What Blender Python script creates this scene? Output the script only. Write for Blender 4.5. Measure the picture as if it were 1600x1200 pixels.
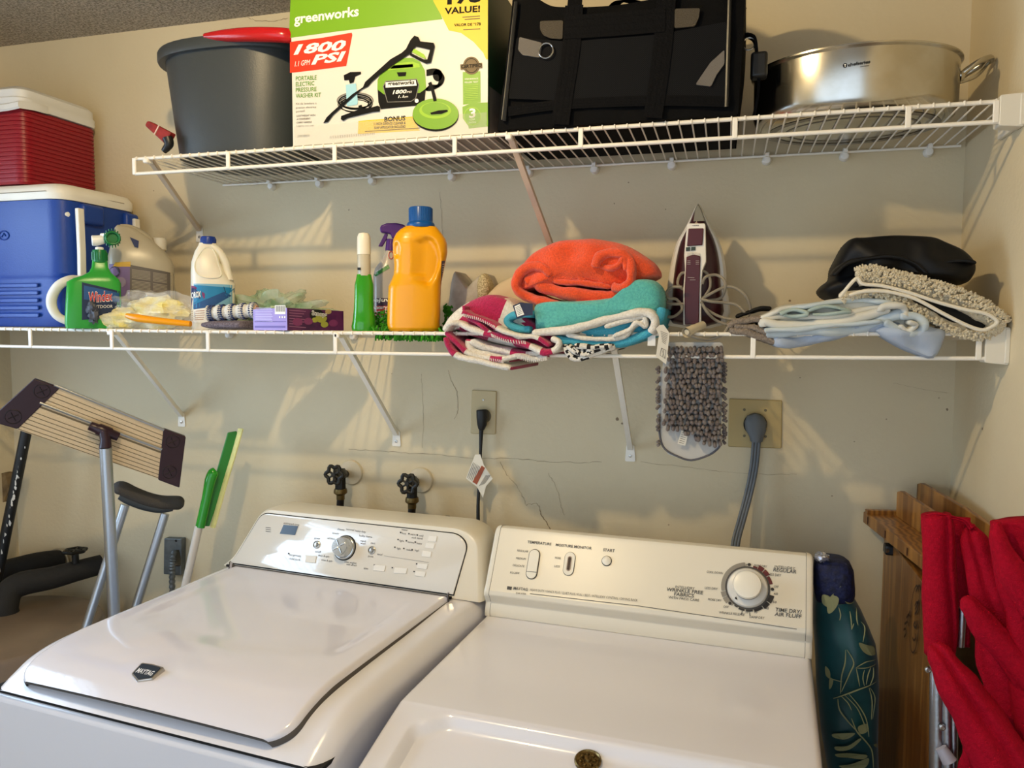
import bpy, bmesh, math, random
from mathutils import Vector, Matrix, noise
for _o in list(bpy.data.objects): bpy.data.objects.remove(_o)
SC = bpy.context.scene
COL = SC.collection
PI = math.pi
# ---------------------------------------------------------------- camera
CAM = Vector((-0.50, -1.95, 1.557)); FPX = 1202.0
YAW, PITCH, ROLL = math.radians(15.599), math.radians(-4.093), math.radians(0.2275)
_f0 = Vector((-math.sin(YAW), math.cos(YAW), 0)); _r0 = Vector((math.cos(YAW), math.sin(YAW), 0)); _u0 = Vector((0, 0, 1))
FWD = math.cos(PITCH)*_f0 + math.sin(PITCH)*_u0
_u = -math.sin(PITCH)*_f0 + math.cos(PITCH)*_u0
RGT = math.cos(ROLL)*_r0 + math.sin(ROLL)*_u
UPV = -math.sin(ROLL)*_r0 + math.cos(ROLL)*_u
cd = bpy.data.cameras.new('camera'); cam = bpy.data.objects.new('camera', cd); COL.objects.link(cam)
cd.sensor_width = 36; cd.lens = FPX/1600*36; cd.clip_start = 0.02
cam.matrix_world = Matrix(((RGT.x, UPV.x, -FWD.x, CAM.x), (RGT.y, UPV.y, -FWD.y, CAM.y), (RGT.z, UPV.z, -FWD.z, CAM.z), (0, 0, 0, 1)))
SC.camera = cam
# ---------------------------------------------------------------- light
def C(h):
    h = h.lstrip('#'); v = [int(h[i:i+2], 16)/255 for i in (0, 2, 4)]
    return tuple((c/12.92 if c <= .04045 else ((c+.055)/1.055)**2.4) for c in v) + (1,)
SC.view_settings.view_transform = 'Standard'; SC.view_settings.look = 'None'
SC.view_settings.gamma = 1; SC.view_settings.use_curve_mapping = False
SC.view_settings.exposure = -0.12
W = bpy.data.worlds.new('daylight'); SC.world = W; W.use_nodes = True
W.node_tree.nodes['Background'].inputs[0].default_value = (0.72, 0.85, 1.0, 1)
W.node_tree.nodes['Background'].inputs[1].default_value = 1.9
def lamp(name, kind, loc, energy, color, **kw):
    l = bpy.data.lights.new(name, kind); l.energy = energy; l.color = color
    o = bpy.data.objects.new(name, l); o.location = loc; COL.objects.link(o)
    for k, v in kw.items(): setattr(l, k, v)
    return o
lamp('ceiling_bulb', 'POINT', (-1.24, -1.17, 2.405), 37, (1.0, 0.77, 0.43), shadow_soft_size=0.022)
wl_ = lamp('window_daylight', 'AREA', (-2.92, -1.02, 1.62), 26, (0.50, 0.72, 1.0), shape='RECTANGLE', size=0.86, size_y=0.86)
wl_.rotation_euler = (0, -math.pi/2, 0)
# ---------------------------------------------------------------- helpers
def ray(px, py): return RGT*((px-800)/FPX) - UPV*((py-600)/FPX) + FWD
def at(px, py, x=None, y=None, z=None):
    d = ray(px, py)
    t = (x-CAM.x)/d.x if x is not None else (y-CAM.y)/d.y if y is not None else (z-CAM.z)/d.z
    return CAM + d*t
class Plane:
    def __init__(s, o, n): s.o = Vector(o); s.n = Vector(n).normalized()
    def p(s, px, py, off=0.0):
        d = ray(px, py); o = s.o + s.n*off
        return CAM + d*((o-CAM).dot(s.n)/d.dot(s.n))
def lerp(a, b, t): return a+(b-a)*t
def sstep(a, b, x):
    t = min(1, max(0, (x-a)/(b-a))); return t*t*(3-2*t)
_mats = {}
def mat(name, col, rough=.5, metal=0, noise_amt=0, noise_scale=20, col2=None, bump=0, bump_scale=60, trans=0, coat=0, alpha=1, spec=.5, sheen=0, ior=1.45, sss=0):
    if name in _mats: return _mats[name]
    m = bpy.data.materials.new(name); m.use_nodes = True; nt = m.node_tree; b = nt.nodes['Principled BSDF']
    c = C(col) if isinstance(col, str) else col
    b.inputs['Base Color'].default_value = c; b.inputs['Roughness'].default_value = rough; b.inputs['Metallic'].default_value = metal
    b.inputs['Transmission Weight'].default_value = trans; b.inputs['Coat Weight'].default_value = coat; b.inputs['Alpha'].default_value = alpha
    b.inputs['Specular IOR Level'].default_value = spec; b.inputs['Sheen Weight'].default_value = sheen; b.inputs['IOR'].default_value = ior
    if sss: b.inputs['Subsurface Weight'].default_value = sss; b.inputs['Subsurface Scale'].default_value = .01
    tc = nt.nodes.new('ShaderNodeTexCoord')
    if col2 or noise_amt:
        n = nt.nodes.new('ShaderNodeTexNoise'); n.inputs['Scale'].default_value = noise_scale; n.inputs['Detail'].default_value = 5
        nt.links.new(tc.outputs['Object'], n.inputs['Vector'])
        r = nt.nodes.new('ShaderNodeValToRGB'); r.color_ramp.elements[0].position = .38; r.color_ramp.elements[1].position = .64
        r.color_ramp.elements[0].color = c
        r.color_ramp.elements[1].color = C(col2) if col2 else tuple(x*(1-noise_amt) for x in c[:3])+(1,)
        nt.links.new(n.outputs[0], r.inputs[0]); nt.links.new(r.outputs[0], b.inputs['Base Color'])
    if bump:
        n2 = nt.nodes.new('ShaderNodeTexNoise'); n2.inputs['Scale'].default_value = bump_scale; n2.inputs['Detail'].default_value = 4
        nt.links.new(tc.outputs['Object'], n2.inputs['Vector'])
        bp = nt.nodes.new('ShaderNodeBump'); bp.inputs['Strength'].default_value = min(1, bump); bp.inputs['Distance'].default_value = .004
        nt.links.new(n2.outputs[0], bp.inputs['Height']); nt.links.new(bp.outputs[0], b.inputs['Normal'])
    _mats[name] = m; return m
def frame(o, x, y, z=None):
    x = Vector(x).normalized(); y = Vector(y); z = x.cross(y).normalized() if z is None else Vector(z).normalized(); y = z.cross(x).normalized()
    o = Vector(o)
    return Matrix(((x.x, y.x, z.x, o.x), (x.y, y.y, z.y, o.y), (x.z, y.z, z.z, o.z), (0, 0, 0, 1)))
def catmull(pts, n=6, closed=False):
    pts = [Vector(p) for p in pts]; out = []; N = len(pts)
    for i in range(N if closed else N-1):
        if closed: a, b, c, d = pts[i-1], pts[i], pts[(i+1) % N], pts[(i+2) % N]
        else: a, b, c, d = pts[max(0, i-1)], pts[i], pts[i+1], pts[min(N-1, i+2)]
        for k in range(n):
            t = k/n; out.append(.5*((2*b)+(c-a)*t+(2*a-5*b+4*c-d)*t*t+(3*b-3*c+d-a)*t**3))
    if not closed: out.append(pts[-1])
    return out
def roundpoly(pts, r, n=5):
    out = []; N = len(pts)
    for i in range(N):
        p = Vector(pts[i]); a = Vector(pts[i-1]); b = Vector(pts[(i+1) % N]); ri = r[i] if isinstance(r, (list, tuple)) else r
        if ri <= 0: out.append(p); continue
        da = (a-p); db = (b-p); ri = min(ri, da.length*.49, db.length*.49)
        A = p+da.normalized()*ri; B = p+db.normalized()*ri
        for k in range(n+1):
            t = k/n; out.append(A*(1-t)**2+p*2*t*(1-t)+B*t*t)
    return out
class MB:
    def __init__(s, xf=None): s.v = []; s.f = []; s.m = []; s.xf = xf; s.mi = 0
    def add(s, vs, fs, mi=None):
        k = len(s.v); s.v += [(s.xf @ Vector(v) if s.xf else Vector(v)) for v in vs]
        for f in fs: s.f.append(tuple(i+k for i in f)); s.m.append(s.mi if mi is None else mi)
        return s
    def box(s, c, d, R=None, mi=None):
        c = Vector(c); h = Vector(d)/2; vs = []
        for x in (-1, 1):
            for y in (-1, 1):
                for z in (-1, 1):
                    p = Vector((x*h.x, y*h.y, z*h.z)); vs.append(c+(R @ p if R else p))
        return s.add(vs, [(0, 1, 3, 2), (4, 6, 7, 5), (0, 4, 5, 1), (2, 3, 7, 6), (0, 2, 6, 4), (1, 5, 7, 3)], mi)
    def prism(s, poly, off, mi=None):
        """closed polygon of 3D points extruded by the vector off"""
        P = [Vector(p) for p in poly]; off = Vector(off); n = len(P)
        vs = P+[p+off for p in P]; fs = [tuple(range(n))[::-1], tuple(range(n, 2*n))]
        fs += [(i, (i+1) % n, n+(i+1) % n, n+i) for i in range(n)]
        return s.add(vs, fs, mi)
    def flat(s, poly, mi=None):
        P = [Vector(p) for p in poly]; return s.add(P, [tuple(range(len(P)))], mi)
    def strip(s, pts, w, n, mi=None):
        """flat ribbon of width w (number or list) along 3D points, in the plane with normal n"""
        P = [Vector(p) for p in pts]; n = Vector(n); L = []; R_ = []
        for i, p in enumerate(P):
            t = (P[min(i+1, len(P)-1)]-P[max(i-1, 0)]).normalized(); q = n.cross(t).normalized()*((w[i] if isinstance(w, list) else w)/2)
            L.append(p+q); R_.append(p-q)
        k = len(P); return s.add(L+R_, [(i, i+1, k+i+1, k+i) for i in range(k-1)], mi)
    def rings(s, rings, caps=True, closed=True, mi=None, loop=False):
        n = len(rings[0]); vs = [v for r in rings for v in r]; fs = []
        m = len(rings)
        for i in range(m if loop else m-1):
            j = (i+1) % m
            for k in range(n if closed else n-1):
                l = (k+1) % n; fs.append((i*n+k, i*n+l, j*n+l, j*n+k))
        if caps and not loop:
            fs.append(tuple(range(n))[::-1]); fs.append(tuple((m-1)*n+k for k in range(n)))
        return s.add(vs, fs, mi)
    def tube(s, pts, r, seg=8, closed=False, smooth=0, mi=None, caps=True):
        P = [Vector(p) for p in pts]
        if smooth:
            if isinstance(r, (list, tuple)):
                rr = []
                for i in range(len(r)-1): rr += [lerp(r[i], r[i+1], k/smooth) for k in range(smooth)]
                r = rr+[r[-1]]
            P = catmull(P, smooth, closed)
        N = len(P); up = None; R_ = []
        for i in range(N):
            if closed: t = (P[(i+1) % N]-P[i-1]).normalized()
            else: t = (P[min(i+1, N-1)]-P[max(i-1, 0)]).normalized()
            if up is None: up = Vector((0, 0, 1)) if abs(t.z) < .9 else Vector((1, 0, 0))
            a = t.cross(up)
            a = a.normalized() if a.length > 1e-6 else Vector((1, 0, 0)); b = a.cross(t).normalized(); up = b
            ri = r[i] if isinstance(r, (list, tuple)) else r
            R_.append([P[i]+(a*math.cos(2*PI*k/seg)+b*math.sin(2*PI*k/seg))*ri for k in range(seg)])
        return s.rings(R_, caps=caps, loop=closed, mi=mi)
    def lathe(s, prof, seg=24, F=None, mi=None, caps=True):
        """prof: (radius, height) pairs about the local z of frame F"""
        R_ = []
        for r, h in prof:
            ring = [Vector((r*math.cos(2*PI*k/seg), r*math.sin(2*PI*k/seg), h)) for k in range(seg)]
            R_.append([F @ v for v in ring] if F else ring)
        return s.rings(R_, caps=caps, mi=mi)
    def grid(s, fn, nu, nv, mi=None, mfn=None):
        k = len(s.v); vs = [fn(i/nu, j/nv) for i in range(nu+1) for j in range(nv+1)]
        s.v += [(s.xf @ Vector(v) if s.xf else Vector(v)) for v in vs]
        for i in range(nu):
            for j in range(nv):
                a = k+i*(nv+1)+j; s.f.append((a, a+nv+1, a+nv+2, a+1))
                s.m.append(mfn((i+.5)/nu, (j+.5)/nv) if mfn else (s.mi if mi is None else mi))
        return s
    def text(s, body, o, ex, ey, mi=None, shear=0, thick=0, align='L', bold=0, depth=0):
        """text in the affine frame: o baseline start, ex = full text width vector, ey = cap height vector"""
        vs, fs = text_geo(body, bold)
        w = max(v[0] for v in vs); h = .73
        o = Vector(o); ex = Vector(ex); ey = Vector(ey); n = ex.cross(ey).normalized()
        if depth:
            pass
        return s.add([o+ex*((x+shear*y)/w)+ey*(y/h)+n*thick for x, y in vs], fs, mi)
    def build(s, name, mats, parent=None, smooth=True, bevel=0, sub=0, seg=2, angle=40, solid=0, loc=None):
        me = bpy.data.meshes.new(name); org = Vector((0, 0, 0))
        root = parent
        while root is not None:
            org = org+root.location; root = root.parent
        base = Vector(loc) if loc is not None else Vector((0, 0, 0))
        me.from_pydata([tuple(v-org-base) for v in s.v], [], s.f)
        for m in (mats if isinstance(mats, (list, tuple)) else [mats]): me.materials.append(m)
        for p, mi in zip(me.polygons, s.m): p.material_index = mi; p.use_smooth = smooth
        bm = bmesh.new(); bm.from_mesh(me)
        if solid >= 0 and not getattr(s, 'norecalc', False): bmesh.ops.recalc_face_normals(bm, faces=bm.faces)
        bm.to_mesh(me); bm.free()
        o = bpy.data.objects.new(name, me); COL.objects.link(o); o.parent = parent; o.location = base
        if smooth: me.set_sharp_from_angle(angle=math.radians(angle))
        if solid > 0: md = o.modifiers.new('s', 'SOLIDIFY'); md.thickness = solid; md.offset = 0
        if bevel: md = o.modifiers.new('b', 'BEVEL'); md.width = bevel; md.segments = seg; md.limit_method = 'ANGLE'; md.angle_limit = math.radians(35)
        if sub: md = o.modifiers.new('u', 'SUBSURF'); md.levels = sub; md.render_levels = sub
        return o
_tc = {}
def text_geo(body, bold=0):
    key = (body, bold)
    if key in _tc: return _tc[key]
    cu = bpy.data.curves.new('t', 'FONT'); cu.body = body; cu.size = 1; cu.offset = bold; cu.resolution_u = 2
    o = bpy.data.objects.new('t', cu); me = o.to_mesh()
    vs = [(v.co.x, v.co.y) for v in me.vertices]; fs = [tuple(p.vertices) for p in me.polygons]
    x0 = min(v[0] for v in vs); vs = [(x-x0, y) for x, y in vs]
    o.to_mesh_clear(); bpy.data.objects.remove(o); bpy.data.curves.remove(cu)
    _tc[key] = (vs, fs); return _tc[key]
def ptext(mb, pl, body, p0, p1, h, mi=None, up=(0, -1), off=.0006, shear=0, bold=0):
    """text on a plane between two picture points"""
    a = pl.p(*p0, off); b = pl.p(*p1, off); c = pl.p(p0[0]+up[0]*h, p0[1]+up[1]*h, off)
    mb.text(body, a, b-a, c-a, mi, shear, bold=bold)
def tag(o, label, cat, group=None, kind=None):
    if label: o['label'] = label
    if cat: o['category'] = cat
    if group: o['group'] = group
    if kind: o['kind'] = kind
    return o
def thing(name, label, cat, loc, group=None):
    o = bpy.data.objects.new(name, None); o.location = Vector(loc); o.empty_display_size = .05; COL.objects.link(o)
    return tag(o, label, cat, group)
def struct(o): o['kind'] = 'structure'; return o
def loft_px(rows, y, dep, seg=28, e=2.4, off=None):
    """rows: (py, left px, right px); superellipse rings in world, depth half-size dep (number or function of row index)"""
    R_ = []
    for i, (py, xl, xr) in enumerate(rows):
        a = at(xl, py, y=y); b = at(xr, py, y=y); c = (a+b)/2; hw = (b-a).length/2
        d = dep(i, hw) if callable(dep) else min(dep, hw*1.2) if dep else hw
        oy = off(i) if off else 0
        ring = []
        for k in range(seg):
            t = 2*PI*k/seg; ct, st = math.cos(t), math.sin(t)
            ring.append(c+Vector((hw*math.copysign(abs(ct)**(2/e), ct), oy+d*math.copysign(abs(st)**(2/e), st), 0)))
        R_.append(ring)
    return R_
# ---------------------------------------------------------------- common materials
M_wire = mat('white_vinyl_wire', '#efe9dd', .35)
M_white = mat('white_enamel', '#e4e3ea', .2, coat=.4)
M_ivory = mat('ivory_plastic', '#e2dac8', .32)
M_blk = mat('black_plastic', '#141414', .4)
M_dark = mat('dark_gap', '#101010', .8)
M_steel = mat('brushed_steel', '#b9b6b0', .28, 1)
M_alu = mat('aluminium', '#b7bcc2', .35, 1, bump=.1, bump_scale=200)
M_ink = mat('grey_ink', '#4a4744', .6)
M_green = mat('green_plastic', '#1f9a2e', .3)
# ================================================================ the room
M_wall = mat('cream_wall_paint', '#dacbaa', .75, noise_scale=1.7, col2='#d2c3a2', bump=.25, bump_scale=90)
M_crack = mat('plaster_crack', '#8a7861', .9)
M_stain = mat('wall_scuff', '#a8977c', .9)
M_ceil = mat('popcorn_ceiling', '#cfc4b4', .95, noise_scale=160, col2='#8f8677', bump=1, bump_scale=150)
_b = [n for n in M_ceil.node_tree.nodes if n.type == 'BUMP'][0]; _b.inputs['Distance'].default_value = .012
XL, YF, ZC = -2.72, -3.3, 2.43
w = MB(); w.add([(XL-.1, 0, 0), (.1, 0, 0), (.1, 0, ZC), (XL-.1, 0, ZC)], [(0, 1, 2, 3)])
w.add([(XL-.1, .1, 0), (.1, .1, 0), (.1, .1, ZC), (XL-.1, .1, ZC)], [(3, 2, 1, 0)])
n_ = (0, -1, 0); rnd = random.Random(3)
def crack(pts, wd, jit=.0015, k=6, mi=1):
    P = [at(px, py, y=-.0008) for px, py in pts]; Q = []
    for a, b in zip(P[:-1], P[1:]):
        for i in range(k): Q.append(lerp(a, b, i/k)+Vector((rnd.uniform(-jit, jit), 0, rnd.uniform(-jit, jit))))
    Q.append(P[-1]); w.strip(Q, [wd*rnd.uniform(.4, 1.3) for _ in Q], n_, mi)
crack([(545, 702), (600, 705), (640, 708), (700, 712), (745, 717), (800, 716), (850, 721), (900, 723), (940, 722)], .0010)
crack([(782, 722), (792, 742), (806, 757), (815, 772), (822, 790), (826, 788), (838, 786), (841, 790)], .0010)
crack([(842, 790), (846, 806), (853, 815), (861, 828)], .0020, jit=.001)
crack([(700, 578), (705, 595), (714, 612), (716, 640), (710, 655)], .001)
crack([(658, 585), (660, 610), (662, 650), (660, 700)], .0006)
crack([(687, 300), (690, 330), (692, 380)], .0008)
crack([(857, 740), (866, 755), (872, 770), (876, 790), (882, 805)], .0009, mi=2)
crack([(1000, 722), (1060, 728), (1120, 736), (1150, 738), (1200, 741), (1245, 741)], .0009, mi=2)
crack([(1395, 598), (1430, 606), (1480, 614)], .0006, mi=2)
crack([(385, 27), (400, 32), (430, 33), (450, 28)], .0012)
for px, py, r in [(1165, 13, .003), (960, 318, .002), (545, 328, .0025), (1040, 327, .002), (1467, 622, .002), (1335, 690, .002), (240, 298, .0025),
                  (1045, 820, .0022), (1385, 655, .002), (982, 285, .002), (1234, 470, .003), (965, 655, .005), (972, 662, .003), (1250, 590, .002), (612, 584, .0015), (1548, 645, .002), (1300, 775, .002), (1210, 640, .0015), (1480, 640, .003)]:
    c = at(px, py, y=-.0006); w.flat([c+Vector((r*math.cos(a*PI/4)*rnd.uniform(.6, 1.2), 0, r*math.sin(a*PI/4)*rnd.uniform(.6, 1.2))) for a in range(8)], 1 if r > .0025 else 2)
w.norecalc = True
struct(w.build('wall_back', [M_wall, M_crack, M_stain], smooth=False))
def slab(nm, c, d, m): return struct(MB().box(c, d).build(nm, m, smooth=False))
w2 = MB().box((.05, (YF+.1)/2, ZC/2), (.1, .1-YF, ZC))
for y_, z_, r in [(-.28, 1.55, .003), (-.21, 1.36, .003), (-.12, 1.6, .002), (-.35, 2.2, .003), (-.5, 1.4, .002)]:
    w2.flat([Vector((-.0006, y_+r*math.cos(a*PI/4), z_+r*math.sin(a*PI/4))) for a in range(8)], 1)
struct(w2.build('wall_right', [M_wall, M_crack], smooth=False))
w3 = MB(); Y0, Y1, Z0, Z1 = -1.46, -.58, 1.18, 2.06
w3.box((XL-.05, (YF+Y0)/2, ZC/2), (.1, Y0-YF, ZC)); w3.box((XL-.05, (Y1+.1)/2, ZC/2), (.1, .1-Y1, ZC)); w3.box((XL-.05, (Y0+Y1)/2, Z0/2), (.1, Y1-Y0, Z0)); w3.box((XL-.05, (Y0+Y1)/2, (Z1+ZC)/2), (.1, Y1-Y0, ZC-Z1))
struct(w3.build('wall_left', M_wall, smooth=False))
wn = MB()
for k in range(17):
    z = Z0+.04+k*.051; wn.box((XL-.05, (Y0+Y1)/2, z), (.045, Y1-Y0-.04, .003), Matrix.Rotation(.25, 3, 'Y'))
for y_ in (Y0+.012, Y1-.012): wn.box((XL-.05, y_, (Z0+Z1)/2), (.05, .024, Z1-Z0))
for z_ in (Z0+.012, Z1-.012): wn.box((XL-.05, (Y0+Y1)/2, z_), (.05, Y1-Y0, .024))
struct(wn.build('window_1', mat('white_louvre', '#e8e6e0', .5), smooth=False))
slab('ceiling', (XL/2, (YF+.1)/2, ZC+.05), (-XL+.3, .2-YF, .1), M_ceil)
slab('floor', (XL/2, (YF+.1)/2, -.05), (-XL+.3, .2-YF, .1), mat('grey_tile_floor', '#8d8478', .5, noise_scale=8, col2='#7a7266'))
# ================================================================ wire shelves
M_clip = mat('clear_white_clip', '#e9e6df', .3)
M_brace = mat('tan_painted_brace', '#cbb7a0', .45)
def shelf(label, x0, x1, zfun, yf, lip, braces, struts, clips, bracket, group):
    """zfun(x) gives deck height"""
    root = thing('wire_shelf', label, 'shelf', (x1, 0, zfun(x1)), group)
    N = 24
    def line(y, dz, r, nm):
        MB().tube([(lerp(x0, x1, i/N), y, zfun(lerp(x0, x1, i/N))+dz) for i in range(N+1)], r, 10).build(nm, M_wire, root)
    line(yf, 0, .0042, 'front_rail'); line(yf-.002, -lip, .0042, 'lip_rail'); line(-.012, -.003, .003, 'back_rail')
    g = MB(); n = int((x1-x0)/.0254)
    for i in range(n+1):
        x = x0+.006+i*.0254
        if x > x1-.004: break
        z = zfun(x)
        g.tube([(x, -.008, z+.0015), (x, -.17, z+.0015), (x, yf+.004, z+.0035), (x, yf-.004, z+.0035), (x, yf-.0055, z-.004)], .0018, 6)
    g.build('deck_wires', M_wire, root)
    for x in struts:
        z = zfun(x); MB().box((x, yf-.0045, z-lip/2-.0005), (.010, .005, lip+.004)).build('lip_strut', M_wire, root, bevel=.0015)
    for x in clips:
        z = zfun(x); F = frame((x, 0, z-.012), (1, 0, 0), (0, 0, 1))
        c = MB(); c.lathe([(.0001, -.001), (.011, -.001), (.011, .008), (.008, .016), (.0001, .017)], 14, F)
        c.box((x, -.014, z-.001), (.010, .022, .010)); c.build('wall_clip', M_clip, root, bevel=.001)
    for (xa, xb, zb) in braces:
        z = zfun(xa); a = Vector((xa, yf+.012, z-.008)); b = Vector((xb, -.006, zb)); d = (b-a).normalized(); s_ = Vector((1, 0, 0)); n_ = d.cross(s_).normalized()
        m = MB()
        R_ = []
        for p in (a, b):
            R_.append([p+s_*.0065, p+s_*.0065-n_*.011, p+s_*.004-n_*.011, p+s_*.004-n_*.003, p-s_*.004-n_*.003, p-s_*.004-n_*.011, p-s_*.0065-n_*.011, p-s_*.0065])
        m.rings(R_); br = m.build('brace', M_wire if zb < 1.5 else M_brace, root, smooth=False)
        f = MB(); out = roundpoly([(xb-.013, -.003, zb-.03), (xb+.013, -.003, zb-.03), (xb+.010, -.003, zb+.012), (xb-.010, -.003, zb+.012)], .004)
        f.prism(out, (0, .0025, 0)); f.build('foot_plate', M_wire, br, smooth=False)
        MB().lathe([(.0001, 0), (.0042, 0), (.004, .002), (.0001, .003)], 12, frame((xb, -.003, zb-.016), (1, 0, 0), (0, 0, 1))).build('screw', M_steel, br)
        MB().box((xa, yf+.004, z-.006), (.014, .022, .012)).build('hook', M_wire, br, bevel=.003)
    if bracket:
        z = zfun(0); b = MB()
        b.prism(roundpoly([(-.040, yf-.008, z+.010), (0, yf-.008, z+.012), (0, yf-.008, z-lip-.012), (-.040, yf-.008, z-lip-.008)], .004), (0, .035, 0))
        b.box((-.004, yf+.05, z-lip/2), (.008, .12, lip+.018)); b.build('end_bracket', mat('end_bracket_vinyl', '#e0dacb', .4), root, bevel=.0015)
    else:
        MB().tube([(x0, yf, zfun(x0)), (x0, yf-.002, zfun(x0)-lip)], .0045, 8).build('end_cap', M_wire, root)
    return root
zU = lambda x: 1.968
shelf('short white wire shelf near the ceiling holding the box and the pet carrier', -1.905, -.012, zU, -.352, .036,
      [(-1.872, -1.995, 1.838), (-.955, -.90, 1.66)], [-1.905, -1.64, -1.362, -1.075, -.80, -.495, -.188, -.045],
      [-1.75, -1.60, -1.44, -1.21, -1.0, -.83, -.64, -.42, -.25, -.075], True, 'white wire shelves')
zL = lambda x: 1.5535-.010*sstep(0, -1.0, x)*1.0 if False else 1.552-.006*math.sin(min(1, -x/2.4)*PI)
shelf('long white wire shelf at eye level holding the coolers, bottles and towels', XL+.01, -.012, zL, -.335, .046,
      [(-2.012, -2.075, 1.29), (-1.372, -1.375, 1.262), (-.735, -.731, 1.252)], [-2.52, -2.265, -2.005, -1.72, -1.375, -.45, -.05],
      [-2.3, -1.9, -1.5, -1.1, -.7, -.3, -.1], True, 'white wire shelves')
# ================================================================ washer
def loc_frame(O, ang):
    u = Vector((math.cos(ang), math.sin(ang), 0)); v = Vector((math.sin(ang), -math.cos(ang), 0))
    return Matrix(((u.x, v.x, 0, O[0]), (u.y, v.y, 0, O[1]), (0, 0, 1, 0), (0, 0, 0, 1)))
def polyline(pts, n):
    """resample a smooth curve through (a,b) points -> list of (p, normal)"""
    P = catmull([Vector((a, b, 0)) for a, b in pts], n); out = []
    for i, p in enumerate(P):
        t = (P[min(i+1, len(P)-1)]-P[max(0, i-1)]).normalized(); out.append((p, Vector((-t.y, t.x, 0))))
    return out
def swept_top(mb, prof, W_, r, skirt, disp=None, nu=60, u0=0.0, inset=None):
    """profile (v,z) list swept across u, edges rounded down by radius r, then a skirt"""
    us = [0, .0]; us = []
    K = 7
    for k in range(K): us.append(('e', 0, k/(K-1)))
    for k in range(1, nu): us.append(('m', lerp(r, W_-r, k/nu), 0))
    for k in range(K): us.append(('e', 1, 1-k/(K-1)))
    R_ = []
    for p, n in prof:
        row = []
        for kind, a, b in us:
            if kind == 'e':
                an = b*PI/2; u = r-r*math.cos(an); d = r-r*math.sin(an); u = W_-u if a else u
                if b == 0 : pass
            else: u, d = a, 0
            if disp: d += disp(u, p)
            if inset: k_ = 1-2*inset(p)/W_; u = W_/2+(u-W_/2)*k_
            q = p-n*d; row.append(Vector((u0+u, q.x, q.y)))
        L0 = row[0].copy(); R0 = row[-1].copy(); inn = -n
        row = [L0+Vector((0, inn.x, inn.y))*skirt]+row+[R0+Vector((0, inn.x, inn.y))*skirt]
        R_.append(row)
    mb.rings(R_, caps=False, closed=False)
FW = loc_frame((-1.751, -.269), math.atan2(-.075, .738)); WW = .736
washer = thing('washing_machine', 'white top-load washing machine with a silver dial, left of the dryer', 'washing machine', FW @ Vector((WW/2, .25, 0)))
M_lidw = mat('washer_lid_enamel', '#dfdde6', .12, coat=.5)
m = MB(FW); m.box((WW/2, .228, .445), (WW-.004, .752, .87)); m.build('cabinet', M_white, washer, bevel=.018, seg=4)
m = MB(FW); prof = polyline([(-.15, .943), (-.06, .943), (.05, .943), (.2, .940), (.38, .938), (.48, .934), (.535, .923), (.572, .905), (.592, .893), (.604, .885)], 5)
swept_top(m, prof, WW, .035, .05); m.build('top_cover', M_white, washer)
m = MB(FW); m.box((WW/2, .2285, .8825), (WW-.006, .749, .006)); m.build('seam', M_dark, washer)
# lid
lu0, lu1 = .052, .664
def lid_dep(u, p):
    # shallow tray pressed into the lid
    a = sstep(.045, .075, u)*sstep(.045, .075, (lu1-lu0)-u)*sstep(.09, .12, p.x)*(1-sstep(.40-.10*(abs(u-.306)/.306)**2, .425-.10*(abs(u-.306)/.306)**2, p.x))
    return .0035*a+f_lid(u, p)
def f_lid(u, p): return sstep(.45, .6, p.x)*.006*((u-.306)/.306)**2
def l_in(p):
    s_ = math.hypot(max(0, p.x-.50), .951-p.y) if p.x > .50 else 0
    t = min(1, max(0, (s_-.058)/.052)); return .042*(1-math.sqrt(max(0, 1-t*t)))
m = MB(FW); prof = polyline([(.012, .950), (.03, .953), (.2, .953), (.40, .953), (.48, .951), (.54, .942), (.580, .928), (.602, .915)], 6)
swept_top(m, prof, lu1-lu0, .012, .006, lid_dep, 70, lu0, l_in); lid = m.build('lid', M_lidw, washer)
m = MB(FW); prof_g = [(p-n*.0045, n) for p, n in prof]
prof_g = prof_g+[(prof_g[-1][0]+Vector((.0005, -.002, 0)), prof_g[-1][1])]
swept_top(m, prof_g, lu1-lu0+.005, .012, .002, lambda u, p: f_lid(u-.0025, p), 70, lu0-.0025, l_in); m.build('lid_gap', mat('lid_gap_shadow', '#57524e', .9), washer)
# badge on the lid
R3 = FW.to_3x3(); bx_ = R3 @ Vector((1, 0, 0)); by_ = (R3 @ Vector((0, -1, .42))).normalized(); bn = bx_.cross(by_); bc = FW @ Vector((.325, .547, .9435))
BF = frame(bc, bx_, by_, bn); bd = MB()
sh = roundpoly([Vector(q) for q in [(-.0262, .019, 0), (0, .0205, 0), (.0262, .019, 0), (.025, -.0085, 0), (0, -.0195, 0), (-.025, -.0085, 0)]], .003, 3)
R_ = [[BF @ Vector((q.x*k, q.y*k, z_)) for q in sh] for k, z_ in ((1.02, -.006), (1.0, .001), (.96, .0022))]
bd.rings(R_); bd.prism([BF @ Vector((q.x*.86, q.y*.84, .0023)) for q in sh], bn*.0005, 1)
bd.text('MAYTAG', BF @ Vector((-.0185, -.004, .0030)), bx_*.037, by_*.0105, 2, bold=.02)
bd.build('badge', [M_steel, mat('navy_badge', '#26303c', .3), mat('badge_letters', '#e8e8e8', .4)], lid, smooth=False)
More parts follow.
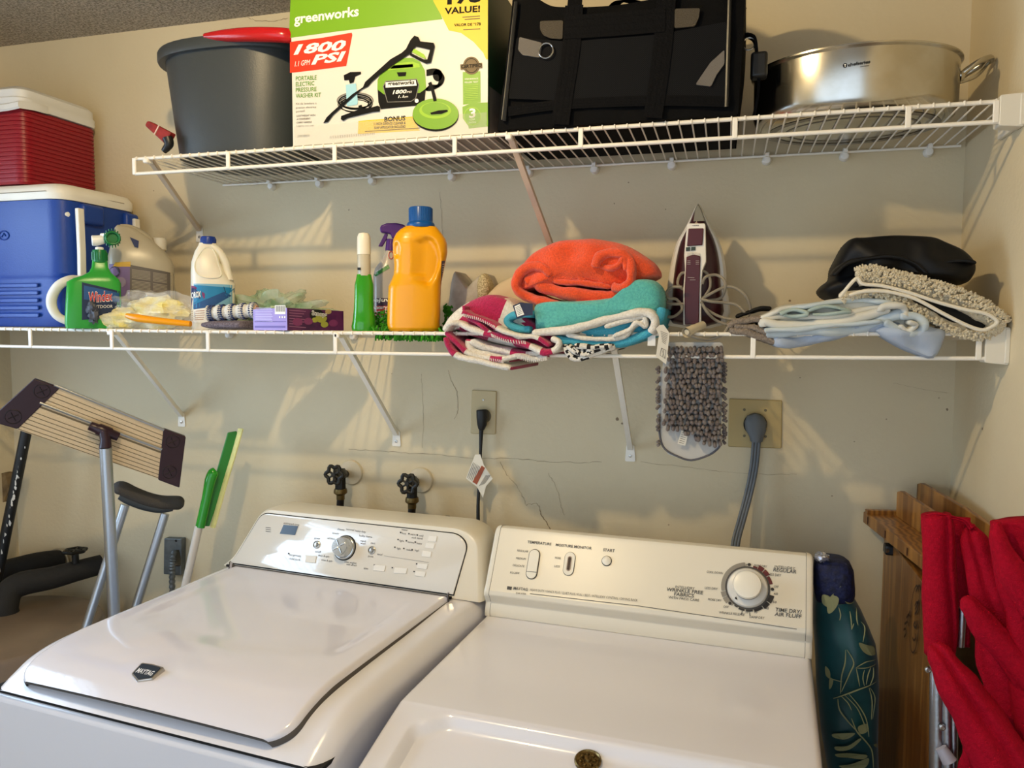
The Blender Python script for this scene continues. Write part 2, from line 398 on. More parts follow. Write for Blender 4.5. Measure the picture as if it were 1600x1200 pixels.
# console
cn = (FW.to_3x3() @ Vector((0, .145, .06))).normalized()
def cp(u, z, off=0.0):   # point on console face, local -> world
    return FW @ Vector((u, -.06*(z-.944)/.145, z)) + cn*off
body = roundpoly([(.004, .944), (.030, .965), (.086, 1.088), (.668, 1.092), (.712, 1.07), (.738, .944)], [.0, .03, .03, .045, .05, 0], 6)
m = MB()
def sc(q, k): return (lerp(.372, q[0], k), lerp(1.0, q[1], k) if q[1] > .96 else q[1])
R_ = []
back = FW.to_3x3() @ Vector((0, -1, 0)); WO = FW @ Vector((.372, 0, 1.0))
for k, dd in [(.972, -.004), (.985, .0), (1.0, .012), (1.0, .09), (.98, .10)]:
    R_.append([cp(*sc(q, k))+back*max(0, dd)+cn*(-.0 if dd >= 0 else .002) for q in body])
m.rings(R_); con = m.build('control_console', M_ivory, washer)
M_panel = mat('glossy_cream_panel', '#ded9cf', .12, coat=.6)
ins = roundpoly([(.030, .952), (.048, .975), (.093, 1.076), (.655, 1.078), (.683, 1.058), (.667, .952)], [.0, .02, .022, .03, .03, 0], 6)
m = MB(); m.prism([cp(q[0], q[1], .0022) for q in roundpoly([(.028, .950), (.046, .975), (.0915, 1.078), (.656, 1.080), (.685, 1.060), (.669, .950)], [.0, .02, .022, .03, .03, 0], 6)], cn*.0012); m.build('panel_seam', M_dark, con, smooth=False)
m = MB(); R_ = []
for k, o_ in [(1, .003), (1, .0048), (.992, .0062)]: R_.append([cp(lerp(.372, q[0], k), lerp(1.01, q[1], k), o_) for q in ins])
m.rings(R_); m.build('control_panel', M_panel, con)
plW = Plane(cp(.37, 1.02, .0062), cn)
# dark gap under the console
m = MB(FW); m.box((.345, .006, .9475), (.64, .006, .005)); m.build('console_gap', M_dark, con)
# dial
kc = plW.p(539, 856); kf = frame(kc, FW.to_3x3() @ Vector((1, 0, 0)), cn.cross(FW.to_3x3() @ Vector((1, 0, 0))), cn)
m = MB(); m.lathe([(.0001, 0), (.0285, 0), (.0285, .004), (.027, .006), (.025, .0065), (.0235, .012), (.0225, .022), (.0205, .027), (.0001, .0275)], 40, kf)
for k in range(4):
    a = k*PI/2+.6; m.tube([kf @ Vector((math.cos(a)*.004, math.sin(a)*.004, .028)), kf @ Vector((math.cos(a)*.017, math.sin(a)*.017, .028))], .0016, 6)
m.build('dial', mat('satin_silver', '#c2c5c6', .22, .9), con)
m = MB(); m.lathe([(.0290, 0), (.0308, 0), (.0308, .0012), (.0290, .0012)], 40, kf); m.build('dial_ring', M_dark, con)
for (a, b, r) in [(495, 851, .0095), (581, 860, .0095)]:
    f = frame(plW.p(a, b), FW.to_3x3() @ Vector((1, 0, 0)), cn.cross(FW.to_3x3() @ Vector((1, 0, 0))), cn)
    MB().lathe([(.0001, 0), (r, 0), (r, .002), (r*.82, .003), (r*.78, .0015), (r*.55, .0015), (r*.45, .004), (.0001, .0045)], 28, f).build('round_button', M_steel, con)
m = MB(); m.flat([plW.p(a, b, .0008) for a, b in [(443, 820), (466, 822), (461, 836), (437, 834)]], 0)
m.build('display_window', mat('lcd_blue_grey', '#4d6076', .15), con, smooth=False)
for (a, b, w_, h_) in [(676, 841, 13, 9), (672, 852, 14, 8), (667, 865, 14, 9), (660, 884, 16, 8), (657, 896, 16, 8), (626, 891, 20, 9), (593, 887, 18, 9), (486, 873, 16, 11)]:
    q = [plW.p(a-w_/2+1, b-h_/2, 0), plW.p(a+w_/2+1, b-h_/2+1.5, 0), plW.p(a+w_/2-1, b+h_/2+1.5, 0), plW.p(a-w_/2-1, b+h_/2, 0)]
    MB().prism(roundpoly(q, .002), cn*.0018).build('push_button', mat('pale_button', '#e9e4da', .25), con, bevel=.0006)
lg = MB()
def wt(t, x, y, w_, h=4, s=.13): ptext(lg, plW, t, (x, y), (x+w_, y+w_*s), h*.8, 0, up=(.2, -1), off=.0009)
for t, x, y, w_ in [('estimated time', 443, 818.5, 24), ('power', 491, 842, 9), ('on/off', 492, 863, 9), ('whites', 511, 842, 12), ('towels', 519, 834, 10), ('sheets', 527, 828, 11), ('normal', 541, 828, 12), ('heavy duty', 555, 830.5, 16),
                    ('bulky items', 561, 838, 20), ('rapid', 563, 846, 8), ('wash', 563, 850, 8), ('start', 579, 849.5, 7), ('pause', 575, 870, 8), ('cancel', 589, 867, 8), ('drain & spin', 497, 869, 17), ('rinse & spin', 502, 876, 17),
                    ('clean washer', 538, 879, 19), ('with affresh', 541, 883, 16), ('options', 568, 889, 7), ('add garments', 452, 868, 18), ('child lock', 451, 874, 18), ('water', 627, 828.5, 10),
                    ('hot', 628, 834.5, 6), ('warm', 641, 836, 8), ('cold', 655, 838, 6), ('soil level', 643, 841, 17), ('light', 624, 846, 7), ('normal', 637, 848, 10), ('heavy', 651, 850, 8), ('light', 620, 858, 6), ('medium', 635, 860, 9), ('high', 648, 861, 6),
                    ('wash rinse', 671, 841, 11), ('temp', 672, 844.5, 8), ('spin speed', 667, 853, 11), ('soil level', 662, 865.5, 10), ('extra rinse', 655, 884, 13), ('fabric', 657, 888, 8), ('pre soak', 650, 896, 12), ('on', 655, 899.5, 4),
                    ('auto', 588, 885.5, 8), ('soak', 588, 889, 8), ('extended', 619, 891, 14), ('delay', 482, 872, 10), ('wash', 482, 877, 9)]: wt(t, x, y, w_)
for x, y in [(451, 865), (626, 832), (639, 834), (652, 836), (622, 843), (635, 845), (649, 847), (617, 855), (631, 857), (644, 859), (651, 881), (647, 893), (613, 887), (585, 883)]:
    lg.flat([plW.p(x+dx, y+dy, .001) for dx, dy in [(-1.2, -1.2), (1.2, -1), (1, 1.2), (-1.2, 1)]], 0)
for x in (415,): 
    for k in range(3): lg.strip([plW.p(x, 824+k*3, .001), plW.p(x+8, 825+k*3, .001)], .0012, cn, 0)
lg.strip([plW.p(600, 868.5, .0009), plW.p(670, 879, .0009)], .0005, cn, 0)
lg.build('panel_lettering', M_ink, con, smooth=False)
# ================================================================ dryer
FD = loc_frame((-1.011, -.341), math.atan2(-.04, .684)); DW = .686
dryer = thing('clothes_dryer', 'white front-load dryer with a round white timer knob, right of the washer', 'dryer', FD @ Vector((DW/2, .25, 0)))
m = MB(FD)
prof = polyline([(-.12, .914), (.1, .914), (.30, .914), (.40, .9135), (.425, .910), (.50, .890), (.58, .866), (.64, .842), (.672, .80), (.682, .72), (.682, .60), (.682, .4), (.682, .2), (.682, .03)], 10)
def dd(u, p):
    # the door sits in a rounded recess below the front edge of the top
    s_ = (p.x-.415) if p.y > .84 else .3
    a = sstep(.045, .062, u)*sstep(.045, .062, DW-u)*sstep(.010+.03*(1-sstep(.05, .11, u))+.03*(1-sstep(.05, .11, DW-u)), .030+.03*(1-sstep(.05, .11, u))+.03*(1-sstep(.05, .11, DW-u)), s_)
    return .016*a
m2 = MB(FD); swept_top(m2, prof, DW, .010, .02, dd, 120); dbody = m2.build('top_and_front', M_white, dryer)
m = MB(FD); m.prism([(.006, -.118, .005), (.006, .660, .005), (.006, .660, .80), (.006, .62, .83), (.006, .40, .895), (.006, -.118, .905)], (DW-.012, 0, 0)); m.build('cabinet', M_white, dryer, bevel=.004)
# door gap line and badge
dc = FD @ Vector((.345, .452, .8885)); dn = FD.to_3x3() @ Vector((0, .27, .963))
f = frame(dc+dn*.001, FD.to_3x3() @ Vector((1, 0, 0)), dn.cross(FD.to_3x3() @ Vector((1, 0, 0))), dn)
m = MB(); m.lathe([(.0001, 0), (.021, 0), (.021, .003), (.019, .0045), (.017, .0025), (.0001, .0025)], 36, f)
for k in range(7):
    a = k*2*PI/7; m.lathe([(.0001, .002), (.0035, .002), (.0025, .005), (.0001, .0055)], 10, frame(f @ Vector((.011*math.cos(a), .011*math.sin(a), 0)), (1, 0, 0), dn.cross(Vector((1, 0, 0))), dn))
m.lathe([(.0001, .002), (.006, .002), (.0045, .006), (.0001, .0065)], 12, f)
m.build('door_medallion', mat('antique_brass', '#8a7448', .35, .9, noise_scale=200, col2='#4d3c1e'), dryer)
# console: profile (v,z) swept across, with end caps
cprof = [(-.115, .914), (.0, .914), (.001, .925), (-.006, .945), (.002, .958), (.008, .966), (.006, .976), (-.002, .985), (-.066, 1.092), (-.072, 1.0985), (-.082, 1.101), (-.105, 1.096), (-.118, 1.08)]
cp3 = [(a, b) for a, b in cprof]
m = MB(FD)
def cring(u, k=1.0): return [Vector((u, lerp(-.05, a, k), lerp(.914, b, k))) for a, b in cp3]
m.rings([cring(.012), cring(DW-.012)], caps=False); 
dcon = m.build('control_console', M_ivory, dryer, angle=30, bevel=.002)
for s_, ua, ub in ((0, 0.0, .0125), (1, DW, DW-.0125)):
    m = MB(FD); m.rings([cring(ub, 1.006), cring(lerp(ub, ua, .5), 1.0), cring(lerp(ub, ua, .85), .985), cring(ua, .955)]); m.build('end_cap', M_ivory, dcon, angle=50)
    m = MB(FD); m.rings([cring(ub+(.0008 if s_ == 0 else -.0008), 1.0015), cring(ub-(0 if s_ == 0 else 0), 1.0015)], caps=True); m.build('cap_seam', M_dark, dcon)
dnrm = (FD.to_3x3() @ Vector((0, .107, .064))).normalized()
plD = Plane(FD @ Vector((.3, -.034, 1.0385))+dnrm*.0008, dnrm)
ux = FD.to_3x3() @ Vector((1, 0, 0)); uy = dnrm.cross(ux)
def df(a, b): return frame(plD.p(a, b), ux, uy, dnrm)
def obround(f, w_, h_, n=10):
    pts = []
    for k in range(n+1): a = PI*k/n; pts.append((w_/2*math.cos(a), h_/2-w_/2+w_/2*math.sin(a)))
    for k in range(n+1): a = PI+PI*k/n; pts.append((w_/2*math.cos(a), -(h_/2-w_/2)+w_/2*math.sin(a)))
    return [f @ Vector((x, y, 0)) for x, y in pts]
f = df(833, 881.5); m = MB(); m.prism(obround(f, .0265, .068), dnrm*.0006); m.build('slider_rim', M_dark, dcon, smooth=False)
m = MB(); m.prism(obround(f, .0235, .065), dnrm*.0035); sl = m.build('temperature_slider', mat('button_ivory', '#ece5d4', .3), dcon, bevel=.001)
m = MB(); m.strip([f @ Vector((-.0115, -.018, .0038)), f @ Vector((.0115, -.018, .0038))], .0012, dnrm); m.build('slider_line', M_ink, sl, smooth=False)
f = df(889.5, 881); 
m = MB(); m.prism(obround(f, .0245, .0525), dnrm*.0006, 0); m.prism(obround(f, .0225, .0505), dnrm*.002, 1); m.prism(obround(f, .010, .033), dnrm*.0026, 2); m.prism(obround(f, .006, .029), dnrm*.003, 3)
m.build('moisture_switch', [M_dark, _mats['button_ivory'], mat('switch_taupe', '#a89684', .5), mat('switch_slot', '#33201a', .5)], dcon, smooth=False)
f = df(948, 876.5); m = MB(); m.lathe([(.0001, 0), (.0112, 0), (.0112, .0006), (.0001, .0007)], 28, f); m.build('button_rim', M_dark, dcon)
m = MB(); m.lathe([(.0098, 0), (.0098, .003), (.008, .0045), (.0001, .005)], 28, f); m.build('start_button', _mats['button_ivory'], dcon)
# knob and scale ring
f = df(1168, 918.5)
m = MB()
def arc(r0, r1, a0, a1, z, mi, n=18):
    n = max(2, int(abs(a1-a0)/6)); A = [math.radians(lerp(a0, a1, k/n)) for k in range(n+1)]
    for a, b in zip(A[:-1], A[1:]): m.flat([f @ Vector((r*math.cos(t), r*math.sin(t), z)) for r, t in ((r0, a), (r1, a), (r1, b), (r0, b))], mi)
arc(.0405, .044, 0, 360, .0005, 0); 
arc(.044, .052, 98, 193, .0006, 1); arc(.044, .054, 195, 207, .0006, 1); arc(.044, .054, 209, 222, .0006, 1); arc(.044, .049, 224, 234, .0006, 1)
arc(.044, .0475, 67, 78, .0006, 2); arc(.044, .053, 53, 66, .0006, 2); arc(.044, .053, 37, 51, .0006, 2); arc(.044, .050, 15, 35, .0006, 2)
arc(.044, .053, -30, -12, .0006, 3); arc(.044, .052, -48, -32, .0006, 3); arc(.044, .049, -72, -50, .0006, 3); arc(.044, .0475, -92, -75, .0006, 3); arc(.044, .0475, -110, -95, .0006, 3); arc(.044, .046, -122, -113, .0006, 3)
for a in (88, 3, -133): t = math.radians(a); m.lathe([(.0001, .0007), (.0035, .0007), (.0001, .0009)], 6, frame(f @ Vector((.048*math.cos(t), .048*math.sin(t), 0)), ux, uy, dnrm), 3)
for a in (-83, -100): t = math.radians(a); m.strip([f @ Vector((r*math.cos(t), r*math.sin(t), .0008)) for r in (.048, .056)], .0012, dnrm, 3)
m.build('timer_scale', [M_ink, mat('scale_grey', '#8b8478', .5), mat('scale_maroon', '#5f1d22', .5), mat('scale_black', '#2a2624', .5)], dcon, smooth=False)
m = MB(); m.lathe([(.0001, 0), (.040, 0), (.040, .003), (.0375, .007), (.028, .010), (.0001, .010)], 48, f); sk = m.build('timer_skirt', mat('skirt_white', '#d9d5cc', .3), dcon)
m = MB(); m.flat([f @ Vector(q) for q in [(-.024, -.026, .0095), (-.018, -.029, .0098), (-.021, -.022, .0098)]]); m.build('pointer', M_dark, sk, smooth=False)
m = MB(); m.lathe([(.0265, .010), (.0265, .022)], 40, f, 1, caps=False); m.lathe([(.0275, .021), (.028, .027), (.0265, .0315), (.022, .033), (.0001, .0335)], 40, f, 0); m.build('timer_knob', [_mats['button_ivory'], mat('knob_grey', '#6f6a62', .4)], dcon)
lg = MB()
def dt(t, x, y, w_, h=5, s=.1, b=0): ptext(lg, plD, t, (x, y), (x+w_, y+w_*s), h*.92, 0, up=(.18, -1), off=.0006 if y < 920 or x > 1000 else .002, bold=b)
for t, x, y, w_, h in [('TEMPERATURE', 824, 848.5, 37, 4.6), ('MOISTURE MONITOR', 868, 853, 56, 4.6), ('START', 942, 861, 18, 5), ('REGULAR', 808, 861.5, 17, 3.6), ('MEDIUM', 806, 873.5, 15, 3.6), ('DELICATE', 801, 884.5, 18, 3.6), ('FLUFF', 797, 896, 14, 3.6),
                       ('MORE', 867, 873, 9, 3.6), ('LESS', 866, 886, 8.5, 3.6), ('MAYTAG', 802, 921, 22, 5), ('HEAVY DUTY / FANCY PLUS / QUIET PLUS / FULL / BEST / INTELLIDRY CONTROL / DRYING RACK', 828, 923, 168, 4), ('DRYER', 806, 928, 16, 3),
                       ('INTELLIDRY', 1055, 918.5, 30, 4.5), ('WRINKLE FREE', 1041, 923, 57, 6), ('FABRICS', 1053, 930.5, 31, 6), ('WITH PRESS CARE', 1044, 935, 48, 4.4), ('INTELLIDRY', 1210, 887, 32, 4.5), ('REGULAR', 1208, 892.5, 36, 6.2),
                       ('TIME DRY/', 1211, 955, 41, 6.5), ('AIR FLUFF', 1210, 962, 42, 6.5), ('COOL DOWN', 1104, 895, 25, 4), ('LESS DRY', 1101, 920, 20, 4), ('MORE DRY', 1106, 938, 21, 4), ('OFF', 1130, 949.5, 8, 4), ('WRINKLE RELEASE', 1123, 958.5, 40, 4.2),
                       ('DAMP DRY', 1171, 965.5, 23, 4.5), ('OFF', 1162, 884, 8, 4), ('MORE DRY', 1178, 885, 20, 4), ('LESS DRY', 1200, 899, 20, 4.5), ('OFF', 1209, 918, 7, 4), ('60', 1209, 929, 6, 4), ('50', 1207, 942, 6, 4), ('40', 1195, 952, 6, 4), ('30', 1178, 958, 5, 3.6), ('20', 1164, 958, 5, 3.6)]: dt(t, x, y, w_, h, b=.012 if h > 4.5 else 0)
lg.strip([plD.p(828, 927.5, .0022), plD.p(1000, 947, .0022), plD.p(1245, 983, .0022)], .0011, dnrm, 0)
lg.prism([plD.p(a, b, 0) for a, b in [(793, 916), (800, 917), (799, 922), (792, 921)]], dnrm*.0008, 0)
lg.build('panel_lettering', M_ink, dcon, smooth=False)
# ================================================================ things on the top shelf
ZU = 1.9738
# --- grey oval tub with red handles
tub = thing('storage_tub', 'dark grey oval plastic tub with a red handle across its rim, left of the box', 'tub', (-1.70, -.19, ZU))
M_tub = mat('charcoal_plastic', '#3b3f40', .42, bump=.08, bump_scale=300)
def oval(cx, cy, a, b, z, e=2.5, n=48):
    r = []
    for k in range(n):
        t = 2*PI*k/n; r.append(Vector((cx+a*math.copysign(abs(math.cos(t))**(2/e), math.cos(t)), cy+b*math.copysign(abs(math.sin(t))**(2/e), math.sin(t)), z)))
    return r
m = MB(); m.rings([oval(-1.692, -.19, .160, .125, ZU), oval(-1.692, -.19, .170, .135, ZU+.004), oval(-1.695, -.19, .178, .142, ZU+.09), oval(-1.695, -.19, .197, .152, ZU+.235), oval(-1.695, -.19, .199, .153, ZU+.262)], caps=True)
m.build('tub_body', M_tub, tub)
m = MB(); m.rings([oval(-1.695, -.19, .198, .152, ZU+.240), oval(-1.695, -.19, .216, .163, ZU+.240), oval(-1.695, -.19, .219, .165, ZU+.246), oval(-1.695, -.19, .219, .165, ZU+.262), oval(-1.695, -.19, .215, .162, ZU+.268), oval(-1.695, -.19, .196, .150, ZU+.268)], caps=False)
m.build('rim', M_tub, tub)
M_red = mat('glossy_red_plastic', '#b3161a', .22, coat=.3)
hp = [at(324, 59, y=-.340), at(352, 56, y=-.352), at(395, 54, y=-.358), at(440, 55, y=-.352), at(462, 58, y=-.335)]
m = MB(); R_ = []
for i, p in enumerate(catmull(hp, 6)):
    t = i/24; hh = .013*min(1, (t*8+.25))**.5 if t < .15 else .0155; hh = .009+.0075*math.sin(min(1, t*1.6)*PI/2)
    R_.append([p+Vector((0, .016*math.cos(2*PI*k/16), hh*math.sin(2*PI*k/16))) for k in range(16)])
m.rings(R_); m.build('handle', M_red, tub)
# --- tool with red grip behind it
tool = thing('hand_tool', 'small tool with a worn red plastic grip poking out behind the grey tub', 'tool', at(258, 236, y=-.33))
a, b = at(229, 190, y=-.325), at(262, 216, y=-.325); d = (b-a).normalized(); q = Vector((0, -1, 0)).cross(d)
m = MB(); m.prism(roundpoly([a+q*.004, a-q*.011, b-q*.016, b+q*.016], [.006, .006, 0, 0]), (0, .02, 0)); m.build('grip', mat('worn_red_plastic', '#9a2a22', .5, noise_scale=60, col2='#7d1f1c'), tool, bevel=.002)
m = MB(); m.box((a+b)/2+Vector((0, -.001, 0)), (.003, .002, .026), Matrix.Rotation(.6, 3, 'Y')); m.build('seam_line', mat('pale_line', '#d8b8a8', .6), tool)
m = MB(); m.tube([b, at(264, 226, y=-.325), at(256, 239, y=-.325)+Vector((0, 0, .004))], [.013, .011, .007], 10, smooth=4); m.build('tool_head', M_blk, tool)
# --- pressure washer box
by = -.352; BX0, BX1, BZ1, BYb = -1.470, -1.002, ZU+.335, -.075
box = thing('cardboard_box', 'tall white and lime green pressure washer box on the top shelf', 'box', ((BX0+BX1)/2, (by+BYb)/2, ZU))
M_card = mat('white_card', '#d9d3c6', .45); M_lime = mat('lime_print', '#6fa012', .45); M_kraft = mat('kraft_card', '#9c7a50', .8); M_dkg = mat('dark_green_print', '#154a2a', .4)
m = MB(); v = [(BX0, by), (BX1, by), (BX1, BYb), (BX0, BYb)]
m.add([(x, y, ZU) for x, y in v]+[(x, y, BZ1) for x, y in v], [(0, 1, 5, 4)], 0)
m.add([(x, y, ZU) for x, y in v]+[(x, y, BZ1) for x, y in v], [(0, 3, 2, 1)], 3)
m.add([(x, y, ZU) for x, y in v]+[(x, y, BZ1) for x, y in v], [(1, 2, 6, 5), (2, 3, 7, 6), (3, 0, 4, 7)], 1)
m.add([(x, y, ZU) for x, y in v]+[(x, y, BZ1) for x, y in v], [(4, 5, 6, 7)], 2)
m.flat([(BX1+.0005, by+.01, ZU), (BX1+.0005, BYb, ZU), (BX1+.0005, BYb, ZU+.12), (BX1+.0005, by+.01, ZU+.10)], 3)
m.build('carton', [M_card, M_dkg, M_kraft, mat('grey_card', '#8f8980', .7)], box, smooth=False)
P_ = Plane((BX0, by, ZU), (0, -1, 0))
def bpx(zx, zy): return (430+zx/4, zy/4)
A = MB()
mats_box = [mat('print_white', '#f4f0e6', .4), M_lime, mat('print_yellow', '#dcb80a', .45), mat('print_orange', '#d23312', .45), mat('print_black', '#0d0d0c', .6, spec=.15), mat('print_green_text', '#4f8a14', .5),
            mat('print_grey', '#76736b', .5), mat('print_brown', '#5e481f', .5), mat('print_blue', '#9ccbd8', .35), mat('print_limelight', '#8fbb1e', .45)]
off_ = [0.0004]
def fl(pts, mi, lay=1, r=0):
    q = [P_.p(*bpx(*p), .0003*lay) for p in pts]
    A.flat(roundpoly(q, r) if r else q, mi)
def ell(cx, cy, rx, ry, mi, lay=1, n=28, rot=0):
    fl([(cx+rx*math.cos(2*PI*k/n)*math.cos(rot)-ry*math.sin(2*PI*k/n)*math.sin(rot), cy+rx*math.cos(2*PI*k/n)*math.sin(rot)+ry*math.sin(2*PI*k/n)*math.cos(rot)) for k in range(n)], mi, lay)
def ln(pts, w_, mi, lay=2, sm=0):
    q = [P_.p(*bpx(*p), .0003*lay) for p in pts]
    if sm: q = catmull(q, sm)
    A.strip(q, w_*.000385*1.0, (0, -1, 0), mi)
def bt(t, x0, y0, x1, y1, h, mi, lay=3, shear=0, bold=0): ptext(A, P_, t, bpx(x0, y0), bpx(x1, y1), h/4, mi, up=(.02, -1), off=.0003*lay, shear=shear, bold=bold)
zt = (BZ1)
tl, tr = P_.p(450, -30), P_.p(762, -30)
A.flat([Vector((BX0, by-.0003, BZ1)), P_.p(*bpx(86, 238), .0003), P_.p(*bpx(400, 195), .0003), P_.p(*bpx(1046, 120), .0003), P_.p(*bpx(1000, 0), .0003), Vector((P_.p(*bpx(985, -60)).x, by-.0003, BZ1))], 1)
A.flat([Vector((P_.p(*bpx(975, -60)).x, by-.0006, BZ1)), P_.p(*bpx(990, 10), .0006), P_.p(*bpx(1035, 90), .0006), P_.p(*bpx(1085, 190), .0006), P_.p(*bpx(1160, 205), .0006), P_.p(*bpx(1240, 262), .0006), P_.p(*bpx(1300, 330), .0006), P_.p(*bpx(1318, 372), .0006), Vector((BX1, by-.0006, P_.p(*bpx(1318, 372)).z)), Vector((BX1, by-.0006, BZ1))], 2)
bt('greenworks', 118, 148, 522, 98, 62, 0, 3, bold=.025)
fl([(92, 262), (300, 235), (478, 204), (482, 218), (444, 412), (300, 432), (92, 456)], 3, 2)
bt('1800', 116, 340, 425, 310, 60, 0, 3, .25, .035); bt('PSI', 226, 402, 412, 380, 58, 0, 3, .25, .035); bt('1.1 GPM', 122, 416, 214, 404, 34, 0, 3, .2)
for i, t in enumerate(['PORTABLE', 'ELECTRIC', 'PRESSURE', 'WASHER KIT']): bt(t, 128, 504+i*36, [258, 244, 258, 286][i], 497+i*36, 28, 5, 3, 0, .01)
for i, t in enumerate(['Kit de lavadora a', 'presion electrica', 'portatil']): bt(t, 130, 655+i*24, [258, 256, 184][i], 650+i*24, 13, 6)
for i, t in enumerate(['LIGHTWEIGHT WITH', 'A CONVENIENT', 'CARRY HANDLE', 'Ligero con asa']): bt(t, 134, 730+i*21, [250, 220, 228, 240][i], 726+i*21, 12, 4 if i < 3 else 6)
bt('GPW1800CK', 138, 860, 216, 856, 17, 6); 
bt('178', 1075, 25, 1290, 8, 70, 4, 4, 0, .04); bt('VALUE!', 1058, 88, 1280, 72, 40, 4, 4, 0, .03); bt('VALOR DE *178', 1118, 165, 1284, 158, 18, 4, 4, 0, .02)
ln([(1170, 108), (1280, 100)], 5, 7, 3); ln([(1184, 122), (1280, 115)], 5, 7, 3); ln([(1175, 186), (1282, 180)], 5, 7, 3)
# bonus banner
fl([(520, 756), (860, 728), (905, 816), (516, 838)], 2, 1); bt('BONUS', 682, 760, 814, 752, 30, 4, 3, 0, .03)
bt('11 INCH SURFACE CLEANER &', 616, 782, 815, 776, 16, 4, 3, 0, .02); bt('SOAP APPLICATOR INCLUDED', 618, 806, 815, 798, 16, 4, 3, 0, .02)
ln([(560, 822), (905, 800)], 4, 7, 3)
for k in range(26): ln([(345+k*11, 850+(-k*1.0)), (343+k*11, 868-k*1.0)], 3, 6, 2)
# right hand seal and ribbon
fl([(1172, 450), (1282, 445), (1284, 640), (1174, 655)], 1, 1); fl([(1170, 668), (1224, 645), (1328, 640), (1330, 790), (1210, 804), (1208, 790), (1172, 740)], 1, 2)
ell(1226, 410, 52, 56, 7, 3); ell(1226, 410, 42, 46, 4, 4); ell(1226, 410, 38, 42, 7, 5); fl([(1156, 402), (1292, 392), (1293, 424), (1158, 436)], 7, 6); bt('CERTIFIED', 1162, 427, 1290, 417, 22, 4, 7, 0, .03)
for i in range(2): bt(['PERFORMANCE', 'PELLER TEST'][i], 1184, 500+i*20, 1268, 496+i*20, 10, 0, 3)
for k in range(9): ln([(1186, 535+k*11), (1268, 531+k*11)], 3, 9, 3)
ell(1232, 726, 54, 58, 9, 3); ell(1232, 726, 49, 53, 1, 4); bt('3', 1212, 736, 1252, 733, 58, 0, 5, 0, .03); bt('YEAR', 1212, 755, 1250, 752, 13, 0, 5); bt('LIMITED', 1206, 772, 1256, 769, 12, 0, 5)
# hose and bottle
for k in range(4): 
    pts = [(500+ (112-k*9)*math.cos(t/14*2*PI), 628+k*6+(48-k*4)*math.sin(t/14*2*PI)) for t in range(15)]; ln(pts, 8, 4 if k % 2 else 6, 2+k % 2, 3)
for k in range(3): 
    pts = [(500+ (108-k*9)*math.cos(t/14*2*PI), 650+k*6+(48-k*4)*math.sin(t/14*2*PI)) for t in range(15)]; ln(pts, 5, 4, 2, 3)
fl([(440, 530), (505, 520), (517, 640), (512, 655), (448, 664)], 8, 4); fl([(428, 470), (470, 450), (535, 448), (536, 462), (500, 478), (490, 515), (466, 522), (460, 500), (432, 502)], 4, 5)
# washer body
fl([(640, 500), (672, 430), (740, 385), (760, 362), (860, 362), (905, 385), (935, 440), (944, 560), (905, 590), (650, 590), (638, 560)], 1, 3)
fl([(700, 440), (760, 395), (860, 385), (900, 400), (905, 420), (860, 425), (770, 432)], 9, 4)
fl([(720, 410), (860, 400), (862, 420), (722, 430)], 9, 4); fl([(760, 452), (820, 450), (815, 475), (770, 478)], 4, 5)
fl([(640, 560), (680, 590), (905, 580), (940, 555), (930, 655), (660, 682), (645, 640)], 4, 5)
fl([(672, 540), (690, 505), (885, 492), (900, 530), (880, 615), (850, 635), (700, 640)], 6, 6); fl([(677, 541), (694, 509), (882, 497), (895, 530), (876, 612), (848, 631), (703, 636)], 4, 7)
fl([(690, 514), (878, 500), (884, 535), (690, 548)], 0, 8); bt('greenworks', 702, 535, 870, 525, 26, 4, 9, 0, .03); bt('1800', 734, 588, 818, 582, 24, 0, 8, .2, .03); bt('PSI', 822, 582, 850, 580, 13, 0, 8, .2); bt('1.1', 768, 612, 800, 610, 17, 0, 8, .2, .02); bt('GPM', 803, 612, 830, 610, 11, 0, 8)
ell(884, 630, 12, 13, 0, 8)
# hose reel on the side
for k in range(4): ln([(945, 440+k*10), (1010, 435+k*9), (1052-k*8, 480), (1035-k*6, 530), (970, 562-k*9), (940, 560)], 9, 4, 4, 6)
ell(1015, 470, 30, 38, 4, 4)
# round surface cleaner
ell(1002, 722, 144, 100, 4, 5); ell(1002, 712, 144, 97, 1, 6); ell(1000, 690, 100, 52, 9, 7); ell(1000, 682, 84, 42, 1, 8); fl([(968, 705), (1020, 690), (1075, 686), (1080, 696), (1040, 712), (975, 716)], 4, 9)
fl([(955, 520), (975, 510), (992, 560), (1010, 630), (990, 634), (975, 570)], 4, 8)
# gun and lance
fl([(300, 770), (320, 735), (350, 705), (480, 590), (548, 545), (562, 512), (600, 478), (720, 370), (790, 330), (840, 285), (870, 300), (850, 330), (760, 390), (650, 470), (605, 510), (580, 540), (540, 560), (360, 720), (330, 762)], 4, 10)
fl([(845, 250), (870, 222), (895, 232), (905, 258), (990, 268), (996, 290), (972, 392), (945, 398), (905, 380), (840, 345), (845, 330), (930, 372), (950, 372), (968, 310), (880, 290), (830, 335), (800, 340), (820, 300)], 4, 11)
fl([(855, 300), (880, 310), (930, 340), (945, 372), (900, 350), (850, 322)], 9, 9)
fl([(412, 725), (520, 685), (520, 660), (540, 655), (545, 678), (600, 672), (640, 660), (655, 668), (652, 696), (610, 700), (450, 738), (425, 755), (410, 745)], 4, 11)
art = A.build('front_print', mats_box, box, smooth=False)
bm_ = MB(); 
def utext(t, x0, x1, y_, h): bm_.text(t, Vector((x1, y_, ZU-.0005)), Vector((x0-x1, 0, 0)), Vector((0, h, 0)), 0, bold=.02)
utext('GREENWORKS', -1.02, -1.22, -.12, .03); bm_.build('underside_print', M_blk, box, smooth=False)
